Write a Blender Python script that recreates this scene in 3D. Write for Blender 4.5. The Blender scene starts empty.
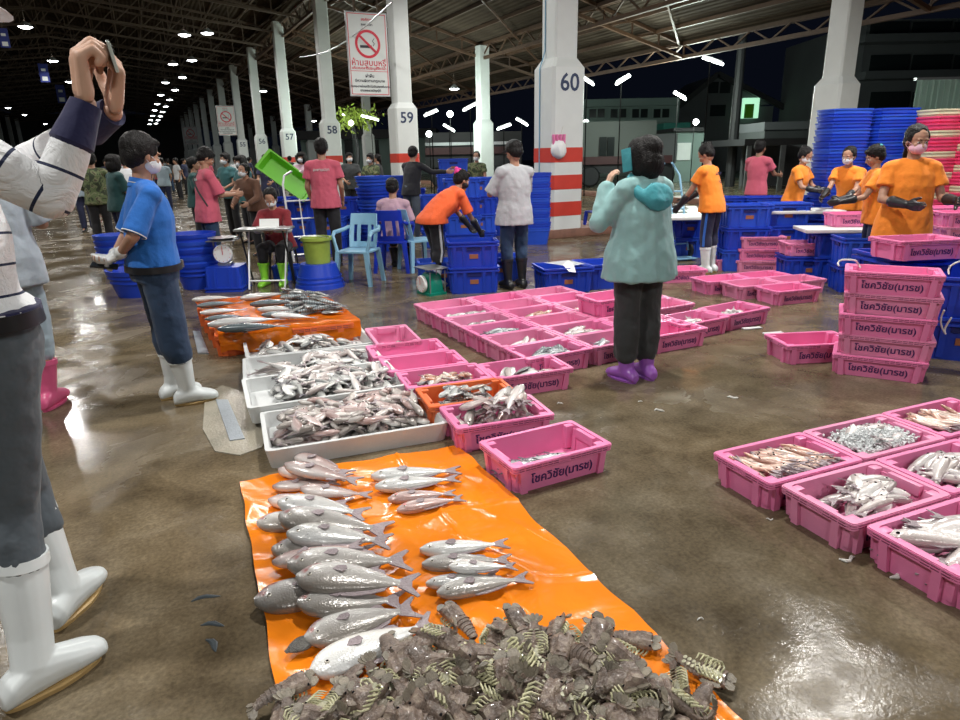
import bpy, bmesh, math, random
from mathutils import Vector, Matrix, Euler, noise
random.seed(7)
R = math.radians
V = Vector
scene = bpy.context.scene
COL = scene.collection

# ---------------------------------------------------------------- camera
CAM_H = 1.55
FPX = 660.0
PITCH = math.atan((360 - 155) / FPX)
ROLL = R(1.2)
_fw = V((0, math.cos(PITCH), -math.sin(PITCH)))
_up0 = V((0, math.sin(PITCH), math.cos(PITCH)))
_rt0 = V((1, 0, 0))
_rt = _rt0 * math.cos(ROLL) - _up0 * math.sin(ROLL)
_up = _up0 * math.cos(ROLL) + _rt0 * math.sin(ROLL)
cam_data = bpy.data.cameras.new('camera')
cam_data.sensor_width = 36
cam_data.lens = FPX / 960 * 36
cam_data.clip_end = 400
cam = bpy.data.objects.new('camera', cam_data)
COL.objects.link(cam)
m3 = Matrix((_rt, _up, -_fw)).transposed()
cam.matrix_world = Matrix.Translation((0, 0, CAM_H)) @ m3.to_4x4()
scene.camera = cam

# measuring helpers: where a sight line meets a height or a distance
def ray(x, y):
    return _fw + _rt * ((x - 480) / FPX) + _up * ((360 - y) / FPX)
def gz(x, y, z=0.0):
    d = ray(x, y); t = (z - CAM_H) / d.z
    return V((d.x * t, d.y * t, z))
def ay(x, y, Y):
    d = ray(x, y); t = Y / d.y
    return V((d.x * t, Y, CAM_H + d.z * t))

# building axes: u runs down the hall, v across it
HALL = R(26.3)
U = V((-math.sin(HALL), math.cos(HALL), 0))
W = V((math.cos(HALL), math.sin(HALL), 0))
def uv(u, v, z=0.0):
    return U * u + W * v + V((0, 0, z))
def av(x, y, v):
    d = ray(x, y); t = v / d.dot(W)
    return V((d.x * t, d.y * t, CAM_H + d.z * t))

# ---------------------------------------------------------------- world, exposure
world = bpy.data.worlds.new('night_sky'); scene.world = world
world.use_nodes = True
wb = world.node_tree.nodes['Background']
wb.inputs[0].default_value = (0.0016, 0.0022, 0.0045, 1)
wb.inputs[1].default_value = 1.0
scene.view_settings.view_transform = 'Standard'
scene.view_settings.look = 'None'
scene.view_settings.gamma = 1.0
scene.view_settings.use_curve_mapping = False
scene.view_settings.exposure = 0.45

# ---------------------------------------------------------------- lights (under the hall's own ceiling lamps)
def area_light(name, loc, power, size, col=(1.0, 0.97, 0.92), spread=None):
    l = bpy.data.lights.new(name, 'AREA'); l.shape = 'DISK'; l.size = size
    l.energy = power; l.color = col
    o = bpy.data.objects.new(name, l); COL.objects.link(o); o.location = loc
    return o
LAMP_H = 7.0
LAMPS = []            # (u, v, height) of every round ceiling lamp
for u_ in (-6.5, 4.0, 14.5, 24.9, 35.4, 45.8, 56.3, 66.6, 76.8, 86, 96, 106, 117): LAMPS.append((u_, 2.9, LAMP_H))
for u_ in (34.6, 43.8, 52.6, 61.8, 71.4, 80.0, 88.7, 97, 106, 115): LAMPS.append((u_, 3.8, LAMP_H))
for u_ in (-6.5, 3.0, 13.6, 24.6, 35.5, 46.3, 57.4, 68.0, 79.0): LAMPS.append((u_, -3.2, LAMP_H))
for u_ in (20, 40, 62, 84.5, 96, 117): LAMPS.append((u_, -10.5, LAMP_H))
for u_ in (4.6, 16.0, 46.9, 54.5): LAMPS.append((u_, 9.4 if u_ > 10 else 7.6, 6.4 if u_ > 10 else 6.2))
for u_ in (-4.0, 3.5, 34.6, 56.2, 66.8): LAMPS.append((u_, 15.9 if u_ > 9 else 12.6, 4.95 if u_ > 9 else 5.3))
LIGHT_POWER = 245
for (u_, v_, h_) in LAMPS:
    if u_ < 50 and v_ > -12:
        area_light('ceiling_lamp_light', uv(u_, v_, h_ - 0.34), LIGHT_POWER * (1.0 if u_ < 18 else (0.75 if u_ < 30 else 0.4)), 0.42)

# ---------------------------------------------------------------- materials
def newmat(name):
    m = bpy.data.materials.new(name); m.use_nodes = True
    return m, m.node_tree, m.node_tree.nodes['Principled BSDF']
def setp(b, **k):
    for n, v in k.items():
        n = {'col': 'Base Color', 'rough': 'Roughness', 'metal': 'Metallic', 'spec': 'Specular IOR Level',
             'sss': 'Subsurface Weight', 'coat': 'Coat Weight', 'emis': 'Emission Strength', 'ecol': 'Emission Color',
             'alpha': 'Alpha', 'trans': 'Transmission Weight', 'sheen': 'Sheen Weight', 'coatr': 'Coat Roughness'}[n]
        b.inputs[n].default_value = (*v, 1) if isinstance(v, tuple) else v
def mat(name, col, rough=0.5, var=0.08, nscale=6.0, bump=0.0, bscale=40.0, **k):
    """plain procedural material: base colour broken by noise, optional bump"""
    m, t, b = newmat(name)
    setp(b, col=col, rough=rough, **k)
    tc = t.nodes.new('ShaderNodeTexCoord')
    if var > 0:
        n = t.nodes.new('ShaderNodeTexNoise'); n.inputs['Scale'].default_value = nscale; n.inputs['Detail'].default_value = 4
        r = t.nodes.new('ShaderNodeMapRange'); r.inputs[3].default_value = 1 - var * 2; r.inputs[4].default_value = 1 + var
        mx = t.nodes.new('ShaderNodeMix'); mx.data_type = 'RGBA'; mx.blend_type = 'MULTIPLY'; mx.inputs[0].default_value = 1
        mx.inputs[6].default_value = (*col, 1)
        t.links.new(tc.outputs['Object'], n.inputs['Vector']); t.links.new(n.outputs[0], r.inputs[0])
        t.links.new(r.outputs[0], mx.inputs[7]); t.links.new(mx.outputs[2], b.inputs['Base Color'])
    if bump > 0:
        n2 = t.nodes.new('ShaderNodeTexNoise'); n2.inputs['Scale'].default_value = bscale; n2.inputs['Detail'].default_value = 3
        bp = t.nodes.new('ShaderNodeBump'); bp.inputs['Strength'].default_value = bump; bp.inputs['Distance'].default_value = 0.02
        t.links.new(tc.outputs['Object'], n2.inputs['Vector']); t.links.new(n2.outputs[0], bp.inputs['Height'])
        t.links.new(bp.outputs[0], b.inputs['Normal'])
    return m
def emat(name, col, strength):
    m, t, b = newmat(name); setp(b, col=(0.8, 0.8, 0.8), ecol=col, emis=strength, rough=0.4)
    return m
def ramp(t, fac, stops):
    r = t.nodes.new('ShaderNodeValToRGB')
    while len(r.color_ramp.elements) > 1: r.color_ramp.elements.remove(r.color_ramp.elements[-1])
    r.color_ramp.elements[0].position = stops[0][0]; r.color_ramp.elements[0].color = (*stops[0][1], 1)
    for p, c in stops[1:]:
        e = r.color_ramp.elements.new(p); e.color = (*c, 1)
    if fac is not None: t.links.new(fac, r.inputs[0])
    return r
def tnoise(t, vec, scale, detail=4, rough=0.5, dist=0.0):
    n = t.nodes.new('ShaderNodeTexNoise'); n.inputs['Scale'].default_value = scale; n.inputs['Detail'].default_value = detail
    n.inputs['Roughness'].default_value = rough; n.inputs['Distortion'].default_value = dist
    if vec is not None: t.links.new(vec, n.inputs['Vector'])
    return n

def floor_material():
    m, t, b = newmat('wet_concrete')
    tc = t.nodes.new('ShaderNodeTexCoord'); o = tc.outputs['Object']
    big = tnoise(t, o, 0.55, 4, 0.55); mid = tnoise(t, o, 3.2, 6, 0.62, 0.4); fine = tnoise(t, o, 60, 4, 0.6)
    speck = t.nodes.new('ShaderNodeTexVoronoi'); speck.inputs['Scale'].default_value = 95; t.links.new(o, speck.inputs['Vector'])
    base = ramp(t, mid.outputs[0], [(0.28, (0.078, 0.060, 0.036)), (0.5, (0.150, 0.120, 0.076)), (0.72, (0.225, 0.188, 0.128))])
    tint = ramp(t, big.outputs[0], [(0.35, (0.72, 0.72, 0.74)), (0.6, (1.05, 1.0, 0.95))])
    m1 = t.nodes.new('ShaderNodeMix'); m1.data_type = 'RGBA'; m1.blend_type = 'MULTIPLY'; m1.inputs[0].default_value = 1
    t.links.new(base.outputs[0], m1.inputs[6]); t.links.new(tint.outputs[0], m1.inputs[7])
    fr = ramp(t, fine.outputs[0], [(0.33, (0.74, 0.74, 0.74)), (0.55, (1, 1, 1)), (0.75, (1.25, 1.24, 1.2))])
    m2 = t.nodes.new('ShaderNodeMix'); m2.data_type = 'RGBA'; m2.blend_type = 'MULTIPLY'; m2.inputs[0].default_value = 1
    t.links.new(m1.outputs[2], m2.inputs[6]); t.links.new(fr.outputs[0], m2.inputs[7])
    # pale aggregate and fish scales scattered on the concrete
    sr = ramp(t, speck.outputs['Distance'], [(0.0, (1, 1, 1)), (0.055, (0, 0, 0))])
    gate = ramp(t, tnoise(t, o, 7, 3).outputs[0], [(0.52, (0, 0, 0)), (0.66, (0.75, 0.75, 0.75))])
    mm = t.nodes.new('ShaderNodeMath'); mm.operation = 'MULTIPLY'
    t.links.new(sr.outputs[0], mm.inputs[0]); t.links.new(gate.outputs[0], mm.inputs[1])
    m3_ = t.nodes.new('ShaderNodeMix'); m3_.data_type = 'RGBA'
    t.links.new(mm.outputs[0], m3_.inputs[0]); t.links.new(m2.outputs[2], m3_.inputs[6]); m3_.inputs[7].default_value = (0.6, 0.58, 0.52, 1)
    t.links.new(m3_.outputs[2], b.inputs['Base Color'])
    # water film: puddles smooth, the rest rough
    pud = tnoise(t, o, 1.3, 5, 0.6, 0.6)
    rr = ramp(t, pud.outputs[0], [(0.34, (0.06, 0.06, 0.06)), (0.5, (0.16, 0.16, 0.16)), (0.66, (0.42, 0.42, 0.42))])
    t.links.new(rr.outputs[0], b.inputs['Roughness'])
    b.inputs['Specular IOR Level'].default_value = 0.18
    bw = ramp(t, pud.outputs[0], [(0.38, (0.05, 0.05, 0.05)), (0.6, (1, 1, 1))])
    rip = tnoise(t, o, 16, 3, 0.5)
    mixh = t.nodes.new('ShaderNodeMath'); mixh.operation = 'MULTIPLY'
    t.links.new(fine.outputs[0], mixh.inputs[0]); t.links.new(bw.outputs[0], mixh.inputs[1])
    add = t.nodes.new('ShaderNodeMath'); add.operation = 'MULTIPLY_ADD'; add.inputs[1].default_value = 0.28
    t.links.new(rip.outputs[0], add.inputs[0]); t.links.new(mixh.outputs[0], add.inputs[2])
    bp = t.nodes.new('ShaderNodeBump'); bp.inputs['Strength'].default_value = 0.26; bp.inputs['Distance'].default_value = 0.006
    t.links.new(add.outputs[0], bp.inputs['Height']); t.links.new(bp.outputs[0], b.inputs['Normal'])
    return m
M = {}
M['floor'] = floor_material()
M['curb'] = mat('curb_concrete', (0.26, 0.13, 0.09), 0.6, 0.25, 9, 0.3, 60)
M['white_paint'] = mat('white_column_paint', (0.72, 0.76, 0.74), 0.45, 0.07, 2.5, 0.05, 30)
M['red_paint'] = mat('red_paint', (0.62, 0.055, 0.035), 0.4, 0.08, 5)
M['number_paint'] = mat('navy_stencil_paint', (0.03, 0.05, 0.12), 0.5, 0.1, 20)
M['steel'] = mat('rusty_steel', (0.105, 0.055, 0.03), 0.55, 0.25, 5)
M['steel_dark'] = mat('dark_steel', (0.12, 0.085, 0.06), 0.6, 0.2, 5)
M['steel_yellow'] = mat('yellow_steel', (0.5, 0.36, 0.05), 0.5, 0.15, 5)
def roof_material():
    m, t, b = newmat('corrugated_roof')
    tc = t.nodes.new('ShaderNodeTexCoord')
    n = tnoise(t, tc.outputs['Object'], 0.8, 4)
    c = ramp(t, n.outputs[0], [(0.3, (0.042, 0.032, 0.024)), (0.7, (0.078, 0.060, 0.045))])
    t.links.new(c.outputs[0], b.inputs['Base Color']); b.inputs['Roughness'].default_value = 0.95; b.inputs['Specular IOR Level'].default_value = 0.05
    w = t.nodes.new('ShaderNodeTexWave'); w.inputs['Scale'].default_value = 1.6; w.bands_direction = 'X'
    t.links.new(tc.outputs['Object'], w.inputs['Vector'])
    bp = t.nodes.new('ShaderNodeBump'); bp.inputs['Strength'].default_value = 0.7; bp.inputs['Distance'].default_value = 0.05
    t.links.new(w.outputs[1], bp.inputs['Height']); t.links.new(bp.outputs[0], b.inputs['Normal'])
    return m
M['roof'] = roof_material()
M['lamp_glow'] = emat('lamp_glow', (0.93, 0.97, 1.0), 18)
M['lamp_glow_near'] = emat('lamp_glow_near', (0.93, 0.97, 1.0), 45)
M['tube_glow'] = emat('fluorescent_tube', (0.9, 1.0, 0.95), 9)
M['lamp_shade'] = mat('lamp_shade_metal', (0.55, 0.56, 0.56), 0.4, 0.05)
M['pink'] = mat('pink_plastic', (0.82, 0.225, 0.45), 0.38, 0.05, 4, 0.04, 25)
M['pink_b'] = mat('pink_plastic_worn', (0.78, 0.27, 0.46), 0.42, 0.08, 6, 0.05, 25)
M['pink_red'] = mat('red_pink_plastic', (0.72, 0.05, 0.16), 0.4, 0.06, 4)
M['cream_plastic'] = mat('cream_plastic', (0.62, 0.60, 0.42), 0.4, 0.06, 4)
M['slot'] = mat('dark_slot', (0.16, 0.02, 0.06), 0.7, 0.0)
M['orange_plastic'] = mat('orange_plastic', (0.78, 0.16, 0.04), 0.4, 0.06, 5)
M['blue'] = mat('blue_plastic', (0.013, 0.055, 0.52), 0.36, 0.1, 3, 0.04, 20)
M['blue_b'] = mat('blue_plastic_faded', (0.02, 0.085, 0.60), 0.4, 0.1, 3, 0.04, 20)
M['blue_slot'] = mat('dark_blue_slot', (0.004, 0.012, 0.14), 0.6, 0.0)
M['light_blue'] = mat('light_blue_plastic', (0.23, 0.45, 0.62), 0.35, 0.06, 4)
M['chair_blue'] = mat('chair_blue_plastic', (0.012, 0.04, 0.5), 0.33, 0.06, 4)
M['ink'] = mat('purple_ink', (0.055, 0.012, 0.12), 0.5, 0.1, 30)
M['tag_red'] = mat('brown_tag', (0.42, 0.16, 0.08), 0.6, 0.1, 30)
M['styro'] = mat('polystyrene', (0.66, 0.68, 0.68), 0.55, 0.08, 7, 0.06, 60)
M['board'] = mat('white_board', (0.72, 0.74, 0.72), 0.35, 0.06, 4)
M['white_metal'] = mat('white_metal', (0.7, 0.72, 0.74), 0.3, 0.05, metal=0.2)
M['grey_metal'] = mat('grey_metal', (0.42, 0.44, 0.45), 0.3, 0.1, 8, metal=0.8)
M['dark_metal'] = mat('dark_metal', (0.03, 0.032, 0.035), 0.4, 0.1, 8, metal=0.4)
M['green_metal'] = mat('green_enamel', (0.0, 0.22, 0.15), 0.3, 0.08, 6)
M['green_plastic'] = mat('lime_plastic', (0.18, 0.62, 0.03), 0.4, 0.08, 4)
M['lime_bucket'] = mat('dull_lime_plastic', (0.32, 0.44, 0.07), 0.45, 0.25, 7)
M['dial'] = mat('dial_white', (0.85, 0.87, 0.86), 0.3, 0.02)
M['pole_matt'] = mat('matt_pole_paint', (0.01, 0.01, 0.01), 1.0, 0.0, spec=0.0)
M['black'] = mat('black_plastic', (0.012, 0.012, 0.014), 0.35, 0.0)
M['glass'] = mat('glass_screen', (0.02, 0.025, 0.03), 0.08, 0.0)
M['clear'] = mat('clear_edge', (0.55, 0.62, 0.58), 0.1, 0.0)
M['sign_white'] = mat('sign_white', (0.66, 0.70, 0.68), 0.4, 0.06, 3)
M['sign_red'] = mat('sign_red', (0.62, 0.03, 0.06), 0.4, 0.05)
M['sign_ink'] = mat('sign_ink', (0.03, 0.03, 0.04), 0.4, 0.0)
M['paper'] = mat('paper', (0.85, 0.87, 0.86), 0.7, 0.02)
M['rope'] = mat('white_rope', (0.75, 0.75, 0.70), 0.7, 0.1, 30)
M['grate'] = mat('galvanised_grate', (0.34, 0.38, 0.42), 0.38, 0.15, 12, 0.1, 70, metal=0.35)
M['pale_slab'] = mat('pale_wet_cement', (0.36, 0.33, 0.26), 0.2, 0.25, 5, 0.15, 60)
def tarp_material(name, col):
    m, t, b = newmat(name)
    setp(b, col=col, rough=0.22, spec=0.6)
    tc = t.nodes.new('ShaderNodeTexCoord')
    n1 = tnoise(t, tc.outputs['Object'], 3.5, 3, 0.5, 1.2); n2 = tnoise(t, tc.outputs['Object'], 3.0, 4, 0.55, 0.8)
    c = ramp(t, n1.outputs[0], [(0.3, tuple(x * 0.86 for x in col)), (0.7, col)])
    t.links.new(c.outputs[0], b.inputs['Base Color'])
    bp = t.nodes.new('ShaderNodeBump'); bp.inputs['Strength'].default_value = 0.6; bp.inputs['Distance'].default_value = 0.02
    t.links.new(n2.outputs[0], bp.inputs['Height']); t.links.new(bp.outputs[0], b.inputs['Normal'])
    return m
M['tarp'] = tarp_material('orange_tarp', (0.93, 0.25, 0.01))

# ---------------------------------------------------------------- mesh helpers
WS = bpy.data.scenes.new('workshop')      # modifiers are evaluated here, removed at the end
def ws_graph():
    with bpy.context.temp_override(scene=WS, view_layer=WS.view_layers[0]):
        dg = bpy.context.evaluated_depsgraph_get(); dg.update()
    return dg
def add_box(bm, c, s, rot=None, bevel=0.0):
    r = bmesh.ops.create_cube(bm, size=1.0)
    vs = r['verts']
    bmesh.ops.scale(bm, vec=s, verts=vs)
    if bevel > 0:
        es = list({e for v in vs for e in v.link_edges})
        rb = bmesh.ops.bevel(bm, geom=es, offset=bevel, segments=2, affect='EDGES', profile=0.6)
        vs = list({v for f in rb['faces'] for v in f.verts} | {v for v in vs if v.is_valid})
    if rot is not None:
        bmesh.ops.transform(bm, matrix=rot.to_4x4(), verts=vs)
    bmesh.ops.translate(bm, vec=V(c), verts=vs)
    return vs
def loft(bm, rings, cap=True, closed=True):
    """rings: list of lists of points, same length"""
    vr = [[bm.verts.new(p) for p in r] for r in rings]
    n = len(vr[0])
    for a, b in zip(vr[:-1], vr[1:]):
        for i in range(n if closed else n - 1):
            j = (i + 1) % n
            try: bm.faces.new((a[i], a[j], b[j], b[i]))
            except ValueError: pass
    if cap:
        try: bm.faces.new(list(reversed(vr[0])))
        except ValueError: pass
        try: bm.faces.new(vr[-1])
        except ValueError: pass
    return vr
def frame_of(d, hint=V((0, 0, 1))):
    d = d.normalized()
    if abs(d.dot(hint)) > 0.98: hint = V((0, 1, 0))
    x = hint.cross(d).normalized(); y = d.cross(x).normalized()
    return x, y
def add_tube(bm, pts, r, n=8, cap=True):
    pts = [V(p) for p in pts]; rings = []
    rr = r if isinstance(r, (list, tuple)) else [r] * len(pts)
    hx = None
    for i, p in enumerate(pts):
        d = (pts[min(i + 1, len(pts) - 1)] - pts[max(i - 1, 0)])
        x, y = frame_of(d)
        if hx is not None:
            x = (hx - d.normalized() * hx.dot(d.normalized())).normalized(); y = d.normalized().cross(x)
        hx = x
        rings.append([p + (x * math.cos(2 * math.pi * k / n) + y * math.sin(2 * math.pi * k / n)) * rr[i] for k in range(n)])
    return loft(bm, rings, cap)
def add_cap(bm, p0, p1, r0, r1, n=10, e=3):
    """tapered capsule with round ends"""
    p0 = V(p0); p1 = V(p1); d = p1 - p0
    if d.length < 1e-6: d = V((0, 0, 1e-4)); p1 = p0 + d
    dn = d.normalized(); x, y = frame_of(dn); rings = []
    for k in range(e):
        a = math.pi / 2 * (1 - (k + 0.15) / e)
        rings.append((p0 - dn * r0 * math.sin(a), r0 * math.cos(a)))
    rings.append((p0, r0)); rings.append((p1, r1))
    for k in range(e - 1, -1, -1):
        a = math.pi / 2 * (1 - (k + 0.15) / e)
        rings.append((p1 + dn * r1 * math.sin(a), r1 * math.cos(a)))
    loft(bm, [[c + (x * math.cos(2 * math.pi * j / n) + y * math.sin(2 * math.pi * j / n)) * r for j in range(n)] for c, r in rings])
def add_ell(bm, c, r, rot=None, seg=16, rings=10):
    q = bmesh.ops.create_uvsphere(bm, u_segments=seg, v_segments=rings, radius=1.0)
    vs = q['verts']
    bmesh.ops.scale(bm, vec=V(r), verts=vs)
    if rot is not None: bmesh.ops.transform(bm, matrix=rot.to_4x4(), verts=vs)
    bmesh.ops.translate(bm, vec=V(c), verts=vs)
    return vs
def add_lathe(bm, prof, c=(0, 0, 0), n=24, sx=1.0, sy=1.0, cap=False):
    """prof: list of (radius, z); a thin shell or solid of revolution"""
    rings = [[V((c[0] + r * sx * math.cos(2 * math.pi * k / n), c[1] + r * sy * math.sin(2 * math.pi * k / n), c[2] + z)) for k in range(n)] for r, z in prof]
    return loft(bm, rings, cap)
def mesh_of(bm, name, m=None, smooth=True, angle=None):
    bmesh.ops.recalc_face_normals(bm, faces=bm.faces)
    me = bpy.data.meshes.new(name); bm.to_mesh(me); bm.free()
    if m is not None: me.materials.append(m)
    if smooth:
        me.polygons.foreach_set('use_smooth', [True] * len(me.polygons))
        if angle is not None:
            me.set_sharp_from_angle(angle=R(angle))
    return me
def link(o, parent=None):
    COL.objects.link(o)
    if parent is not None: o.parent = parent
    return o
def obj(name, bm, m, parent=None, smooth=True, angle=35, loc=None):
    me = mesh_of(bm, name, m, smooth, angle)
    o = bpy.data.objects.new(name, me)
    if loc is not None: o.location = loc
    return link(o, parent)
def tag(o, label=None, cat=None, group=None, kind=None):
    if label: o['label'] = label
    if cat: o['category'] = cat
    if group: o['group'] = group
    if kind: o['kind'] = kind
    return o
def empty(name, loc=(0, 0, 0), rz=0.0, label=None, cat=None, group=None, kind=None):
    o = bpy.data.objects.new(name, None); o.empty_display_size = 0.1
    o.location = loc; o.rotation_euler = (0, 0, rz); COL.objects.link(o)
    return tag(o, label, cat, group, kind)
def copy_tree(o, parent=None, keep=True):
    c = o.copy(); COL.objects.link(c)
    if parent is not None: c.parent = parent
    for ch in list(o.children):
        copy_tree(ch, c)
    return c
PROTO_USED = set()
def place(proto, loc, rot=None, label=None, cat=None, group=None, scale=None, flip=False):
    """the first placing moves the prototype itself, later ones copy it"""
    if proto.name in PROTO_USED: o = copy_tree(proto)
    else:
        PROTO_USED.add(proto.name); o = proto
    key = o.name
    o.location = loc
    if rot is not None:
        if isinstance(rot, (int, float)): o.rotation_euler = (0, 0, rot)
        else: o.rotation_euler = rot
    if scale is not None: o.scale = scale if isinstance(scale, (tuple, list)) else (scale,) * 3
    for k, v in (('label', label), ('category', cat), ('group', group)):
        if v: o[k] = v
        elif k == 'group' and k in o: del o[k]
    return o
def text_mesh(name, body, size, extrude=0.0008, align='CENTER', bold=0.0):
    c = bpy.data.curves.new(name, 'FONT'); c.body = body; c.size = size; c.extrude = extrude
    c.align_x = align; c.align_y = 'CENTER'; c.offset = bold
    c.resolution_u = 3
    o = bpy.data.objects.new(name, c); WS.collection.objects.link(o)
    dg = ws_graph()
    me = bpy.data.meshes.new_from_object(o.evaluated_get(dg)); me.name = name
    bpy.data.objects.remove(o); bpy.data.curves.remove(c)
    me.materials.clear()
    return me
def text_obj(name, me, m, parent, loc, rot):
    me2 = me
    if not me2.materials: me2.materials.append(m)
    o = bpy.data.objects.new(name, me2); o.location = loc; o.rotation_euler = rot
    return link(o, parent)
def remesh(bm, name, voxel, m, smooth_it=4, factor=0.5, fine=None):
    """union of overlapping closed shapes as one continuous surface; 'fine' is a second bmesh joined at a finer voxel"""
    def one(b, vx):
        me = bpy.data.meshes.new(name + '_raw'); bmesh.ops.recalc_face_normals(b, faces=b.faces); b.to_mesh(me); b.free()
        o = bpy.data.objects.new(name, me); WS.collection.objects.link(o)
        r = o.modifiers.new('r', 'REMESH'); r.mode = 'VOXEL'; r.voxel_size = vx; r.use_smooth_shade = True
        s = o.modifiers.new('s', 'SMOOTH'); s.iterations = smooth_it; s.factor = factor
        dg = ws_graph()
        out = bpy.data.meshes.new_from_object(o.evaluated_get(dg))
        bpy.data.objects.remove(o); bpy.data.meshes.remove(me)
        return out
    me = one(bm, voxel)
    if fine is not None:
        me2 = one(fine[0], fine[1])
        b = bmesh.new(); b.from_mesh(me); b.from_mesh(me2); bpy.data.meshes.remove(me); bpy.data.meshes.remove(me2)
        me = bpy.data.meshes.new(name); b.to_mesh(me); b.free()
    me.name = name
    me.materials.clear()
    if m is not None: me.materials.append(m)
    me.polygons.foreach_set('use_smooth', [True] * len(me.polygons))
    return me
def mobj(name, me, parent=None, loc=None):
    o = bpy.data.objects.new(name, me)
    if loc is not None: o.location = loc
    return link(o, parent)
def grid_mesh(x0, x1, y0, y1, nx, ny, f):
    bm = bmesh.new()
    vs = [[bm.verts.new(f(x0 + (x1 - x0) * i / nx, y0 + (y1 - y0) * j / ny)) for i in range(nx + 1)] for j in range(ny + 1)]
    for j in range(ny):
        for i in range(nx):
            bm.faces.new((vs[j][i], vs[j][i + 1], vs[j + 1][i + 1], vs[j + 1][i]))
    return bm
HROT = HALL     # z rotation that turns local x onto W (across) and local y onto U (down the hall)
# ================================================================ structure
bm = bmesh.new(); add_box(bm, (0, 0, -0.1), (56, 150, 0.2))
o = obj('floor', bm, M['floor'], smooth=False); o.location = uv(55, 3, 0); o.rotation_euler = (0, 0, HROT); tag(o, kind='structure')
# the ground outside the market beyond the low kerb
M['asphalt'] = mat('dark_asphalt', (0.035, 0.037, 0.04), 0.5, 0.2, 3, 0.1, 40)
bm = bmesh.new(); add_box(bm, (0, 0, -0.14), (90, 200, 0.2))
o = obj('floor_yard', bm, M['asphalt'], smooth=False); o.location = uv(60, 75, 0); o.rotation_euler = (0, 0, HROT); tag(o, kind='structure')

# kerb along the outer column row and the raised plinth under column sixty
bm = bmesh.new()
add_box(bm, (0.15, 0.35, 0.08), (1.9, 1.9, 0.16), bevel=0.02)
o = obj('trim_1', bm, M['curb']); o.location = uv(11.3, 7.35); o.rotation_euler = (0, 0, HROT); tag(o, kind='structure')
bm = bmesh.new(); add_box(bm, (0, 0, 0.08), (0.5, 120, 0.16), bevel=0.02)
o = obj('trim_2', bm, M['curb']); o.location = uv(60, 15.2); o.rotation_euler = (0, 0, HROT); tag(o, kind='structure')

# ---- roof: two decks over the hall and the lower wing deck on the right
def roof_deck(name, pts, u0, u1, thick=0.06):
    bm = bmesh.new()
    rings = []
    n = 1
    for uu in (u0, u1):
        ring = [V((v, uu, z)) for v, z in pts] + [V((v, uu, z + thick)) for v, z in reversed(pts)]
        rings.append(ring)
    loft(bm, rings)
    o = obj(name, bm, M['roof'], smooth=False); o.rotation_euler = (0, 0, HROT)
    return tag(o, kind='structure')
RZ = lambda v: 8.3 if False else None
def deck_z(v):
    if v > 7.5: return 7.95 - (v - 7.5) * 0.262      # lower wing
    if v > -3.5: return 8.6 + (7.5 - v) * 0.16
    return 8.6 + 11 * 0.16 - (-3.5 - v) * 0.16
roof_deck('ceiling', [(7.5, deck_z(7.4)), (-3.5, deck_z(-3.5)), (-14.5, deck_z(-14.5))], -22, 130)
roof_deck('ceiling_wing', [(18.2, deck_z(18.2)), (7.0, 8.08)], -22, 130)
roof_deck('ceiling_left', [(-14.0, 8.0), (-25, 5.6)], -22, 130)
# fascia beam that closes the step between hall roof and wing roof
bm = bmesh.new(); add_box(bm, (7.45, 54, 8.3), (0.12, 152, 0.8))
o = obj('trim_3', bm, M['steel_dark'], smooth=False); o.rotation_euler = (0, 0, HROT); tag(o, kind='structure')
# far end wall of the hall and the dark wall at the far left
M['far_wall'] = mat('far_wall_paint', (0.20, 0.23, 0.22), 0.7, 0.15, 1.0)
M['dark_wall'] = mat('dark_wall_paint', (0.05, 0.055, 0.055), 0.7, 0.15, 1.0)
bm = bmesh.new(); add_box(bm, (-9, 128, 4.5), (36, 0.3, 9.0))
o = obj('wall_far', bm, M['dark_wall'], smooth=False); o.rotation_euler = (0, 0, HROT); tag(o, kind='structure')
bm = bmesh.new(); add_box(bm, (-25, 54, 3), (0.3, 150, 6.0))
o = obj('wall_left', bm, M['far_wall'], smooth=False); o.rotation_euler = (0, 0, HROT); tag(o, kind='structure')

# ---- columns
def ngon_ring(w, d, z, ch=0.05):
    a, b = w / 2, d / 2
    return [V((a - ch, -b, z)), V((a, -b + ch, z)), V((a, b - ch, z)), V((a - ch, b, z)), V((-a + ch, b, z)), V((-a, b - ch, z)), V((-a, -b + ch, z)), V((-a + ch, -b, z))]
def column_meshes(ped_h, top, wp=0.70, ws=0.48):
    bm = bmesh.new(); loft(bm, [ngon_ring(wp, wp, 0.02), ngon_ring(wp, wp, ped_h - 0.16), ngon_ring(ws + 0.03, ws + 0.03, ped_h)])
    ped = mesh_of(bm, 'pedestal', M['white_paint'], True, 25)
    bm = bmesh.new(); loft(bm, [ngon_ring(ws, ws, ped_h - 0.05, 0.03), ngon_ring(ws, ws, top, 0.03)])
    sh = mesh_of(bm, 'shaft', M['white_paint'], True, 25)
    bm = bmesh.new(); loft(bm, [ngon_ring(wp + 0.012, wp + 0.012, 0), ngon_ring(wp + 0.012, wp + 0.012, 0.26)])
    band = mesh_of(bm, 'red_band', M['red_paint'], True, 25)
    return ped, sh, band
PED, SHAFT, BAND = column_meshes(3.05, 8.0)
PEDO, SHAFTO, _b = column_meshes(3.05, 6.05)
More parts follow.
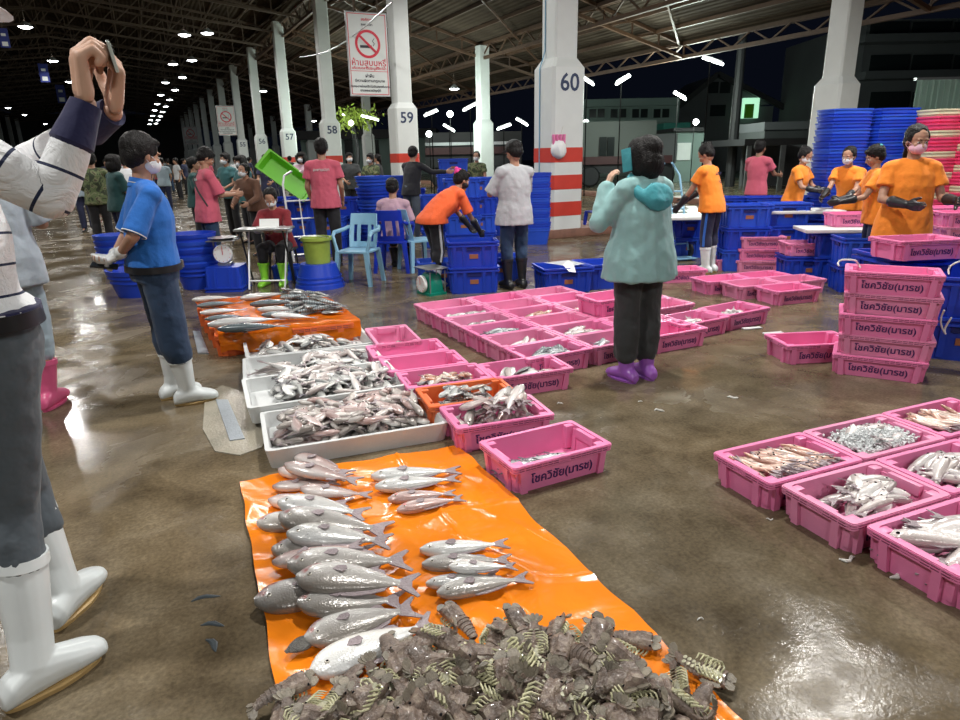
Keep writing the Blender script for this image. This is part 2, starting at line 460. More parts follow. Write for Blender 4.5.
def column(u, v, label, number=None, bands=(), outer=False, group=None, z=0.0):
    t = empty('column', uv(u, v, z), HROT, label, 'column', group)
    mobj('pedestal', PEDO if outer else PED, t); mobj('shaft', SHAFTO if outer else SHAFT, t)
    for bz in bands:
        mobj('red_band', BAND, t, (0, 0, bz))
    if number:
        me = text_mesh('number_lettering', number, 0.42, 0.002, bold=0.006)
        text_obj('number_lettering', me, M['number_paint'], t, (0.0, -0.355, 2.62), (R(90), 0, 0))
    return t
# front face of the pedestal stands 0.38 m nearer than the centre
c60 = column(11.12, 7.25, 'white column numbered 60 with broad red painted bands at its base', '60', (1.25, 0.76, 0.27), z=0.14)
bm = bmesh.new(); add_tube(bm, [(-0.36, 0.1, 0.9), (-0.36, 0.1, 2.9), (-0.3, 0.1, 3.05), (-0.25, 0.1, 3.2), (-0.25, 0.1, 7.5)], 0.012, 6)
obj('conduit', bm, M['light_blue'], c60)
for i, n in enumerate(('59', '58', '57', '56', '55')):
    column(11.1 + 8.5 * (i + 1), 7.3, f'white square column bearing the number {n}', n, (1.38,) if i < 3 else ())
for i in range(6, 13):
    column(11.1 + 8.5 * i, 7.3, 'white unreadable numbered column receding beyond column 55', None, (), group='far columns of the numbered row')
o1 = column(10.7, 14.4, 'white column standing behind the tall blue tub stacks', None, (), True)
column(27.9, 14.2, 'slim white column seen between columns 59 and 60', None, (), True)
column(44.9, 14.2, 'slim white column just left of column 59, under the no smoking sign', None, (), True)
for i in range(3, 6):
    column(11.1 + 16.85 * i, 14.2, 'small distant white column of the outer row left of column 58', None, (), True, 'far columns of the outer row')
for i in range(2, 14):
    column(11.1 + 8.5 * i, -14.4, 'white column along the left side of the hall', None, (), group='columns along the left side of the hall')

# ---- lattice girders and trusses of the roof
def bar(bm, a, b, w=0.07):
    a = V(a); b = V(b); d = b - a; x, y = frame_of(d)
    h = w / 2
    loft(bm, [[p + x * h + y * h, p - x * h + y * h, p - x * h - y * h, p + x * h - y * h] for p in (a, b)])
def girder(u0, u1, v, z0, z1, label, m='steel'):
    t = empty('lattice_girder', uv(u0, v, z0), HROT, label, 'girder')
    L = u1 - u0; H = z1 - z0
    bm = bmesh.new(); bar(bm, (0, 0, 0), (0, L, 0), 0.12); obj('bottom_chord', bm, M[m], t, False)
    bm = bmesh.new(); bar(bm, (0, 0, H), (0, L, H), 0.12); obj('top_chord', bm, M[m], t, False)
    bm = bmesh.new(); n = int(L / 0.75)
    for i in range(n):
        bar(bm, (0, L * i / n, 0 if i % 2 else H), (0, L * (i + 1) / n, H if i % 2 else 0), 0.05)
    obj('web', bm, M[m], t, False)
girder(-15, 125, 7.5, 7.35, 7.95, 'long brown lattice girder over the row of numbered columns')
girder(-15, 125, 14.2, 5.55, 6.1, 'long brown lattice girder over the outer column row')
girder(-15, 125, 18.0, 4.72, 5.15, 'long brown lattice girder at the open roof edge')
def truss_mesh(pts_bottom, pts_top, seg, m):
    """bars of one truss in its own plane (x across the hall, z up)"""
    def interp(pts, x):
        for (x0, z0), (x1, z1) in zip(pts[:-1], pts[1:]):
            if min(x0, x1) - 1e-6 <= x <= max(x0, x1) + 1e-6:
                return z0 + (z1 - z0) * (x - x0) / (x1 - x0)
        return pts[-1][1]
    a, b = pts_bottom[0][0], pts_bottom[-1][0]
    ch = bmesh.new(); wb_ = bmesh.new()
    for pts in (pts_bottom, pts_top):
        for (x0, z0), (x1, z1) in zip(pts[:-1], pts[1:]): bar(ch, (x0, 0, z0), (x1, 0, z1), 0.1)
    for i in range(seg):
        x0 = a + (b - a) * i / seg; x1 = a + (b - a) * (i + 1) / seg
        bar(wb_, (x0, 0, interp(pts_bottom, x0)), (x1, 0, interp(pts_top, x1)), 0.05)
        bar(wb_, (x1, 0, interp(pts_bottom, x1)), (x1, 0, interp(pts_top, x1)), 0.05)
    return mesh_of(ch, 'chords', M[m], False), mesh_of(wb_, 'web', M[m], False)
HT = truss_mesh([(-14.4, 7.5), (-3.5, 8.7), (7.5, 7.5)], [(-14.4, 8.45), (-3.5, 10.2), (7.5, 8.45)], 18, 'steel_dark')
WT = truss_mesh([(7.5, 7.2), (18.0, 4.72)], [(7.5, 7.85), (18.0, 5.12)], 9, 'steel')
for i in range(-1, 14):
    t = empty('roof_truss', uv(11.1 + 8.5 * i - 0, 0, 0), HROT, 'dark steel roof truss spanning the main hall', 'roof truss', 'trusses over the main hall')
    mobj('chords', HT[0], t); mobj('web', HT[1], t)
    if i < 13:
        t = empty('roof_truss', uv(11.1 + 8.5 * i + 4.25, 0, 0), HROT, 'dark steel roof truss spanning the main hall', 'roof truss', 'trusses over the main hall')
        mobj('chords', HT[0], t); mobj('web', HT[1], t)
    t = empty('wing_truss', uv(11.1 + 8.5 * i, 0, 0), HROT, 'rust brown sloping truss under the low side roof', 'roof truss', 'trusses under the low side roof')
    mobj('chords', WT[0], t); mobj('web', WT[1], t)
bm = bmesh.new(); add_box(bm, (0, 0, 0), (0.07, 140, 0.12)); PUR = mesh_of(bm, 'purlin', M['steel'], False)
bm = bmesh.new(); add_box(bm, (0, 0, 0), (0.07, 140, 0.12)); PURD = mesh_of(bm, 'purlin', M['steel_dark'], False)
for k in range(9):
    v = 8.3 + k * 1.2
    o = mobj('purlin', PUR, None, uv(55, v, deck_z(v) - 0.08)); o.rotation_euler = (0, 0, HROT)
    tag(o, 'long rust brown purlin under the low side roof', 'purlin', 'purlins under the low side roof')
for k in range(14):
    v = -13.4 + k * 1.5
    o = mobj('purlin', PURD, None, uv(55, v, deck_z(v) - 0.09)); o.rotation_euler = (0, 0, HROT)
    tag(o, 'long dark purlin under the main hall roof', 'purlin', 'purlins under the main hall roof')
bm = bmesh.new(); bar(bm, (0, -1.4, 0), (0, 9, 0), 0.1)
# cross braces in the wing roof plane
BR = bmesh.new(); bar(BR, (8, 0, deck_z(8) - 0.2), (17.8, 8.5, deck_z(17.8) - 0.2), 0.06)
BRM = mesh_of(BR, 'roof_brace', M['steel'], False)
bm.free()
for i in range(-1, 8):
    o = mobj('roof_brace', BRM, None, uv(11.1 + 8.5 * i, 0, 0)); o.rotation_euler = (0, 0, HROT)
    tag(o, 'diagonal brown steel brace under the low side roof', 'brace', 'diagonal braces under the side roof')

# ---- ceiling lamps: shade, glowing lens, stem up to the steel
bm = bmesh.new(); add_lathe(bm, [(0.05, 0.22), (0.09, 0.2), (0.24, 0.06), (0.30, 0.0), (0.285, 0.0), (0.22, 0.06), (0.06, 0.18)], n=20)
SH = mesh_of(bm, 'lamp_shade', M['lamp_shade'])
bm = bmesh.new(); add_lathe(bm, [(0.02, -0.06), (0.15, -0.045), (0.24, -0.005), (0.245, 0.03), (0.02, 0.04)], n=20, cap=True)
LENS = mesh_of(bm, 'lamp_lens', M['lamp_glow'])
for (u_, v_, h_) in LAMPS:
    far = u_ > 50
    t = empty('ceiling_lamp', uv(u_, v_, h_), HROT, None, 'ceiling lamp')
    if v_ < -8: tag(t, 'bright ceiling lamp hanging near the left edge of the hall', group='lamps of the far left row')
    elif v_ < 0: tag(t, 'bright ceiling lamp hanging left of the raised hands', group='lamps left of the raised hands')
    elif v_ < 5: tag(t, 'bright round ceiling lamp in the double row down the hall', group='lamps in the double row down the hall')
    elif v_ < 11: tag(t, 'bright lamp glowing beside the row of numbered columns', group='lamps beside the numbered columns')
    else: tag(t, 'bright lamp under the low side roof', group='lamps under the low side roof')
    s_ = 1.0
    mobj('lamp_shade', SH, t); mobj('lamp_lens', LENS, t)
    bm = bmesh.new(); add_tube(bm, [(0, 0, 0.2), (0, 0, max(0.3, deck_z(v_) - h_ + 0.02))], 0.02, 5); obj('stem', bm, M['steel_dark'], t)
# fluorescent tubes under the hall: blue banners hang by the left lamps
M['banner_blue'] = mat('blue_banner_cloth', (0.02, 0.035, 0.22), 0.7, 0.1, 3)
for (px, py, uu, lbl) in ((4, 38, 30, 'blue hanging banner at the far upper left'), (44, 73, 48, 'blue hanging banner left of the raised wrist'), (61, 94, 62, 'small blue hanging banner beside the raised wrist')):
    d = ray(px, py); t_ = uu / d.dot(U); p = V((d.x * t_, d.y * t_, CAM_H + d.z * t_))
    t = empty('banner', p, HROT, lbl, 'banner')
    s_ = uu / 48 * .55
    bm = bmesh.new(); add_box(bm, (0, 0, 0), (0.85 * s_, 0.03, 1.8 * s_)); obj('cloth', bm, M['banner_blue'], t, False)
    bm = bmesh.new(); add_box(bm, (0, -0.02, -0.55 * s_), (0.5 * s_, 0.02, 0.4 * s_)); add_box(bm, (0, -0.02, 0.3 * s_), (0.4 * s_, 0.02, 0.25 * s_)); obj('emblem', bm, M['sign_white'], t, False)
    bm = bmesh.new(); add_tube(bm, [(0, 0, 0.9 * s_), (0, 0, max(1.0, deck_z(p.dot(W)) - p.z))], 0.02, 5); obj('cord', bm, M['steel_dark'], t)

# ---- no smoking signs hanging from the girder
def torus_ring(bm, c, r, w, n=40):
    rings = []
    for k in range(n):
        a = 2 * math.pi * k / n
        rings.append([V((c[0] + (r + dr) * math.cos(a), c[1] + dy, c[2] + (r + dr) * math.sin(a))) for dr, dy in ((-w, 0), (w, 0), (w, -0.006), (-w, -0.006))])
    rings.append(rings[0])
    loft(bm, rings, cap=False)
def smoking_sign(u, v, z, w, h, label, arm=True):
    t = empty('no_smoking_sign', uv(u, v, z), HROT, label, 'sign')
    bm = bmesh.new(); add_box(bm, (0, 0, 0), (w, 0.04, h)); obj('panel', bm, M['sign_white'], t, False)
    bm = bmesh.new()
    for (cx, cz, sx, sz) in ((0, h / 2 - 0.03, w - 0.04, 0.018), (0, -h / 2 + 0.03, w - 0.04, 0.018), (w / 2 - 0.03, 0, 0.018, h - 0.06), (-w / 2 + 0.03, 0, 0.018, h - 0.06), (0, -h * 0.2, w - 0.04, 0.012)):
        add_box(bm, (cx, -0.022, cz), (sx, 0.006, sz))
    obj('red_border', bm, M['sign_red'], t, False)
    bm = bmesh.new(); add_box(bm, (0, 0.005, 0), (w + 0.05, 0.03, h + 0.05)); obj('frame', bm, M['grey_metal'], t, False)
    cz = h * 0.13; r = w * 0.29
    bm = bmesh.new(); torus_ring(bm, (0, -0.022, cz), r, 0.03 * w)
    add_box(bm, (0, -0.026, cz), (2 * r, 0.006, 0.055 * w), Matrix.Rotation(R(42), 3, 'Y')); 
    bmesh.ops.recalc_face_normals(bm, faces=bm.faces)
    obj('prohibition_ring', bm, M['sign_red'], t, False)
    for v_ in ():
        pass
    bm = bmesh.new(); add_box(bm, (-0.05 * w, -0.024, cz - 0.06 * w), (0.3 * w, 0.005, 0.06 * w))
    add_tube(bm, [(0.14 * w, -0.024, cz - 0.04 * w), (0.17 * w, -0.024, cz + 0.02 * w), (0.12 * w, -0.024, cz + 0.07 * w), (0.17 * w, -0.024, cz + 0.13 * w)], 0.008 * w, 5)
    obj('cigarette', bm, M['sign_ink'], t, False)
    for body, s, zz, mm in (('องค์การ', 0.085 * w, h * 0.42, 'sign_red'), ('สะพานปลา', 0.07 * w, h * 0.36, 'sign_ink'), ('ห้ามสูบบุหรี่', 0.2 * w, -h * 0.1, 'sign_red'),
                            ('บริเวณตลาดประมูลสัตว์น้ำ', 0.085 * w, -h * 0.165, 'sign_red'), ('ฝ่าฝืน', 0.1 * w, -h * 0.26, 'sign_ink'), ('มีความผิดตามกฎหมาย', 0.085 * w, -h * 0.32, 'sign_ink'),
                            ('ต้องระวางโทษปรับไม่เกินสองพันบาท', 0.07 * w, -h * 0.39, 'sign_ink'), ('ตามพระราชบัญญัติ', 0.07 * w, -h * 0.44, 'sign_ink')):
        me = text_mesh('lettering', body, s, 0.001, bold=0.002)
        text_obj('lettering', me, M[mm], t, (0, -0.025, zz), (R(90), 0, 0))
    if arm:
        bm = bmesh.new()
        add_tube(bm, [(-w * 0.3, 0, h / 2), (-w * 0.3, 0, max(h / 2 + 0.3, 7.4 - z))], 0.02, 6)
        add_tube(bm, [(w * 0.3, 0, h / 2), (w * 0.3, 0, max(h / 2 + 0.3, 7.4 - z))], 0.02, 6)
        obj('hanger', bm, M['steel_dark'], t)
    return t
def sign_at(x0, y0, x1, y1, v, label):
    a = av((x0 + x1) / 2, y0, v); b = av((x0 + x1) / 2, y1, v)
    u_ = a.dot(U); depth = (_fw.dot(a - V((0, 0, CAM_H))))
    w = (x1 - x0) / FPX * depth / math.cos(HALL)
    return smoking_sign(u_, v, (a.z + b.z) / 2, w, a.z - b.z, label)
sign_at(347, 13, 384, 97, 6.3, 'large hanging white no smoking sign with red border between columns 58 and 59')
sign_at(217, 106, 232, 136, 6.3, 'small distant no smoking sign hanging left of column 56')
sign_at(184, 127, 195, 145, 6.3, 'tiny farthest no smoking sign hanging down the column row')
# a cable sags along the columns
bm = bmesh.new(); a = ay(300, 57, 26); b = ay(392, 2, 17)
add_tube(bm, [a.lerp(b, k / 10) + V((0, 0, -0.3 * math.sin(math.pi * k / 10))) for k in range(11)], 0.02, 5)
o = obj('cable', bm, M['grey_metal']); tag(o, 'thin grey cable slung in front of the large no smoking sign', 'cable')
# ================================================================ fish
def fish_material(name, back, side, belly, H, blotch=None, stripes=None, rough=0.26, scale_bump=0.25, seed=0.0):
    m, t, b = newmat(name)
    tc = t.nodes.new('ShaderNodeTexCoord'); sx = t.nodes.new('ShaderNodeSeparateXYZ'); t.links.new(tc.outputs['Object'], sx.inputs[0])
    oi = t.nodes.new('ShaderNodeObjectInfo')
    mr = t.nodes.new('ShaderNodeMapRange'); mr.inputs[1].default_value = -H * 0.5; mr.inputs[2].default_value = H * 0.5
    t.links.new(sx.outputs[1], mr.inputs[0])
    n = tnoise(t, tc.outputs['Object'], 30, 3); ad = t.nodes.new('ShaderNodeMath'); ad.operation = 'MULTIPLY_ADD'; ad.inputs[1].default_value = 0.25
    t.links.new(n.outputs[0], ad.inputs[0]); t.links.new(mr.outputs[0], ad.inputs[2])
    c = ramp(t, ad.outputs[0], [(0.22, belly), (0.55, side), (0.8, tuple((a + d) / 2 for a, d in zip(side, back))), (1.0, back)])
    out = c.outputs[0]
    if stripes:
        w = t.nodes.new('ShaderNodeTexWave'); w.inputs['Scale'].default_value = stripes[0]; w.inputs['Distortion'].default_value = 3; w.bands_direction = 'X'
        t.links.new(tc.outputs['Object'], w.inputs['Vector'])
        g = t.nodes.new('ShaderNodeMath'); g.operation = 'GREATER_THAN'; g.inputs[1].default_value = 0.58; t.links.new(ad.outputs[0], g.inputs[0])
        mm = t.nodes.new('ShaderNodeMath'); mm.operation = 'MULTIPLY'; t.links.new(w.outputs[1], mm.inputs[0]); t.links.new(g.outputs[0], mm.inputs[1])
        mx = t.nodes.new('ShaderNodeMix'); mx.data_type = 'RGBA'; t.links.new(mm.outputs[0], mx.inputs[0]); t.links.new(out, mx.inputs[6]); mx.inputs[7].default_value = (*stripes[1], 1); out = mx.outputs[2]
    if blotch:
        nb = tnoise(t, tc.outputs['Object'], blotch[1], 3, 0.6); rb = ramp(t, nb.outputs[0], [(blotch[2], (0, 0, 0)), (blotch[2] + 0.09, (1, 1, 1))])
        mx = t.nodes.new('ShaderNodeMix'); mx.data_type = 'RGBA'; t.links.new(rb.outputs[0], mx.inputs[0]); t.links.new(out, mx.inputs[6]); mx.inputs[7].default_value = (*blotch[0], 1); out = mx.outputs[2]
    # every fish a little lighter or darker
    vr = t.nodes.new('ShaderNodeMapRange'); vr.inputs[3].default_value = 0.72; vr.inputs[4].default_value = 1.15; t.links.new(oi.outputs['Random'], vr.inputs[0])
    mv = t.nodes.new('ShaderNodeMix'); mv.data_type = 'RGBA'; mv.blend_type = 'MULTIPLY'; mv.inputs[0].default_value = 1
    t.links.new(out, mv.inputs[6]); t.links.new(vr.outputs[0], mv.inputs[7]); t.links.new(mv.outputs[2], b.inputs['Base Color'])
    setp(b, rough=rough, spec=0.6, metal=0.12, coat=0.4, coatr=0.12)
    vo = t.nodes.new('ShaderNodeTexVoronoi'); vo.inputs['Scale'].default_value = 140; t.links.new(tc.outputs['Object'], vo.inputs['Vector'])
    bp = t.nodes.new('ShaderNodeBump'); bp.inputs['Strength'].default_value = scale_bump; bp.inputs['Distance'].default_value = 0.004
    t.links.new(vo.outputs[0], bp.inputs['Height']); t.links.new(bp.outputs[0], b.inputs['Normal'])
    return m
FM = {}
FM['snapper'] = fish_material('snapper_skin', (0.25, 0.23, 0.205), (0.49, 0.475, 0.455), (0.80, 0.79, 0.77), 0.13, ((0.40, 0.16, 0.15), 9, 0.66))
FM['white'] = fish_material('white_belly_skin', (0.55, 0.56, 0.56), (0.78, 0.78, 0.76), (0.85, 0.83, 0.78), 0.12, ((0.5, 0.15, 0.13), 8, 0.70))
FM['pinkish'] = fish_material('pinkish_fish_skin', (0.34, 0.22, 0.20), (0.56, 0.43, 0.41), (0.78, 0.72, 0.70), 0.075, ((0.5, 0.14, 0.13), 14, 0.66))
FM['silver'] = fish_material('silver_fish_skin', (0.17, 0.18, 0.18), (0.58, 0.59, 0.57), (0.88, 0.88, 0.86), 0.07)
FM['mackerel'] = fish_material('mackerel_skin', (0.12, 0.16, 0.18), (0.46, 0.51, 0.53), (0.84, 0.85, 0.84), 0.09, None, (14, (0.12, 0.15, 0.16)))
FM['greyfish'] = fish_material('grey_fish_skin', (0.25, 0.22, 0.20), (0.48, 0.44, 0.41), (0.72, 0.68, 0.65), 0.055)
FM['pale'] = fish_material('pale_fish_skin', (0.44, 0.38, 0.36), (0.72, 0.67, 0.65), (0.87, 0.85, 0.84), 0.06)
FM['shrimp'] = fish_material('threadfin_skin', (0.52, 0.28, 0.21), (0.66, 0.46, 0.38), (0.80, 0.69, 0.62), 0.03)
FM['reddish'] = fish_material('red_fish_skin', (0.42, 0.14, 0.07), (0.62, 0.44, 0.35), (0.84, 0.80, 0.74), 0.06)
M['fin'] = mat('fin_membrane', (0.34, 0.28, 0.30), 0.35, 0.2, 40, 0.3, 120)
M['fin_dark'] = mat('dark_fin_membrane', (0.16, 0.15, 0.17), 0.35, 0.2, 40, 0.3, 120)
M['eye_ring'] = mat('fish_eye_ring', (0.45, 0.42, 0.36), 0.2, 0.0)
M['eye_dark'] = mat('fish_pupil', (0.01, 0.01, 0.012), 0.06, 0.0)

def fish_body(bm, L, H, T, deep=0.35, snout=0.3, bend=0.0, n=16, nr=14):
    """head at +x, back at +y, lying on its side"""
    rings = []
    for i in range(n + 1):
        s = i / n
        x = L * 0.5 - s * L * 0.84
        h = H * 0.5 * (math.sin(math.pi * min(1, (s * 0.96 + 0.02)) ** (0.5 + deep * 0.5)) ** 0.78)
        h = max(h, H * 0.10 + H * 0.02 * (s > .8))
        if s < 0.12: h = H * 0.5 * (0.18 + 0.62 * (s / 0.12) ** 0.75) * (1 if s > 0 else 1)
        tt = T * 0.5 * max(0.14, math.sin(math.pi * min(1, s * 0.9 + 0.1) ** 0.75) ** 0.8)
        if s < 0.12: tt *= 0.55 + 0.45 * s / 0.12
        by = bend * L * ((s - 0.45) ** 2 - 0.05)
        bz = abs(bend) * 0
        ring = []
        for k in range(nr):
            a = 2 * math.pi * k / nr
            cy, cz = math.cos(a), math.sin(a)
            ring.append(V((x, by + h * math.copysign(abs(cy) ** 0.9, cy) - H * 0.02, tt * math.copysign(abs(cz) ** 0.85, cz) + bz)))
        rings.append(ring)
    loft(bm, rings)
    return L * 0.5 - L * 0.84, bend * L * ((1 - 0.45) ** 2 - 0.05)
def flat(bm, pts, th=0.002, wave=0.0):
    top = [bm.verts.new(V((p[0], p[1], th + wave * math.sin(i * 1.7)))) for i, p in enumerate(pts)]
    bot = [bm.verts.new(V((p[0], p[1], -th + wave * math.sin(i * 1.7)))) for i, p in enumerate(pts)]
    bm.faces.new(top); bm.faces.new(list(reversed(bot)))
    for i in range(len(pts)):
        j = (i + 1) % len(pts); bm.faces.new((top[i], top[j], bot[j], bot[i]))
def tail_pts(x, y, L, H, fork):
    return [(x + L * .02, y + H * .12), (x - L * .06, y + H * .28), (x - L * .15, y + H * .44), (x - L * .17, y + H * .38), (x - L * (.15 - fork), y + H * .12), (x - L * (.15 - fork), y - H * .12), (x - L * .17, y - H * .38), (x - L * .15, y - H * .44), (x - L * .06, y - H * .28), (x + L * .02, y - H * .12)]
def big_fish(name, L, H, T, mk, fork=0.05, bend=0.0, finm='fin', deep=0.35):
    t = empty(name)
    bm = bmesh.new(); tx, ty = fish_body(bm, L, H, T, deep, bend=bend, n=22, nr=18); obj('body', bm, FM[mk], t, True, 60)
    bm = bmesh.new(); flat(bm, tail_pts(tx, ty, L, H, fork), 0.0018, 0.001); obj('tail_fin', bm, M[finm], t, True, 30)
    yb = lambda s: bend * L * ((s - 0.45) ** 2 - 0.05)
    bm = bmesh.new()
    d = [(L * .16, H * .40 + yb(.4)), (L * .11, H * .56 + yb(.45)), (L * .0, H * .55 + yb(.55)), (-L * .12, H * .44 + yb(.7)), (-L * .22, H * .3 + yb(.85)), (-L * .24, H * .18 + yb(.9)), (-L * .1, H * .34 + yb(.7)), (L * .02, H * .40 + yb(.5))]
    flat(bm, d, 0.0016); obj('dorsal_fin', bm, M[finm], t, True, 30)
    bm = bmesh.new(); flat(bm, [(-L * .1, -H * .3 + yb(.65)), (-L * .12, -H * .5 + yb(.7)), (-L * .2, -H * .4 + yb(.8)), (-L * .23, -H * .2 + yb(.9))], 0.0016); obj('anal_fin', bm, M[finm], t, True, 30)
    for s in (1, -1):
        bm = bmesh.new(); flat(bm, [(0, 0.008), (-L * .1, 0.022), (-L * .13, 0.006), (-L * .11, -0.012), (-L * .04, -0.014)], 0.001)
        o = obj('pectoral_fin', bm, M[finm], t, True, 30); o.location = (L * .22, -H * .12 + yb(.3), s * T * .47); o.rotation_euler = (0, s * R(10), R(-8))
        bm = bmesh.new(); add_ell(bm, (0, 0, 0), (L * .020, L * .020, T * .06), seg=12, rings=6); eo = obj('eye', bm, M['eye_ring'], t); eo.location = (L * .385, H * .10 + yb(.1), s * T * .405)
        bm = bmesh.new(); add_ell(bm, (0, 0, s * T * .04), (L * .011, L * .011, T * .035), seg=10, rings=6); obj('pupil', bm, M['eye_dark'], eo)
    bm = bmesh.new()
    for s in (1, -1):
        add_tube(bm, [(L * .30 - L * .03 * math.cos(a * .35), H * .34 * math.sin(a * .35) * 1.0 + yb(.2), s * T * (.45 - .05 * abs(a) / 3)) for a in range(-3, 4)], 0.0012, 5)
    obj('gill_edge', bm, M['fin_dark'], t)
    return t
def small_fish(name, L, H, T, mk, fork=0.05, bend=0.0, finm='fin'):
    bm = bmesh.new(); tx, ty = fish_body(bm, L, H, T, 0.35, bend=bend, n=10, nr=10)
    nb = len(bm.faces)
    flat(bm, tail_pts(tx, ty, L, H, fork), 0.0012)
    flat(bm, [(L * .12, H * .42), (0, H * .56), (-L * .2, H * .3), (-L * .2, H * .15)], 0.001)
    bm.faces.ensure_lookup_table()
    nf = len(bm.faces)
    for s in (1, -1): add_ell(bm, (L * .385, H * .08, s * T * .37), (L * .024, L * .024, T * .09), seg=8, rings=5)
    bm.faces.ensure_lookup_table()
    for i, f in enumerate(bm.faces):
        f.material_index = 0 if i < nb else (1 if i < nf else 2)
    me = mesh_of(bm, name, None, True, 50)
    me.materials.append(FM[mk]); me.materials.append(M[finm]); me.materials.append(M['eye_dark'])
    return mobj(name, me)

class Heap:
    """a height map things are laid on, one after another"""
    def __init__(s, origin, yaw, w, d, base=0.0, res=0.012, cap=9.0):
        s.cap = cap
        s.o = V(origin); s.yaw = yaw; s.res = res; s.nx = max(2, int(w / res)); s.ny = max(2, int(d / res)); s.w = w; s.d = d
        s.h = [[base] * s.nx for _ in range(s.ny)]
        s.c, s.s_ = math.cos(yaw), math.sin(yaw)
    def cell(s, x, y):
        return int((x + s.w / 2) / s.res), int((y + s.d / 2) / s.res)
    def get(s, x, y):
        i, j = s.cell(x, y); i = min(max(i, 0), s.nx - 1); j = min(max(j, 0), s.ny - 1)
        return s.h[j][i]
    def lay(s, x, y, a, L, Hh, T, squash=0.78, roll=0.0, maxtilt=22):
        """returns world matrix for a thing of length L, breadth Hh, thickness T centred at local x,y heading a"""
        ca, sa = math.cos(a), math.sin(a)
        ls = [-0.42, -0.21, 0, 0.21, 0.42]; smp = []
        for l in ls:
            best = max(s.get(x + l * L * ca - k * Hh * sa, y + l * L * sa + k * Hh * ca) for k in (-0.22, 0, 0.22))
            smp.append(best)
        mean = sum(smp) / 5
        sl = sum(l * L * (h - mean) for l, h in zip(ls, smp)) / sum((l * L) ** 2 for l in ls)
        mt = math.tan(R(maxtilt)); sl = max(-mt, min(mt, sl))
        res = sorted(h - (mean + sl * l * L) for l, h in zip(ls, smp))
        base = mean + res[3] * 0.8
        if base > s.cap: base = s.cap + (base - s.cap) * 0.12; sl *= 0.5
        zc = base + T * 0.5 * squash
        # raise the map under it
        e = max(L, Hh) / 2
        i0, j0 = s.cell(x - e, y - e); i1, j1 = s.cell(x + e, y + e)
        for j in range(max(0, j0), min(s.ny, j1 + 1)):
            for i in range(max(0, i0), min(s.nx, i1 + 1)):
                px = (i + 0.5) * s.res - s.w / 2 - x; py = (j + 0.5) * s.res - s.d / 2 - y
                lx = px * ca + py * sa; ly = -px * sa + py * ca
                q = (lx / (L * .5)) ** 2 + (ly / (Hh * .5)) ** 2
                if q < 1:
                    z = base + sl * lx + T * (0.55 + 0.45 * math.sqrt(1 - q)) * squash
                    if z > s.h[j][i]: s.h[j][i] = z
        tilt = math.atan(sl)
        wx = s.o.x + x * s.c - y * s.s_; wy = s.o.y + x * s.s_ + y * s.c
        m = Matrix.Rotation(s.yaw + a, 3, 'Z') @ Matrix.Rotation(-tilt, 3, 'Y') @ Matrix.Rotation(roll, 3, 'X')
        return V((wx, wy, zc + s.o.z)), m.to_euler()
    def local(s, p):
        dx, dy = p.x - s.o.x, p.y - s.o.y
        return dx * s.c + dy * s.s_, -dx * s.s_ + dy * s.c

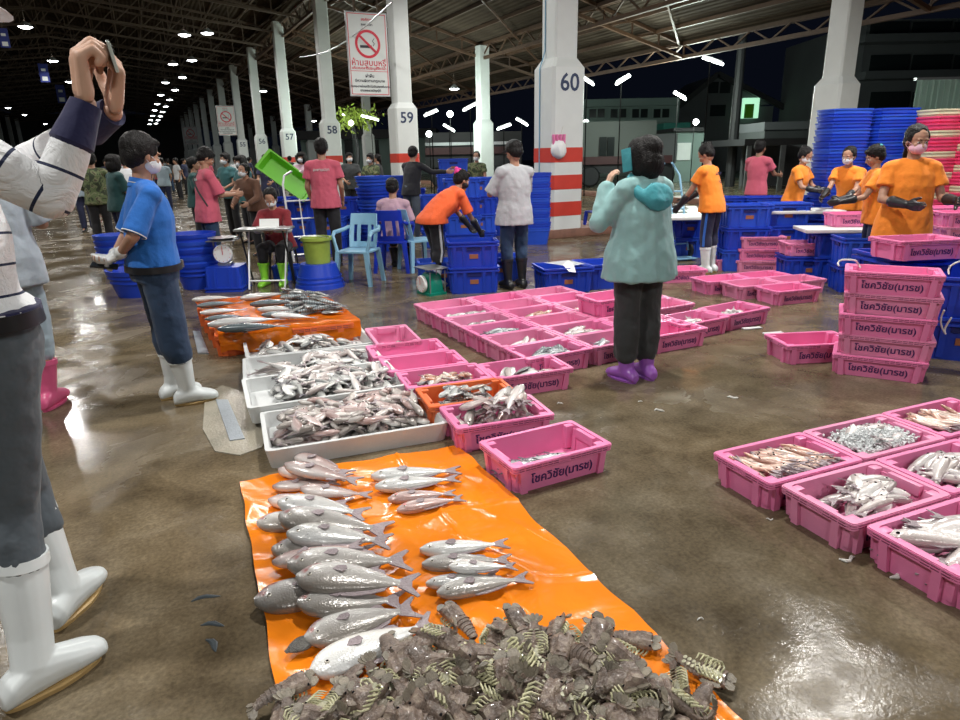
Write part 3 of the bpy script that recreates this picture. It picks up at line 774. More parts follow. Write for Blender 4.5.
# ================================================================ pink crates
CL, CW, CH = 0.575, 0.36, 0.15
def rrect(w, d, z, r=0.03, n=3):
    pts = []
    for cx, cy, a0 in ((w / 2 - r, d / 2 - r, 0), (-w / 2 + r, d / 2 - r, 90), (-w / 2 + r, -d / 2 + r, 180), (w / 2 - r, -d / 2 + r, 270)):
        for k in range(n + 1):
            a = R(a0 + 90 * k / n); pts.append(V((cx + r * math.cos(a), cy + r * math.sin(a), z)))
    return pts
def crate_parts(L, Wd, H, taper=0.9, wall=0.009, slots=3):
    bm = bmesh.new(); bl, bw = L * taper, Wd * (taper - 0.03)
    loft(bm, [rrect(bl, bw, 0.0), rrect(L - 0.03, Wd - 0.03, H - 0.012), rrect(L, Wd, H - 0.012, .02), rrect(L, Wd, H, .02), rrect(L - 0.045, Wd - 0.045, H), rrect(bl - 2 * wall, bw - 2 * wall, 0.012)])
    # corner and side pillars outside, handle blocks inside
    for sx in (-1, 1):
        for sy in (-1, 1):
            for (fx, fy) in ((1, 0.62), (0.86, 1)):
                x0, y0 = sx * fx * bl / 2, sy * fy * bw / 2; x1, y1 = sx * fx * (L - 0.03) / 2, sy * fy * (Wd - 0.03) / 2
                s = 0.035
                loft(bm, [[V((x0 + a * s * .5, y0 + b * s * .5, 0.0)) for a, b in ((-1, -1), (1, -1), (1, 1), (-1, 1))], [V((x1 + a * s * .5, y1 + b * s * .5, H - 0.02)) for a, b in ((-1, -1), (1, -1), (1, 1), (-1, 1))]])
        add_box(bm, (sx * (L / 2 - 0.032), 0, H - 0.03), (0.03, Wd * 0.42, 0.05), bevel=0.004)
        for sy in (-1, 1):
            add_box(bm, (sx * (L / 2 - 0.05), sy * (Wd / 2 - 0.045), H * 0.55), (0.05, 0.04, H * 0.86), bevel=0.006)
    tub = mesh_of(bm, 'tub', None, True, 35)
    bm = bmesh.new()
    for k in range(slots):
        z = H - 0.008 - 0.011 * k
        e = 0.006 - 0.002 * k
        loft(bm, [rrect(L + e, Wd + e, z - 0.0035, .02), rrect(L + e, Wd + e, z + 0.0035, .02), rrect(L - .03, Wd - .03, z + 0.0035, .02), rrect(L - .03, Wd - .03, z - 0.0035, .02), rrect(L + e, Wd + e, z - 0.0035, .02)], cap=False)
    rim = mesh_of(bm, 'ribbed_rim', None, True, 35)
    bm = bmesh.new()
    for sy in (-1, 1):
        for k in range(2):
            z = H - 0.0135 - 0.011 * k
            nseg = 16
            for i in range(nseg):
                if i in (nseg // 2 - 1, nseg // 2): continue
                x = -L / 2 + 0.03 + (L - 0.06) * (i + 0.5) / nseg
                add_box(bm, (x, sy * (Wd / 2 - 0.0035), z), ((L - 0.06) / nseg * 0.8, 0.012, 0.0042))
    for sx in (-1, 1):
        for k in range(2):
            z = H - 0.0135 - 0.011 * k
            for i in range(8):
                if i in (3, 4): continue
                y = -Wd / 2 + 0.03 + (Wd - 0.06) * (i + 0.5) / 8
                add_box(bm, (sx * (L / 2 - 0.0035), y, z), (0.012, (Wd - 0.06) / 8 * 0.8, 0.0042))
    slot = mesh_of(bm, 'rim_slots', None, False)
    return tub, rim, slot
TUB, RIM, SLOT = crate_parts(CL, CW, CH)
LETTER = text_mesh('painted_lettering', 'โชควิชัย(มารช)', 0.071, 0.0006)
_b = bmesh.new()
for _dx, _dy in ((-.0011, -.0006), (.0011, -.0006), (0, .0012)):
    _q = LETTER.copy()
    for v in _q.vertices: v.co.x += _dx; v.co.y += _dy; v.co.z += _dx * .15
    _b.from_mesh(_q); bpy.data.meshes.remove(_q)
LETTER = bpy.data.meshes.new('painted_lettering'); _b.to_mesh(LETTER); _b.free()
_lw = max(v.co.x for v in LETTER.vertices) - min(v.co.x for v in LETTER.vertices)
_ly = (max(v.co.y for v in LETTER.vertices) + min(v.co.y for v in LETTER.vertices)) / 2
for v in LETTER.vertices: v.co.x *= .36 / _lw; v.co.y = (v.co.y - _ly) * min(1.0, .36 / _lw)
print('LETTER', _lw, _ly, [round(max(v.co[i] for v in LETTER.vertices), 3) for i in range(3)])
LETTER.materials.append(M['ink'])
# lean of the front wall
_lean = math.atan((CW - 0.03 - CW * 0.87) / 2 / (CH - 0.012))
def make_crate(m, text=True, name='fish_crate'):
    t = empty(name)
    for nm, me in (('tub', TUB), ('ribbed_rim', RIM), ('rim_slots', SLOT)):
        me2 = me.copy(); me2.materials.append(M['slot'] if nm == 'rim_slots' else m); mobj(nm, me2, t)
    if text:
        for s in (-1, 1):
            o = bpy.data.objects.new('painted_lettering', LETTER); link(o, t)
            o.location = (s * -0.0, s * (CW * 0.87 / 2 + (CW - 0.03 - CW * 0.87) / 2 * 0.42 + 0.0035), 0.058)
            o.rotation_euler = (R(90) + _lean, 0, 0) if s < 0 else (R(90) + _lean, 0, R(180))
    return t
CR_A = make_crate(M['pink']); CR_B = make_crate(M['pink_b']); CR_O = make_crate(M['orange_plastic'], False, 'orange_crate')
def crate(x, y, deg, label, group=None, z=0.0, kind='a', tilt=0.0):
    p = {'a': CR_A, 'b': CR_B, 'o': CR_O}[kind]
    return place(p, (x, y, z), (R(tilt), 0, R(deg)), label, 'crate', group)

FISH = {}
def fproto(k, *a, **kw):
    if k not in FISH: FISH[k] = [small_fish(*a, bend=b, **kw) for b in (0.12, -0.15, 0.3)]
fproto('silver', 'silver_fish', 0.19, 0.066, 0.030, 'silver', finm='fin_dark')
fproto('smallsilver', 'small_silver_fish', 0.14, 0.05, 0.022, 'silver', finm='fin_dark')
fproto('pinkish', 'pinkish_fish', 0.20, 0.062, 0.036, 'pinkish')
fproto('grey', 'grey_fish', 0.175, 0.05, 0.034, 'greyfish')
fproto('mackerel', 'mackerel', 0.25, 0.05, 0.036, 'mackerel', finm='fin_dark')
fproto('pale', 'pale_fish', 0.25, 0.055, 0.04, 'pale')
fproto('thin', 'slender_fish', 0.20, 0.026, 0.018, 'shrimp')
fproto('red', 'reddish_fish', 0.16, 0.05, 0.028, 'reddish')
FN = {'silver': (0.19, .066, .03), 'smallsilver': (0.14, .05, .022), 'pinkish': (.20, .062, .036), 'grey': (.175, .05, .034), 'mackerel': (.25, .05, .036), 'pale': (.25, .055, .04), 'thin': (.20, .026, .018), 'red': (.16, .05, .028)}
def fish_at(hp, k, x, y, a, label, group, sc=1.0, roll=0.0):
    L, H, T = FN[k]
    loc, rot = hp.lay(x, y, a, L * sc, H * sc, T * sc, roll=0)
    if roll:
        rot = (rot.to_matrix() @ Matrix.Rotation(roll, 3, 'X')).to_euler()
    return place(random.choice(FISH[k]), loc, rot, label, 'fish', group, sc)
def fill(origin, yaw, w, d, base, n, kinds, label, group, angle=None, spread=0.5, scr=(0.9, 1.1), off=(0, 0), mound=1.0, cap=0.11):
    hp = Heap(origin, yaw, w + .1, d + .1, base, cap=cap)
    for i in range(n):
        k = random.choice(kinds)
        L = FN[k][0]
        a = (angle if angle is not None else random.uniform(0, 6.28)) + random.gauss(0, spread)
        if angle is not None and random.random() < 0.12: a += math.pi
        lx = max(0.0, w / 2 - L * .5 * abs(math.cos(a))); ly = max(0.0, d / 2 - L * .5 * abs(math.sin(a)) - .01)
        q = mound if i > n * 0.5 else 1.0
        x = random.uniform(-lx, lx) * q + off[0]; y = random.uniform(-ly, ly) * q + off[1]
        fish_at(hp, k, x, y, a, label, group, random.uniform(*scr), random.choice((0, math.pi)) + random.gauss(0, 0.15))
    return hp
def crate_fill(x, y, deg, n, kinds, label, group, z=0.0, **kw):
    return fill((x, y, z), R(deg), CL - 0.10, CW - 0.10, 0.016, n, kinds, label, group, **{'cap': 0.085, **kw})

# ---- the short row of crates beside the white trays
A19 = 19
crate(-0.72, 5.28, -71, 'nearly empty pink crate farthest up the short row beside the orange tarp table', kind='b')
crate_fill(-0.72, 5.28, -71, 3, ['grey'], 'small grey fish lying in the farthest crate of the short row', 'fish in the far crate of the short row', angle=0.3)
crate(-0.56, 4.87, A19, 'empty pink crate second from the far end of the short row')
crate(-0.41, 4.53, A19, 'empty pink crate right behind the crate of small reddish fish', z=0.0)
crate(-0.245, 4.19, A19, 'pink crate filled with small reddish fish behind the orange crate')
crate_fill(-0.245, 4.19, A19, 46, ['red', 'red', 'smallsilver'], 'small reddish fish in the pink crate behind the orange crate', 'reddish fish in the crate behind the orange one', cap=.12)
crate(-0.085, 3.86, A19, 'orange crate heaped with small pale shellfish and fish', kind='o')
crate_fill(-0.085, 3.86, A19, 70, ['smallsilver', 'red', 'smallsilver'], 'small pale fish heaped in the orange crate', 'pale fish in the orange crate', scr=(0.75, 1.1), mound=.8, cap=.16)
crate(0.085, 3.53, A19, 'pink crate overfilled with large grey fish in front of the orange crate')
crate_fill(0.085, 3.53, A19, 34, ['pinkish', 'pale', 'grey'], 'large grey fish piled over the rim of the pink crate before the orange crate', 'large grey fish over the crate rim', scr=(1.05, 1.3), angle=1.2, spread=0.6, mound=.8, cap=.19)
crate(0.31, 4.35, 21, 'pink crate of grey fish standing alone right of the reddish fish crate')
crate_fill(0.31, 4.35, 21, 20, ['grey', 'silver'], 'grey fish lying in the crate right of the reddish fish', 'grey fish in the lone crate', angle=1.0)
crate(0.32, 3.075, 27, 'nearest pink crate with four silver fish, touching the orange tarp corner')
crate_fill(0.32, 3.075, 27, 11, ['silver', 'mackerel'], 'silver fish on the bottom of the nearest pink crate', 'silver fish in the nearest crate', angle=-.5, spread=.3, scr=(1.05, 1.2), off=(-0.05, 0), cap=.04)

# ---- the middle block: six rows, three and four crates wide
ax = V((math.cos(R(27)), math.sin(R(27)), 0)); bx = V((-math.sin(R(27)), math.cos(R(27)), 0))
def blk(c, r): return V((0.515, 4.78, 0)) + ax * 0.585 * c + bx * 0.366 * r
side = ['left end', 'second from left', 'third from left', 'right end']
rown = ['front row', 'second row', 'third row', 'fourth row', 'fifth row', 'back row']
cont = {(0, 0): ('mackerel', 20, 'mackerel'), (1, 0): ('mackerel', 8, 'mackerel'), (0, 1): ('pale', 7, 'pale fish'), (1, 1): ('pale', 24, 'pale fish'),
        (0, 2): ('mackerel', 26, 'mackerel'), (0, 3): ('silver', 18, 'silver fish'), (1, 3): ('red', 34, 'reddish fish'), (0, 4): ('silver', 32, 'silver fish'), (2, 3): ('red', 26, 'reddish fish')}
for r in range(6):
    for c in range(4):
        if c == 3 and r not in (2, 3): continue
        p = blk(c, r); yaw = 27 + random.uniform(-1, 1)
        q = cont.get((c, r))
        lab = f'pink crate {side[c]} in the {rown[r]}, middle block' + (f', holding {q[2]}' if q else ', empty')
        crate(p.x, p.y, yaw, lab, kind='ab'[(r + c) % 2])
        if c == 2 and r in (2,):
            crate(p.x, p.y, yaw, 'upper pink crate of a stacked pair behind the woman in the teal jacket', z=CH)
        if q:
            crate_fill(p.x, p.y, yaw, int(q[1] * 1.3), [q[0]], f'{q[2]} in the {side[c]} crate, {rown[r]}, middle block', f'{q[2]} {rown[r]} {side[c]} crate', angle=0.35, spread=0.35)
# ---- two crates of white fish right of the teal jacket
_e = gz(728.6, 315.5, CH); _f = gz(777, 306, CH); _d = (_f - _e).normalized(); _n = V((-_d.y, _d.x, 0)); _yaw = math.degrees(math.atan2(_d.y, _d.x))
pE = (_e + _d * CL / 2 + _n * CW / 2); pD = pE - _d * (CL + 0.012) - _n * 0.03
crate(pE.x, pE.y, _yaw, 'right one of two joined pink crates of white fish behind the single puddle crate'); crate(pD.x, pD.y, _yaw, 'left one of two joined pink crates of white fish, right of the teal jacket')
crate_fill(pE.x, pE.y, _yaw, 16, ['pale', 'silver'], 'white fish in the right crate of the joined pair', 'white fish in the right joined crate', angle=.2)
crate_fill(pD.x, pD.y, _yaw, 22, ['pale', 'silver'], 'white fish in the left crate of the joined pair', 'white fish in the left joined crate', angle=.2)
# ---- block of empty crates before the sorting benches
_e = gz(778, 292, CH); _f = gz(824, 287.5, CH); _d = (_f - _e).normalized(); _n = V((-_d.y, _d.x, 0)); _yaw = math.degrees(math.atan2(_d.y, _d.x))
p3 = _e + _d * CL / 2 + _n * CW / 2
for i, (a, b, lab) in enumerate(((0, 0, 'nearest empty pink crate of the block before the sorting benches'), (-0.3, 1, 'second empty pink crate back along the left edge of the bench block'), (-0.5, 2, 'far left empty pink crate of the block before the benches'),
                                 (0.75, 1, 'right hand empty pink crate of the bench block, by the tall stack'), (0.55, 2, 'back right empty pink crate of the bench block'))):
    q = p3 + _d * a * (CL + .01) * (1.0 if abs(a) > .6 else 1.0) + _n * b * (CW + 0.006)
    if b == 1 and a < 0: q = p3 - _d * 0.16 + _n * (CW + .006)
    if b == 2 and a < 0: q = p3 - _d * 0.30 + _n * 2 * (CW + .006)
    if b == 1 and a > 0: q = p3 + _d * (CL + .01 - .16) + _n * (CW + .006)
    if b == 2 and a > 0: q = p3 + _d * (CL + .01 - .30) + _n * 2 * (CW + .006)
    crate(q.x, q.y, _yaw, lab, kind='ab'[i % 2])
# ---- stack of three by the white boots
q = gz(759, 272.5, 0) + V((0.03, 0.2, 0))
for k, w in enumerate(('bottom', 'middle', 'top')):
    crate(q.x + .01 * k, q.y, -10 + 2 * k, f'{w} pink crate of the stack of three beside the white boots', z=CH * k * 1.03, kind='ba'[k % 2])
crate(q.x + 0.62, q.y + 0.12, -10, 'low pink crate tucked right behind the stack of three')
# the next one rests on a blue crate; left ones by the boots
q = gz(684, 283, 0) + V((0, 0.2, 0))
crate(q.x, q.y, 8, 'pink crate standing behind the teal jacket, left of the white boots', kind='a')
crate(3.42, 9.0, 10, 'pink crate on the floor behind the white boots', kind='b')
# ---- single crate and the stack of five
crate(2.56, 4.90, 5, 'single empty pink crate in the puddle left of the stack of five', kind='a')
STK = V((2.86, 4.50, 0))
for k, w in enumerate(('bottom', 'second lowest', 'middle', 'second highest', 'top')):
    crate(STK.x + (0.012 if k % 2 else -0.008), STK.y, -30 + (k % 3) * 1.2, f'{w} pink crate in the stack of five with white rope loops', z=(CH - 0.002) * k, kind='ab'[k % 2])
# rope loops on the stack
for i, (rp, w_, hh) in enumerate((((3.07, 4.26, .745), 0.17, 0.10), ((2.66, 4.56, .748), -0.16, 0.06), ((3.10, 4.28, .50), 0.05, -0.16))):
    bm = bmesh.new(); p = V((0, 0, 0))
    pts = [V((w_ * (1 - math.cos(math.pi * k / 10)) / 2, 0.02 * math.sin(k), hh * math.sin(math.pi * k / 10 * 0.9))) for k in range(11)]
    add_tube(bm, pts, 0.006, 6)
    o = obj('rope_loop', bm, M['rope']); o.location = rp
    tag(o, ('white rope loop curling from the upper right corner of the stack of five', 'white rope loop at the upper left corner of the stack of five', 'white rope end hanging at the right side of the stack of five')[i], 'rope')

# ---- the large block on the right
a22 = V((math.cos(R(22.5)), math.sin(R(22.5)), 0)); n22 = V((math.sin(R(26)), -math.cos(R(26)), 0))
rn = ['far row', 'second row', 'third row', 'near row']; cn = ['left', 'middle', 'right']
big = {(0, 0): ('thin', 150, 'slender orange pink fish'), (1, 0): ('pale', 34, 'white squid like fish'), (2, 0): ('thin', 90, 'slender orange pink fish'), (0, 1): ('pale', 34, 'long pale fish'), (1, 1): ('pale', 34, 'pale fish'), (2, 1): ('pale', 24, 'silver fish'),
       (0, 2): ('pale', 18, 'large pale fish'), (1, 2): ('pale', 22, 'pale fish'), (0, 3): ('pale', 16, 'pale fish')}
for (c, r), (k, n, nm) in big.items():
    p = V((1.455, 2.865, 0)) + a22 * 0.585 * c + n22 * 0.385 * r + (a22 * 0.012 * r)
    z = 0.0
    crate(p.x, p.y, 22.5 + random.uniform(-.8, .8), f'pink crate, {cn[c]} in {rn[r]} of right hand block, full of {nm}', kind='ab'[(c + r) % 2], z=z)
    ang = {(0, 0): 2.2, (1, 0): 0.4, (2, 0): 1.9, (0, 1): 0.1, (0, 2): -0.4}.get((c, r), 0.2)
    if (c, r) == (1, 0): FM['pale']
    hp = crate_fill(p.x, p.y, 22.5, n, [k], f'{nm} in the {cn[c]} crate, {rn[r]}, right hand block', f'{nm} {rn[r]} {cn[c]} right block', z=z, angle=ang, spread=0.22 if k == 'thin' else 0.4,
                    cap=.115, scr=(1.25, 1.5) if (c, r) == (0, 2) else ((1.1, 1.4) if k == 'thin' else (0.85, 1.1)))
# crushed ice on the middle far crate
M['ice'] = mat('crushed_ice', (0.80, 0.83, 0.84), 0.2, 0.1, 30, 0.8, 90)
bm = bmesh.new(); random.seed(5)
for i in range(1500):
    x, y = random.gauss(0, .13), random.gauss(0, .075)
    if abs(x) > .22 or abs(y) > .13: continue
    s = random.uniform(.006, .014)
    add_box(bm, (x, y, 0.012 + 0.035 * math.exp(-(x / .15) ** 2 - (y / .1) ** 2) * random.random()), (s, s * random.uniform(.6, 1.2), s * .7), Euler((random.random() * 3, random.random() * 3, random.random() * 3)).to_matrix())
o = obj('crushed_ice', bm, M['ice'], smooth=False); p = V((1.455, 2.865, 0)) + a22 * .585; o.location = (p.x, p.y, 0.122); o.rotation_euler = (0, 0, R(22.5))
tag(o, 'heap of crushed ice on the fish in the far middle crate', 'ice', kind='stuff')

# ================================================================ white polystyrene trays
random.seed(11)
TW, TD, TH = 1.0, 0.60, 0.11
bm = bmesh.new()
loft(bm, [rrect(TW - .04, TD - .04, 0, .03), rrect(TW, TD, TH, .03), rrect(TW - .05, TD - .05, TH, .03), rrect(TW - .08, TD - .08, 0.02, .03)])
TRAY = mesh_of(bm, 'white_tray', M['styro'], True, 35)
bm = bmesh.new()
tdir = V((0.383, -0.924, 0)); tcr = V((0.94, 0.342, 0))
tray_yaw = math.degrees(math.atan2(tcr.y, tcr.x))
t0 = V((-1.105, 3.12, 0)) + tcr * TW / 2 - tdir * TD / 2
TR = []
for k, (lab, dz, sh) in enumerate((('white foam tray nearest the orange tarp, heaped with pinkish grey fish', 0, 0), ('white foam tray second from the front, heaped with silver fish', 0.035, -.05), ('white foam tray third from the front, partly bare', 0.0, -0.02), ('farthest white foam tray, by the orange tarp table', 0.0, 0.03))):
    p = t0 - tdir * (TD + 0.01) * k + tcr * sh
    o = mobj('white_tray', TRAY, None, (p.x, p.y, dz)); o.rotation_euler = (0, 0, R(tray_yaw + (0, 2, -1, 1)[k])); tag(o, lab, 'tray')
    if dz: pass
    TR.append(p + V((0, 0, dz)))
fill(TR[3], R(tray_yaw), TW - .12, TD - .12, .02, 95, ['silver', 'smallsilver', 'grey'], 'dark backed silver fish in the farthest white tray', 'fish in the farthest white tray', scr=(0.8, 1.05))
fill(TR[2] + tcr * .16, R(tray_yaw), TW - .45, TD - .08, .02, 80, ['silver', 'smallsilver', 'pale'], 'silver fish in the third white tray', 'silver fish in the third white tray', scr=(0.9, 1.15))
fill(TR[2] - tcr * .30, R(tray_yaw), .4, TD - .3, .02, 5, ['pale'], 'long pale fish lying at the left edge of the third white tray', 'long fish in the third tray', angle=0.05, spread=.08, scr=(1.3, 1.5))
fill(TR[1] + tcr * .07, R(tray_yaw), TW - .16, TD + .02, .02, 170, ['silver', 'smallsilver', 'pale'], 'silver fish heaped in the second white tray', 'silver fish in the second white tray', scr=(0.85, 1.1), mound=.9, cap=.14)
fill(TR[0] + tcr * .0 - tdir * .04, R(tray_yaw), TW - .06, TD - .02, .02, 190, ['grey', 'pinkish', 'grey'], 'pinkish grey fish heaped in the front white tray', 'pinkish grey fish in the front white tray', scr=(0.85, 1.15), mound=.9, cap=.14)

# ================================================================ the orange tarp in front with its fish and slipper lobsters
TC = [gz(240, 483), gz(458, 447), gz(762, 742), gz(283, 730)]
def tarp_sheet(name, C, nx, ny, f, m, label, drop=0.0):
    bm = bmesh.new(); vs = []
    for j in range(ny + 1):
        row = []
        for i in range(nx + 1):
            s, t_ = i / nx, j / ny
            p = C[0].lerp(C[1], s).lerp(C[3].lerp(C[2], s), t_)
            row.append(bm.verts.new(f(p, s, t_)))
        vs.append(row)
    for j in range(ny):
        for i in range(nx): bm.faces.new((vs[j][i], vs[j][i + 1], vs[j + 1][i + 1], vs[j + 1][i]))
    lo = [[bm.verts.new(v.co - V((0, 0, 0.003))) for v in row] for row in vs]
    for j in range(ny):
        for i in range(nx): bm.faces.new((lo[j][i], lo[j + 1][i], lo[j + 1][i + 1], lo[j][i + 1]))
    for j in range(ny):
        for i in (0, nx): bm.faces.new((vs[j][i], vs[j + 1][i], lo[j + 1][i], lo[j][i]))
    for i in range(nx):
        for j in (0, ny): bm.faces.new((vs[j][i], vs[j][i + 1], lo[j][i + 1], lo[j][i]))
    o = obj(name, bm, m, None, True, 60); tag(o, label, 'tarp'); return o
def wrinkle(p, s, t_):
    n = noise.noise(V((p.x * 5, p.y * 5, 1.3))) * 0.006 + max(0, .35 - abs(noise.noise(V((p.x * 4 + p.y * 3, p.y * 3 - p.x * 2, 3.3))))) * .030 + abs(noise.noise(V((p.x * 1.6 + p.y * 2.2, p.y * 1.1 - p.x, 7.3)))) * 0.020
    # fold lines of a once folded sheet
    for q, w in ((0.36, s), (0.7, s), (0.33, t_), (0.62, t_)):
        n += 0.008 * math.exp(-((w - q) / 0.008) ** 2)
    e = min(s, 1 - s, t_, 1 - t_)
    wob = V((noise.noise(V((p.y * 6, 0, 0))), noise.noise(V((p.x * 6, 4, 0))), 0)) * 0.012
    return V((p.x, p.y, 0.008 + max(0, n))) + wob
tarp_sheet('orange_tarp', TC, 120, 130, wrinkle, M['tarp'], 'bright orange plastic tarp spread on the wet floor in the foreground')
TB = 0.020
# second sheet overlapping at the near right corner
SB = [big_fish('large_grey_fish', 0.40, 0.148, 0.066, 'snapper', bend=b, finm='fin') for b in (0.05, -0.1)]
SWt = [big_fish('white_bellied_fish', 0.40, 0.132, 0.065, 'white', bend=0.06)]
SP = [big_fish('pink_tinged_fish', 0.30, 0.075, 0.045, 'pinkish', bend=0.05)]
SV = [big_fish('silver_long_fish', 0.33, 0.08, 0.048, 'white', bend=-0.05)]
SG = [big_fish('grey_long_fish', 0.33, 0.085, 0.048, 'snapper', bend=0.04)]
hp = Heap((0, 2.3, 0), 0, 3.2, 2.6, TB, cap=0.085)
def lay_px(protos, hx, hy, tx, ty, L, Hh, T, label, z=0.06, flip=0):
    a = gz(hx, hy, z); b = gz(tx, ty, z); d = a - b; c = (a + b) / 2
    sc = d.length / L; sc = min(1.35, max(0.6, sc))
    x, y = hp.local(c)
    loc, rot = hp.lay(x, y, math.atan2(d.y, d.x), L * sc, Hh * sc, T * sc, maxtilt=12)
    if flip: rot = (rot.to_matrix() @ Matrix.Rotation(math.pi, 3, 'X')).to_euler()
    place(random.choice(protos), loc, rot, label, 'fish', None, sc)
big_layout = [
 # underneath first
 ('S', 256, 520, 345, 512, 1, 'pale fish poking out left under the upper fish of the left row'),
 ('P', 268, 497, 350, 500, 0, 'pinkish fish partly hidden near the top of the left row'),
 ('S', 272, 545, 372, 548, 1, 'grey fish half hidden under the middle of the left row'),
 ('P', 272, 562, 365, 552, 0, 'pinkish fish whose snout shows left below the middle of the left row'),
 ('S', 254, 600, 385, 572, 1, 'large silver fish whose head sticks out farthest left of the row'),
 ('S', 297, 607, 405, 596, 1, 'dark headed fish tucked under the big grey fish of the left row'),
 ('P', 272, 483, 340, 478, 0, 'pinkish fish at the top left corner of the orange tarp'),
 ('P', 274, 466, 353, 478, 0, 'reddish nosed fish lying from the front white tray onto the tarp'),
 ('P', 288, 450, 357, 474, 0, 'long pinkish fish hanging over the front tray corner onto the tarp'),
 ('P', 284, 474, 362, 484, 0, 'pinkish fish just below the front white tray corner'),
 ('P', 300, 494, 372, 490, 0, 'slim pinkish fish with its tail pointing at the right hand pile'),
 ('W', 279, 508, 368, 513, 1, 'white bellied fish fourth from the top of the left row'),
 ('S', 279, 524, 390, 528, 1, 'olive grey fish above the middle of the left row'),
 ('W', 288, 543, 392, 541, 1, 'bright silver fish in the middle of the left row'),
 ('S', 288, 575, 410, 556, 1, 'grey fish with spotted gill just above the largest fish'),
 ('S', 297, 590, 420, 583, 1, 'largest grey fish of the left row with a big blunt head'),
 ('S', 304, 634, 417, 604, 1, 'grey fish second from the bottom of the left row'),
 ('W', 310, 668, 436, 616, 1, 'white bellied fish lowest in the left row beside the lobsters'),
]
for k, hx, hy, tx, ty, fl, lab in big_layout:
    pr, (L, Hh, T) = {'S': (SB, (.40, .14, .055)), 'W': (SWt, (.40, .125, .055)), 'P': (SP, (.30, .075, .045))}[k]
    lay_px(pr, hx, hy, tx, ty, L, Hh, T, lab, flip=0 if fl == 1 else math.pi)
for k, hx, hy, tx, ty, lab in (
 ('V', 368, 480, 464, 473, 'long silver fish topmost of the four by the tarp top edge'), ('V', 375, 490, 460, 481, 'silver fish second of the four near the tarp top edge'),
 ('P', 388, 501, 456, 494, 'pinkish fish third of the four near the tarp top edge'), ('P', 397, 512, 464, 499, 'rosy fish lowest of the four near the tarp top edge'),
 ('V', 426, 586, 500, 576, 'silver fish half hidden in the right hand pile'), ('V', 420, 553, 509, 546, 'silver fish topmost of the right hand pile on the tarp'),
 ('G', 422, 567, 512, 561, 'brownish grey fish second in the right hand pile on the tarp'), ('V', 449, 578, 517, 570, 'white silver fish third in the right hand pile on the tarp'), ('G', 437, 596, 530, 579, 'grey fish lowest in the right hand pile on the tarp')):
    pr, (L, Hh, T) = {'V': (SV, (.33, .08, .048)), 'G': (SG, (.33, .085, .048)), 'P': (SP, (.30, .075, .045))}[k]
    lay_px(pr, hx, hy, tx, ty, L, Hh, T, lab, z=.03)

# ---- slipper lobsters
def lob_mat(name, stops, sc, bump):
    m, t, b = newmat(name); tc = t.nodes.new('ShaderNodeTexCoord')
    n = tnoise(t, tc.outputs['Object'], sc, 5, 0.65); c = ramp(t, n.outputs[0], stops)
    oi = t.nodes.new('ShaderNodeObjectInfo'); vr = t.nodes.new('ShaderNodeMapRange'); vr.inputs[3].default_value = 0.75; vr.inputs[4].default_value = 1.2; t.links.new(oi.outputs['Random'], vr.inputs[0])
    mv = t.nodes.new('ShaderNodeMix'); mv.data_type = 'RGBA'; mv.blend_type = 'MULTIPLY'; mv.inputs[0].default_value = 1
    t.links.new(c.outputs[0], mv.inputs[6]); t.links.new(vr.outputs[0], mv.inputs[7]); t.links.new(mv.outputs[2], b.inputs['Base Color'])
    n2 = tnoise(t, tc.outputs['Object'], 160, 2); bp = t.nodes.new('ShaderNodeBump'); bp.inputs['Strength'].default_value = bump; bp.inputs['Distance'].default_value = 0.004
    t.links.new(n2.outputs[0], bp.inputs['Height']); t.links.new(bp.outputs[0], b.inputs['Normal']); setp(b, rough=0.36, coat=0.3)
    return m
LM = {'shell': lob_mat('lobster_shell', [(0.3, (0.06, 0.045, 0.036)), (0.52, (0.17, 0.125, 0.10)), (0.75, (0.32, 0.27, 0.21))], 25, 0.7),
      'plate': lob_mat('lobster_plate', [(0.3, (0.09, 0.08, 0.062)), (0.7, (0.27, 0.235, 0.18))], 25, 0.5),
      'leg': lob_mat('lobster_leg', [(0.3, (0.30, 0.30, 0.17)), (0.55, (0.55, 0.53, 0.34)), (0.8, (0.62, 0.58, 0.42))], 40, 0.3),
      'under': lob_mat('lobster_underside', [(0.3, (0.24, 0.25, 0.17)), (0.6, (0.44, 0.42, 0.30)), (0.8, (0.5, 0.42, 0.34))], 30, 0.5)}
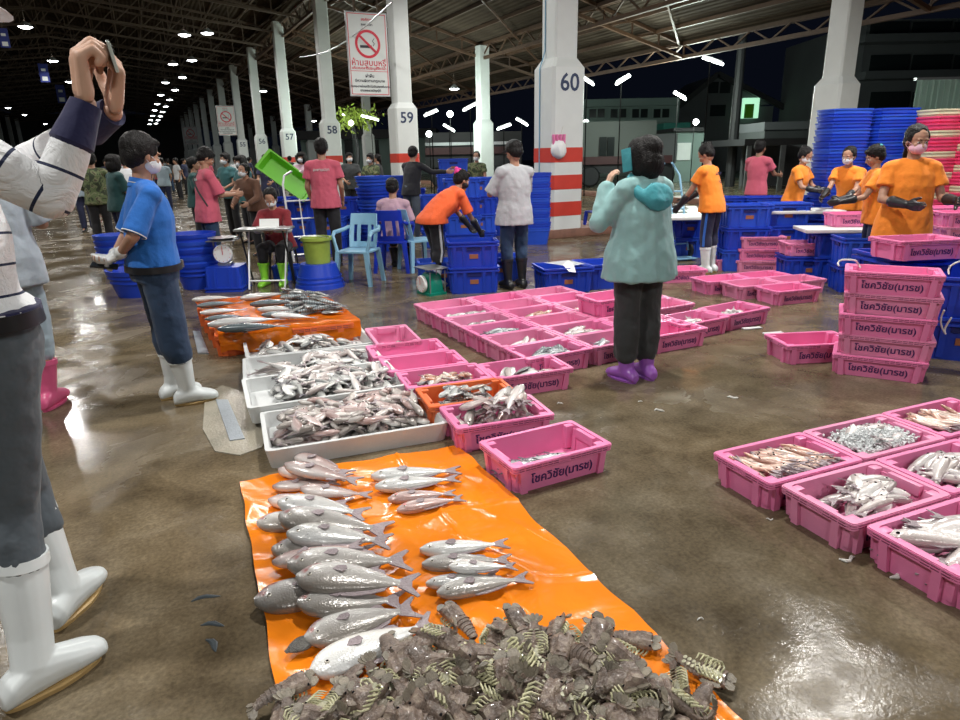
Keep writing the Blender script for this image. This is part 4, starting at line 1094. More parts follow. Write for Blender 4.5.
def make_lobster(curl):
    t = empty('slipper_lobster')
    L = 0.20; sh = LM['shell']
    # carapace: broad flattened shield with keels and a notched front
    bm = bmesh.new(); rings = []
    for i in range(9):
        s = i / 8; x = 0.085 - s * 0.085; w = (0.040 + 0.006 * math.sin(s * 3)) * (1 - 0.22 * s); h = 0.020 + 0.010 * math.sin(math.pi * min(1, s + .15))
        ring = []
        for k in range(16):
            a = 2 * math.pi * k / 16; c_, s_ = math.cos(a), math.sin(a)
            z = (h * (abs(s_) ** 0.75) if s_ > 0 else -0.010 * abs(s_) ** 0.6)
            if abs(abs(c_) - 0.0) < 0.05 and s_ > 0: z += 0.004
            ring.append(V((x + 0.008 * abs(c_) * (1 - s), w * math.copysign(abs(c_) ** 0.8, c_), z)))
        rings.append(ring)
    loft(bm, rings)
    bmesh.ops.subdivide_edges(bm, edges=list(bm.edges), cuts=1, use_grid_fill=True)
    for v in bm.verts:
        if v.co.z > .004: v.co.z += .0045 * noise.noise(v.co * 95) + .004 * math.exp(-(v.co.y / .006) ** 2) + .003 * math.exp(-((abs(v.co.y) - .024) / .005) ** 2); v.co.y *= 1 + .05 * math.sin(v.co.x * 420)
    obj('carapace', bm, sh, t, True, 40)
    # abdomen: six overlapping rings, curled under by 'curl'
    bm = bmesh.new(); x, z, ang = 0.0, 0.006, 0.0
    for i in range(6):
        w = 0.033 * (1 - 0.09 * i); h = 0.017 * (1 - 0.08 * i)
        d = V((-math.cos(ang), 0, -math.sin(ang))); up = V((-math.sin(ang), 0, math.cos(ang)))
        p0 = V((x, 0, z)); p1 = p0 + d * 0.019
        def rg(p, f): return [p + V((0, 1, 0)) * (w * f * math.cos(2 * math.pi * k / 14)) + up * (h * f * math.sin(2 * math.pi * k / 14) * (1 if math.sin(2 * math.pi * k / 14) > 0 else .45)) for k in range(14)]
        loft(bm, [rg(p0 - d * .003, 0.9), rg(p0 + d * 0.008, 1.03), rg(p1, 1.08), rg(p1 + d * 0.001, .8)])
        x, z = (p0 + d * 0.0165).x, (p0 + d * 0.0165).z; ang += curl
    obj('abdomen', bm, sh, t, True, 40)
    bm = bmesh.new()
    d = V((-math.cos(ang), 0, -math.sin(ang)))
    for k in range(-2, 3):
        a = k * 0.42; side = V((0, math.sin(a), 0)) + d * math.cos(a); pr = side.cross(V((0, 0, 1))).normalized()
        b0 = V((x, k * 0.006, z)); pts = [b0 - pr * 0.006, b0 + side * 0.02 - pr * 0.011, b0 + side * 0.034 - pr * 0.006, b0 + side * 0.034 + pr * 0.006, b0 + side * 0.02 + pr * 0.011, b0 + pr * 0.006]
        tp = [bm.verts.new(p + V((0, 0, 0.002))) for p in pts]; bt = [bm.verts.new(p - V((0, 0, 0.002))) for p in pts]
        bm.faces.new(tp); bm.faces.new(bt[::-1])
        for q in range(6): bm.faces.new((tp[q], tp[(q + 1) % 6], bt[(q + 1) % 6], bt[q]))
    obj('tail_fan', bm, LM['plate'], t, True, 40)
    for s in (-1, 1):      # broad antenna plates in front
        bm = bmesh.new(); c = V((0.105, s * 0.020, 0.004)); pts = []
        for k in range(12):
            a = 2 * math.pi * k / 12; r = 0.021 * (1 + 0.12 * (k % 2)); pts.append(c + V((r * math.cos(a) * 0.95, r * math.sin(a), 0.004 * math.cos(a))))
        tp = [bm.verts.new(p + V((0, 0, 0.0025))) for p in pts]; bt = [bm.verts.new(p - V((0, 0, 0.0025))) for p in pts]
        bm.faces.new(tp); bm.faces.new(bt[::-1])
        for q in range(12): bm.faces.new((tp[q], tp[(q + 1) % 12], bt[(q + 1) % 12], bt[q]))
        obj('antenna_plate', bm, LM['plate'], t, True, 40)
        bm = bmesh.new(); add_ell(bm, (0.084, s * 0.036, 0.014), (0.005, 0.005, 0.005), seg=8, rings=6); obj('eye', bm, M['eye_dark'], t)
        for k in range(5):  # walking legs folded below, thin and pale
            x0 = 0.07 - k * 0.015; sp = 1 + 0.1 * k
            pts = [(x0, s * 0.010, -0.008), (x0 + 0.006, s * 0.030, -0.018), (x0 + 0.002, s * 0.046, -0.014), (x0 - 0.008 * sp, s * 0.050, -0.024), (x0 - 0.020 * sp, s * 0.036, -0.032), (x0 - 0.030, s * 0.018, -0.030), (x0 - 0.034, s * 0.008, -0.027)]
            bm = bmesh.new(); add_tube(bm, pts, [0.0045, 0.0042, 0.004, 0.0036, 0.0032, 0.0026, 0.001], 6)
            obj('leg', bm, LM['leg'], t)
    bm = bmesh.new()       # ribbed underside with swimmerets
    add_ell(bm, (0.04, 0, -0.009), (0.042, 0.018, 0.006), seg=12, rings=6)
    for i in range(4):
        for s in (-1, 1): add_ell(bm, (-0.012 - i * 0.016, s * 0.012, -0.006 - curl * 0.02 * i), (0.009, 0.010, 0.002), Matrix.Rotation(0.5, 3, 'Y'), seg=10, rings=5)
    obj('underside', bm, LM['under'], t)
    return t
LOB = [make_lobster(0.10), make_lobster(0.38)]
random.seed(23)
# outline of the heap on the floor, far edge to near edge
outline = [gz(272, 712), gz(300, 700), gz(388, 676), gz(430, 655), gz(480, 645), gz(560, 640), gz(640, 650), gz(690, 690), gz(728, 725), gz(725, 800), gz(285, 800)]
def inside(p, poly):
    c = False; n = len(poly)
    for i in range(n):
        a, b = poly[i], poly[(i + 1) % n]
        if (a.y > p.y) != (b.y > p.y) and p.x < (b.x - a.x) * (p.y - a.y) / (b.y - a.y) + a.x: c = not c
    return c
def edge_dist(p, poly):
    best = 9
    for i in range(len(poly)):
        a, b = poly[i], poly[(i + 1) % len(poly)]; ab = b - a; k = max(0, min(1, (p - a).dot(ab) / ab.dot(ab))); best = min(best, (p - (a + ab * k)).length)
    return best
pts = []
xs = [p.x for p in outline]; ys = [p.y for p in outline]
tries = 0
hp.cap = .062
while len(pts) < 150 and tries < 9000:
    tries += 1
    p = V((random.uniform(min(xs), max(xs)), random.uniform(max(1.28, min(ys)), max(ys)), 0))
    if not inside(p, outline): continue
    e = edge_dist(p, outline)
    if len(pts) > 85 and e < 0.09: continue
    lim = 0.055 if len(pts) < 60 else 0.045
    if any((p - q).length < lim for q in pts[-60:]): continue
    if p.x > 0.42 and random.random() < 0.55: continue
    pts.append(p)
for i, p in enumerate(pts):
    x, y = hp.local(p); a = random.uniform(0, 2 * math.pi); sc = random.uniform(0.74, 1.0)
    loc, rot = hp.lay(x, y, a, 0.17 * sc, 0.09 * sc, 0.050 * sc, squash=0.62, maxtilt=30)
    flip = random.random() < 0.42
    rm = rot.to_matrix() @ Matrix.Rotation((math.pi if flip else 0) + random.gauss(0, 0.38), 3, 'X') @ Matrix.Rotation(random.gauss(0, 0.22), 3, 'Y')
    loc.z += 0.004 if not flip else -0.002
    if flip: g_, l_ = 'slipper lobsters lying belly up in the heap', 'slipper lobster lying belly up with pale folded legs in the foreground heap'
    else: g_, l_ = 'slipper lobsters lying back up in the heap', 'brown slipper lobster lying shell up in the foreground heap'
    place(random.choice(LOB), loc, rm.to_euler(), l_, 'lobster', g_, sc)
for px, py, a, lab, fl in ((283, 700, 0.6, 'lone slipper lobster at the far left end of the heap', 0), (460, 622, 2.2, 'slipper lobster with curled tail touching the white bellied fish tail', 0), (628, 640, -0.3, 'brown slipper lobster lying apart at the upper right of the heap', 0), (700, 672, -0.5, 'pale bellied slipper lobster lying apart near the tarp edge', 1), (418, 660, 3.9, 'slipper lobster whose tail reaches left between fish and heap', 0)):
    p = gz(px, py, .03); x, y = hp.local(p); loc, rot = hp.lay(x, y, a, .17, .09, .05, squash=.62, maxtilt=20)
    rm = rot.to_matrix() @ Matrix.Rotation(math.pi * fl, 3, 'X'); place(random.choice(LOB), loc, rm.to_euler(), lab, 'lobster')
# small dark flat fish left of the last fish
bm = bmesh.new(); fish_body(bm, 0.11, 0.07, 0.02, n=12, nr=12)
o = obj('dark_flatfish', bm, M['eye_dark'] if False else mat('dark_mottled_skin', (0.10, 0.095, 0.085), 0.4, 0.5, 60, 0.5, 150)); p = gz(296, 648, .03)
o.location = (p.x, p.y, .036); o.rotation_euler = (0, 0, R(40)); tag(o, 'small dark spotted flat fish left of the lowest white bellied fish', 'fish')
# ================================================================ the orange tarp table behind the trays
random.seed(31)
tz = 0.2
TA, TBk, TCc, TD_ = gz(194, 300, tz), gz(322, 294, tz), gz(360, 320, tz), gz(218, 334, tz)
def sheet2():
    bm = bmesh.new(); nx, ny = 60, 60; vs = []
    for j in range(ny + 1):
        row = []
        for i in range(nx + 1):
            s, t_ = i / nx, j / ny
            p = TA.lerp(TBk, s).lerp(TD_.lerp(TCc, s), min(1, t_ / 0.84))
            z = tz + 0.012 * noise.noise(V((p.x * 6, p.y * 6, 2))) + 0.025 * abs(noise.noise(V((p.x * 2, p.y * 3, 5)))) + 0.004
            if t_ > 0.84:
                k = (t_ - 0.84) / 0.16; d = (TD_ - TA).normalized(); p = p + d * (0.03 * math.sin(k * 1.57) + 0.015 * noise.noise(V((p.x * 9, k * 2, 3))))
                z -= k * (0.165 - 0.02 * math.sin(i * .35))
            row.append(bm.verts.new((p.x, p.y, z)))
        vs.append(row)
    for j in range(ny):
        for i in range(nx): bm.faces.new((vs[j][i], vs[j][i + 1], vs[j + 1][i + 1], vs[j + 1][i]))
    bmesh.ops.solidify(bm, geom=list(bm.faces), thickness=0.004)
    return bm
o = obj('orange_tarp', sheet2(), M['tarp'], None, True, 60); tag(o, 'orange tarp draped over crates as a low table, front flap hanging down', 'tarp')
e1 = (TBk - TA); e2 = (TD_ - TA); ya = math.degrees(math.atan2((TCc - TD_).y, (TCc - TD_).x))
for r in range(5):
    for c in range(2):
        s = (c + .5) / 2.0; t_ = (r + .5) / 5
        p = TA.lerp(TBk, s).lerp(TD_.lerp(TCc, s), t_ * .97 - .02)
        k = crate(p.x - (0.03 if c == 0 else -.0), p.y, ya + 90, 'red orange crate carrying the orange tarp table, mostly hidden under the sheet', 'crates under the orange tarp table', kind='o')
        k.scale = (0.80, 1.42, 1.24)
yaw2 = math.atan2((TCc - TD_).y, (TCc - TD_).x)
hp2 = Heap(((TA + TBk + TCc + TD_) / 4).to_tuple()[:2] + (0,), yaw2, 2.6, 3.4, tz + .02)
MB = [big_fish('long_silver_fish', 0.62, 0.12, 0.08, 'mackerel', fork=.06, bend=b, finm='fin_dark') for b in (0.12, 0.2)]
MG = [big_fish('long_silver_fish', 0.62, 0.13, 0.08, 'white', fork=.06, bend=0.08)]
rows2 = [(192, 303, 238, 300), (197, 309, 243, 305), (200, 316, 247, 312), (205, 322, 250, 318), (208, 329, 285, 322), (218, 333, 290, 329), (240, 302, 292, 296), (250, 308, 305, 304), (258, 313, 308, 312), (262, 318, 310, 317), (272, 322, 318, 320)]
for i, (hx, hy, tx, ty) in enumerate(rows2):
    a = gz(hx, hy - 3, tz + .04); b = gz(tx, ty - 3, tz + .04); d = a - b; c = (a + b) / 2; sc = min(1.15, max(.6, d.length / .62)); x, y = hp2.local(c)
    loc, rot = hp2.lay(x, y, math.atan2(d.y, d.x) - yaw2, .62 * sc, .12 * sc, .08 * sc, maxtilt=6)
    place(random.choice(MB if i % 2 else MG), loc, rot, 'long silver fish lying with its head to the left on the orange tarp table', 'fish', 'long silver fish on the tarp table', sc)
for i in range(44):
    if i < 24: a = gz(random.uniform(295, 340), random.uniform(310, 316), tz)
    else: a = gz(random.uniform(285, 330), random.uniform(296, 306), tz)
    x, y = hp2.local(a); fish_at(hp2, random.choice(['silver', 'mackerel']), x, y, random.gauss(3.14, .35), 'small fish at the right side of the orange tarp table', 'small fish on the tarp table', 1.0)

# ---- steel drain cover in its pale cement patch, loose scraps on the floor
bm = bmesh.new(); cpts = []
for k, (px, py) in enumerate(((205, 396), (222, 386), (243, 392), (252, 405), (268, 432), (262, 448), (240, 456), (215, 452), (203, 430))):
    cpts.append(gz(px, py))
tp = [bm.verts.new(p + V((0, 0, 0.006))) for p in cpts]; bt = [bm.verts.new(p - V((0, 0, 0.02))) for p in cpts]
bm.faces.new(tp); bm.faces.new(bt[::-1])
for q in range(len(tp)): bm.faces.new((tp[q], tp[(q + 1) % len(tp)], bt[(q + 1) % len(tp)], bt[q]))
o = obj('cement_patch', bm, M['pale_slab'], smooth=False); tag(o, 'pale cement patch around the steel drain cover on the floor', 'cement patch')
def drain(pts, label):
    bm = bmesh.new(); q = [gz(*p) for p in pts]
    tp = [bm.verts.new(p + V((0, 0, 0.012))) for p in q]; bt = [bm.verts.new(p - V((0, 0, 0.02))) for p in q]
    bm.faces.new(tp); bm.faces.new(bt[::-1])
    for k in range(4): bm.faces.new((tp[k], tp[(k + 1) % 4], bt[(k + 1) % 4], bt[k]))
    o = obj('drain_cover', bm, M['grate'], smooth=False); tag(o, label, 'drain cover')
drain([(216, 401), (228, 401), (245, 440), (230, 442)], 'narrow grey steel drain cover set in the pale cement patch')
drain([(193, 332), (200, 332), (209, 354), (198, 354)], 'pale drain cover beside the left edge of the orange tarp table')
random.seed(3)
M['scrap'] = mat('white_scrap', (0.7, 0.7, 0.66), 0.35, 0.1, 30)
for i, (px, py, s) in enumerate(((659, 411, .03), (733, 398, .035), (845, 540, .05), (848, 560, .035), (900, 575, .05), (640, 402, .015), (600, 463, .02), (560, 470, .015), (770, 520, .015), (50, 372, .02), (545, 420, .02), (700, 620, .012), (560, 404, .02), (527, 405, .02))):
    p = gz(px, py); bm = bmesh.new()
    add_tube(bm, [V((k * s * .5 - s, math.sin(k * 1.3 + i) * s * .5, 0.004 + .003 * (k % 2))) for k in range(5)], [s * .08, s * .2, s * .16, s * .2, s * .05], 6)
    o = obj('scrap', bm, M['scrap']); o.location = (p.x, p.y, 0.0); tag(o, 'small pale scrap of fish lying on the wet floor', 'scrap', 'pale scraps on the wet floor')
M['leafdark'] = mat('dark_grey_scrap', (0.06, 0.075, 0.085), 0.3, 0.2, 30)
for i, (px, py, s, lab) in enumerate(((206, 598, .05, 'uppermost of three dark scraps on the floor beside the white boots'), (213, 625, .042, 'middle of three dark scraps on the floor'), (212, 645, .04, 'lowest of three dark scraps on the floor'))):
    p = gz(px, py); bm = bmesh.new(); add_tube(bm, [V((k * s * .5 - s, math.sin(k * 1.1) * s * .25, 0.003)) for k in range(5)], [.003, .011, .012, .009, .002], 6)
    o = obj('scrap', bm, M['leafdark']); o.location = (p.x, p.y, 0); o.scale = (1, 1, .4); o.rotation_euler = (0, 0, (.4, .05, -.7)[i]); tag(o, lab, 'scrap')
p = gz(732, 325); t = empty('plastic_bottle', (p.x, p.y, 0), 0, 'translucent white plastic bottle standing in the puddle', 'bottle')
M['bottle'] = mat('milky_plastic', (0.68, 0.72, 0.70), 0.2, 0.0)
bm = bmesh.new(); add_lathe(bm, [(0.0, 0), (.04, 0), (.043, .01), (.043, .09), (.03, .11), (.014, .12), (.014, .13), (0, .13)], n=16); obj('body', bm, M['bottle'], t)
bm = bmesh.new(); add_lathe(bm, [(0, .125), (.017, .125), (.017, .15), (.006, .155), (0.004, .175), (0, .175)], n=12); obj('cap', bm, M['board'], t)
for px, py, lab in ((752, 329, 'flat white foam piece right of the bottle'), (773, 334, 'flat pale foam piece farthest right of the bottle')):
    p = gz(px, py); bm = bmesh.new(); add_box(bm, (0, 0, 0.008), (.18, .05, .012), bevel=.003); o = obj('foam_piece', bm, M['styro']); o.location = (p.x, p.y, 0); o.rotation_euler = (0, 0, .2); tag(o, lab, 'foam piece')

# ================================================================ blue crates and tubs
def blue_crate_proto(L, Wd, H, m, name='blue_crate', tagm=True):
    t = empty(name)
    bm = bmesh.new(); bl, bw = L * .88, Wd * .86
    loft(bm, [rrect(bl, bw, 0, .03), rrect(L - .04, Wd - .04, H - .03, .03), rrect(L - .04, Wd - .04, H - .01, .03), rrect(L - .07, Wd - .07, H - .01, .03), rrect(bl - .03, bw - .03, .015, .03)])
    for sx in (-1, 1):
        for f in (-.7, 0, .7):
            add_box(bm, (sx * (L * .455), f * Wd * .42, H * .45), (.02, .035, H * .8), Matrix.Rotation(sx * R(4), 3, 'Y'))
    for sy in (-1, 1):
        for f in (-.82, -.42, .42, .82):
            add_box(bm, (f * L * .45, sy * (Wd * .45), H * .45), (.035, .02, H * .8), Matrix.Rotation(-sy * R(5), 3, 'X'))
    obj('tub', bm, m, t)
    bm = bmesh.new()
    for z in (H - .012, H - .05):
        loft(bm, [rrect(L, Wd, z - .008, .03), rrect(L, Wd, z + .010, .03), rrect(L - .045, Wd - .045, z + .010, .03), rrect(L - .045, Wd - .045, z - .008, .03), rrect(L, Wd, z - .008, .03)], cap=False)
    obj('rim', bm, m, t)
    bm = bmesh.new(); add_box(bm, (0, -(Wd * .46), H * .72), (L * .26, .012, .035)); obj('handle_slot', bm, M['blue_slot'], t)
    bm = bmesh.new(); add_box(bm, (-(L * .472), 0, H * .72), (.012, Wd * .3, .035)); obj('handle_slot', bm, M['blue_slot'], t)
    if tagm:
        bm = bmesh.new(); add_box(bm, (0, -Wd * .448, H * .45), (.10, .008, .05), Matrix.Rotation(R(6), 3, 'X')); obj('painted_tag', bm, M['tag_red'], t, False)
    return t
BC = [blue_crate_proto(.60, .42, .31, M['blue']), blue_crate_proto(.60, .42, .31, M['blue_b'])]
BCH = .295
def bcrate(x, y, deg, label, group=None, z=0.0, i=0, sc=None):
    return place(BC[i % 2], (x, y, z), R(deg), label, 'crate', group, sc)
def bpx(px, py, dx=0, dy=.21): p = gz(px, py); return p.x + dx, p.y + dy
x, y = bpx(473, 294)
bcrate(x, y, 6, 'lower blue crate under the bending woman\'s gloves', i=0); bcrate(x, y, 6, 'upper blue crate the bending woman in orange reaches into', z=BCH, i=0)
bcrate(x - .40, y + .45, 10, 'bright blue crate behind the bending woman\'s legs', i=1)
x, y = bpx(500, 283)
bcrate(x, y + .1, 0, 'blue crate standing between the crate pair and the man in grey', i=1)
# wide pair with papers
x, y = bpx(566, 296)
BW_ = blue_crate_proto(.62, .50, .30, M['blue'], 'blue_tub')
place(BW_, (x, y + .15, 0), R(12), 'open blue tub with white paper hanging over its rim behind the pink block', 'tub')
place(BW_, (x + .50, y + .35, 0), R(12), 'open blue tub right beside the paper covered tub', 'tub')
bm = bmesh.new(); vs = []
for (a, b, c) in ((-.2, .1, .315), (.12, .14, .325), (.22, -.16, .32), (.05, -.25, .32), (.06, -.30, .25), (-.02, -.29, .26), (-.06, -.2, .32)): vs.append(bm.verts.new((a, b, c)))
bm.faces.new(vs); bmesh.ops.solidify(bm, geom=list(bm.faces), thickness=.004)
o = obj('white_paper', bm, M['paper'], smooth=False); o.location = (x, y + .15, 0.004); o.rotation_euler = (0, 0, R(12)); tag(o, 'crumpled white paper lying on the blue tub rim', 'paper')
# stacks behind the woman bending
for (px, yy, n, lab) in ((462, 11.2, 4, 'front'), (478, 11.5, 4, 'right'), (437, 12.0, 3, 'left'), (452, 14.0, 4, 'back')):
    p = ay(px, 200, yy)
    for k in range(n):
        bcrate(p.x, yy, 4 + 3 * (k % 2), f'blue crate in the {lab} tall stack behind the bending woman', f'blue crates {lab} stack behind the bending woman', z=BCH * k, i=k + (n % 2))
p = ay(453, 164, 14.0); bcrate(p.x, 14.0, 5, 'light blue crate on top of the rear stack, below the slim column', z=BCH * 4, i=1)
for (px, yy, n, lab) in ((303, 11.6, 3, 'under the lime green crate'), (327, 11.4, 2, 'left behind the man in pink'), (346, 11.8, 3, 'right behind the man in pink'), (285, 12.2, 3, 'behind the writing woman')):
    p = ay(px, 200, yy)
    for k in range(n): bcrate(p.x, yy, -6 + 4 * (k % 2), f'blue crate in the stack {lab}', f'blue crates stack {lab}', z=BCH * k, i=k)
for (px, yy, n) in ((508, 13.5, 2), (495, 15.0, 3), (395, 13.5, 4), (412, 14.5, 3)):
    p = ay(px, 200, yy)
    for k in range(n): bcrate(p.x, yy, 3, f'blue crate of a small stack {"left" if px > 450 else "right"} of column {"sixty" if px > 450 else "fifty nine"}', f'small blue stack near column {"sixty" if px > 450 else "fifty nine"}', z=BCH * k, i=k)
p = gz(284, 282); bcrate(p.x, p.y + .2, 3, 'small blue crate between the green boots under the writing table', i=1, sc=.62)
# sorting benches: rows of blue crates
for (px, py, n, lab) in ((655, 262, 2, 'left under the white board by the teal jacket'), (690, 258, 2, 'right under the white board by the teal jacket')):
    x, y = bpx(px, py)
    for k in range(n): bcrate(x, y, -4, f'blue crate {"lower" if k == 0 else "upper"} {lab}', z=BCH * k, i=k + 1)
bench = [(745, 8.9, 3), (783, 9.0, 3), (760, 10.3, 3), (795, 10.2, 3), (722, 10.4, 3)]
for (px, yy, n) in bench:
    p = ay(px, 220, yy)
    for k in range(n): bcrate(p.x, yy, -5 + 2 * (k % 2), 'blue crate stacked behind the stack of three pink crates', 'blue crates behind the three pink crates', z=BCH * k * .98, i=(k + int(px)) % 2, sc=(1.0, 1, .93))
p = ay(806, 250, 8.1); bcrate(p.x, 8.1, -4, 'blue crate carrying a single pink crate left of the bench', i=0); crate(p.x, 8.1, -5, 'pink crate resting on a blue crate left of the bench board', z=.31, kind='b')
for (px, yy, n) in ((815, 9.0, 2), (840, 8.0, 2), (868, 7.4, 2), (905, 7.2, 2)):
    p = ay(px, 220, yy)
    for k in range(n): bcrate(p.x, yy, -8, 'blue crate under the white sorting boards on the right', 'blue crates under the right sorting boards', z=BCH * k, i=k)
# blue tubs beneath the crate held by the woman in front and behind the stack of five
x0 = ay(950, 300, 5.1)
for k in range(2): place(BW_, (3.74 + .02 * k, 4.95, .30 * k), R(-28), f'{"lower" if k == 0 else "upper"} blue tub right behind the stack of five', 'tub', None, (1.25, 1.3, 1.1))
for k in range(2): place(BW_, (3.60, 5.42, .36 * k), R(2), f'{"lower" if k == 0 else "upper"} blue tub carrying the crate of the masked woman', 'tub', None, (1.25, 1.1, 1.2))
# white boards
def board(px, py, yy, w, d, deg, label, z=.62):
    p = ay(px, py, yy); bm = bmesh.new(); add_box(bm, (0, 0, .02), (w, d, .04), bevel=.008); o = obj('sorting_board', bm, M['board']); o.location = (p.x, yy, z); o.rotation_euler = (0, 0, R(deg)); tag(o, label, 'board')
    return o
p = gz(673, 262); board(672, 208, p.y + .2, .95, .55, -4, 'white sorting board in front of the man in orange by the hand truck', .605)
board(800, 205, 9.0, 1.0, .5, -6, 'rear white sorting board of the two masked women', .73)
board(852, 218, 7.9, 1.15, .5, -8, 'front white sorting board before the women in orange', .605)
p = ay(847, 212, 8.2); crate(p.x, 8.05, -6, 'small pink crate standing on the front sorting board', z=.65, kind='a')
# nested tub towers
NT = {}
def nest_proto(key, m, L=.66, Wd=.46, H=.30):
    bm = bmesh.new()
    def oc(w, d, z): return rrect(w, d, z, .11, 2)
    loft(bm, [oc(L * .80, Wd * .78, 0), oc(L * .93, Wd * .93, H - .07), oc(L * .97, Wd * .97, H - .065), oc(L * .97, Wd * .97, H - .02), oc(L, Wd, H - .02), oc(L, Wd, H), oc(L - .05, Wd - .05, H), oc(L * .76, Wd * .74, .02)])
    NT[key] = mesh_of(bm, 'nesting_tub', m, True, 35)
nest_proto('b', M['blue']); nest_proto('b2', M['blue_b']); nest_proto('p', M['pink_red']); nest_proto('c', M['cream_plastic'])
def tower(x, y, deg, n, keys, label, group, pitch=.088, sc=1.0, z0=0.0):
    for k in range(n):
        o = mobj('nesting_tub', NT[keys[k % len(keys)]], None, (x + random.uniform(-.008, .008), y, z0 + pitch * k)); o.rotation_euler = (0, 0, R(deg)); o.scale = (sc, sc, 1)
        tag(o, label, 'tub', group)
p = ay(838, 160, 9.9); tower(p.x, 9.9, 8, 21, ('b', 'b', 'b2'), 'blue tub nested in the left tall blue tower behind the masked women', 'left blue tub tower')
p = ay(884, 160, 10.0); tower(p.x, 10.0, 8, 21, ('b', 'b2'), 'blue tub nested in the right tall blue tower behind the masked women', 'right blue tub tower')
p = ay(938, 160, 9.5); tower(p.x, 9.5, 12, 20, ('p', 'c', 'p'), 'nested tub of the pink and cream tower behind the front woman', 'left pink and cream tub tower', pitch=.09, sc=.98)
p = ay(978, 160, 9.3); tower(p.x, 9.3, 12, 20, ('p', 'p', 'c'), 'nested tub of the pink and cream tower cut by the right edge', 'right pink and cream tub tower', pitch=.09, sc=.98)
p = ay(540, 230, 12.2); tower(p.x - .1, 12.0, 0, 12, ('b2', 'b'), 'blue tub nested in the stack in front of the striped column', 'blue tubs before the striped column', pitch=.085, sc=.8)
for i, (px, yy) in enumerate(((948, 7.8), (965, 7.2))):
    p = ay(px, 220, yy)
    for k in range(3): crate(p.x, yy, -8, f'pink crate in the {("rear", "front")[i]} pile at the right edge beside the masked woman', f'pink crates {("rear", "front")[i]} pile at the right edge', z=.42 + CH * k, kind='ab'[k % 2])
    bcrate(p.x, yy, -8, f'blue crate under the {("rear", "front")[i]} pink pile at the right edge', sc=(1, 1, 1.36))

# round blue tubs
def round_tub(r0, r1, H, m, name='round_tub', ribs=2):
    bm = bmesh.new(); prof = [(0, 0), (r0, 0), (r1 * .97, H - .04), (r1, H - .04), (r1 * 1.03, H), (r1 * .96, H), (r0 * .95, .02), (0, .02)]
    add_lathe(bm, prof, n=28)
    for k in range(ribs):
        z = H * (.55 + .18 * k); r = r0 + (r1 - r0) * z / H
        add_lathe(bm, [(r, z - .012), (r + .012, z - .008), (r + .012, z + .008), (r, z + .012)], n=28)
    return mesh_of(bm, name, m, True, 35)
RT = round_tub(.17, .24, .30, M['blue']); RT2 = round_tub(.17, .24, .30, M['blue_b']); RB = round_tub(.22, .30, .24, M['blue'])
p = gz(315, 291)
o = mobj('round_tub', RB, None, (p.x, p.y + .3, .30)); o.rotation_euler = (R(180), 0, 0); o.scale = (1, 1, 1.25); tag(o, 'blue round tub turned upside down under the lime bucket', 'tub')
t = empty('lime_bucket', (p.x, p.y + .3, .302), 0, 'dull lime green bucket standing on an upturned blue tub', 'bucket')
bm = bmesh.new(); add_lathe(bm, [(0, 0), (.15, 0), (.17, .28), (.19, .28), (.19, .32), (.165, .32), (.14, .02), (0, .02)], n=26); obj('pail', bm, M['lime_bucket'], t)
bm = bmesh.new(); add_tube(bm, [(.185 * math.cos(a), .185 * math.sin(a) * .3 - .15, .31 + .03 * math.sin(a)) for a in [math.pi * k / 10 for k in range(11)]], .004, 5); obj('handle', bm, M['grey_metal'], t)
# scale on an upturned blue crate
p = gz(222, 293); bx_, by_ = p.x, p.y + .25
place(BW_, (bx_, by_, .30), (R(180), 0, R(3)), 'blue tub turned upside down carrying the round dial scale', 'tub', None, (.75, .9, 1.0))
def scale_thing(x, y, z, rz, green, label):
    t = empty('dial_scale', (x, y, z), rz, label, 'scale')
    mb = M['green_metal'] if green else M['grey_metal']
    bm = bmesh.new()
    if green:
        loft(bm, [rrect(.30, .24, .0, .01), rrect(.30, .24, .03, .01)])
        loft(bm, [rrect(.24, .20, .03, .02), rrect(.20, .16, .22, .02), rrect(.16, .12, .25, .02)])
    else:
        add_box(bm, (0, 0, .02), (.16, .14, .04), bevel=.01); add_box(bm, (0, .02, .12), (.10, .08, .2), bevel=.02)
    obj('body', bm, mb, t)
    r = .10 if green else .115; zc = .13 if green else .15; yo = -.115 if green else -.05
    bm = bmesh.new(); add_lathe(bm, [(0, 0), (r, 0), (r, .025), (r * .92, .035), (0, .03)], n=28)
    bmesh.ops.transform(bm, matrix=Matrix.Translation((0, yo, zc)) @ Matrix.Rotation(R(90), 4, 'X'), verts=bm.verts)
    d = obj('dial', bm, M['dial'], t)
    bm = bmesh.new(); add_box(bm, (0, yo - .04, zc + r * .3), (.006, .003, r * .8)); 
    for k in range(12):
        a = 2 * math.pi * k / 12; add_box(bm, (r * .8 * math.sin(a), yo - .036, zc + r * .8 * math.cos(a)), (.004, .003, .014), Matrix.Rotation(a, 3, 'Y'))
    obj('pointer', bm, M['sign_red'], d, False)
    bm = bmesh.new(); add_box(bm, (0, 0, .31), (.34, .28, .012), bevel=.004)
    for sx in (-1, 1): add_tube(bm, [(sx * .12, 0, .24), (sx * .12, 0, .31)], .008, 6)
    if green:
        for sx in (-1, 1): add_tube(bm, [(sx * .14, .1, .03), (sx * .145, .1, .28)], .008, 6); add_tube(bm, [(sx * .14, -.1, .03), (sx * .145, -.1, .28)], .008, 6)
    else:
        add_lathe(bm, [(0, .32), (.10, .32), (.17, .345), (.175, .345), (.1, .315), (0, .315)], n=24)
    obj('platform', bm, M['grey_metal'], t)
    return t
scale_thing(bx_, by_, .302, R(5), False, 'white faced dial scale on an upturned blue tub behind the orange tarp table')
p = gz(431, 296); scale_thing(p.x, p.y + .15, 0, R(-55), True, 'green dial scale with steel platform on the floor beside the bending woman')
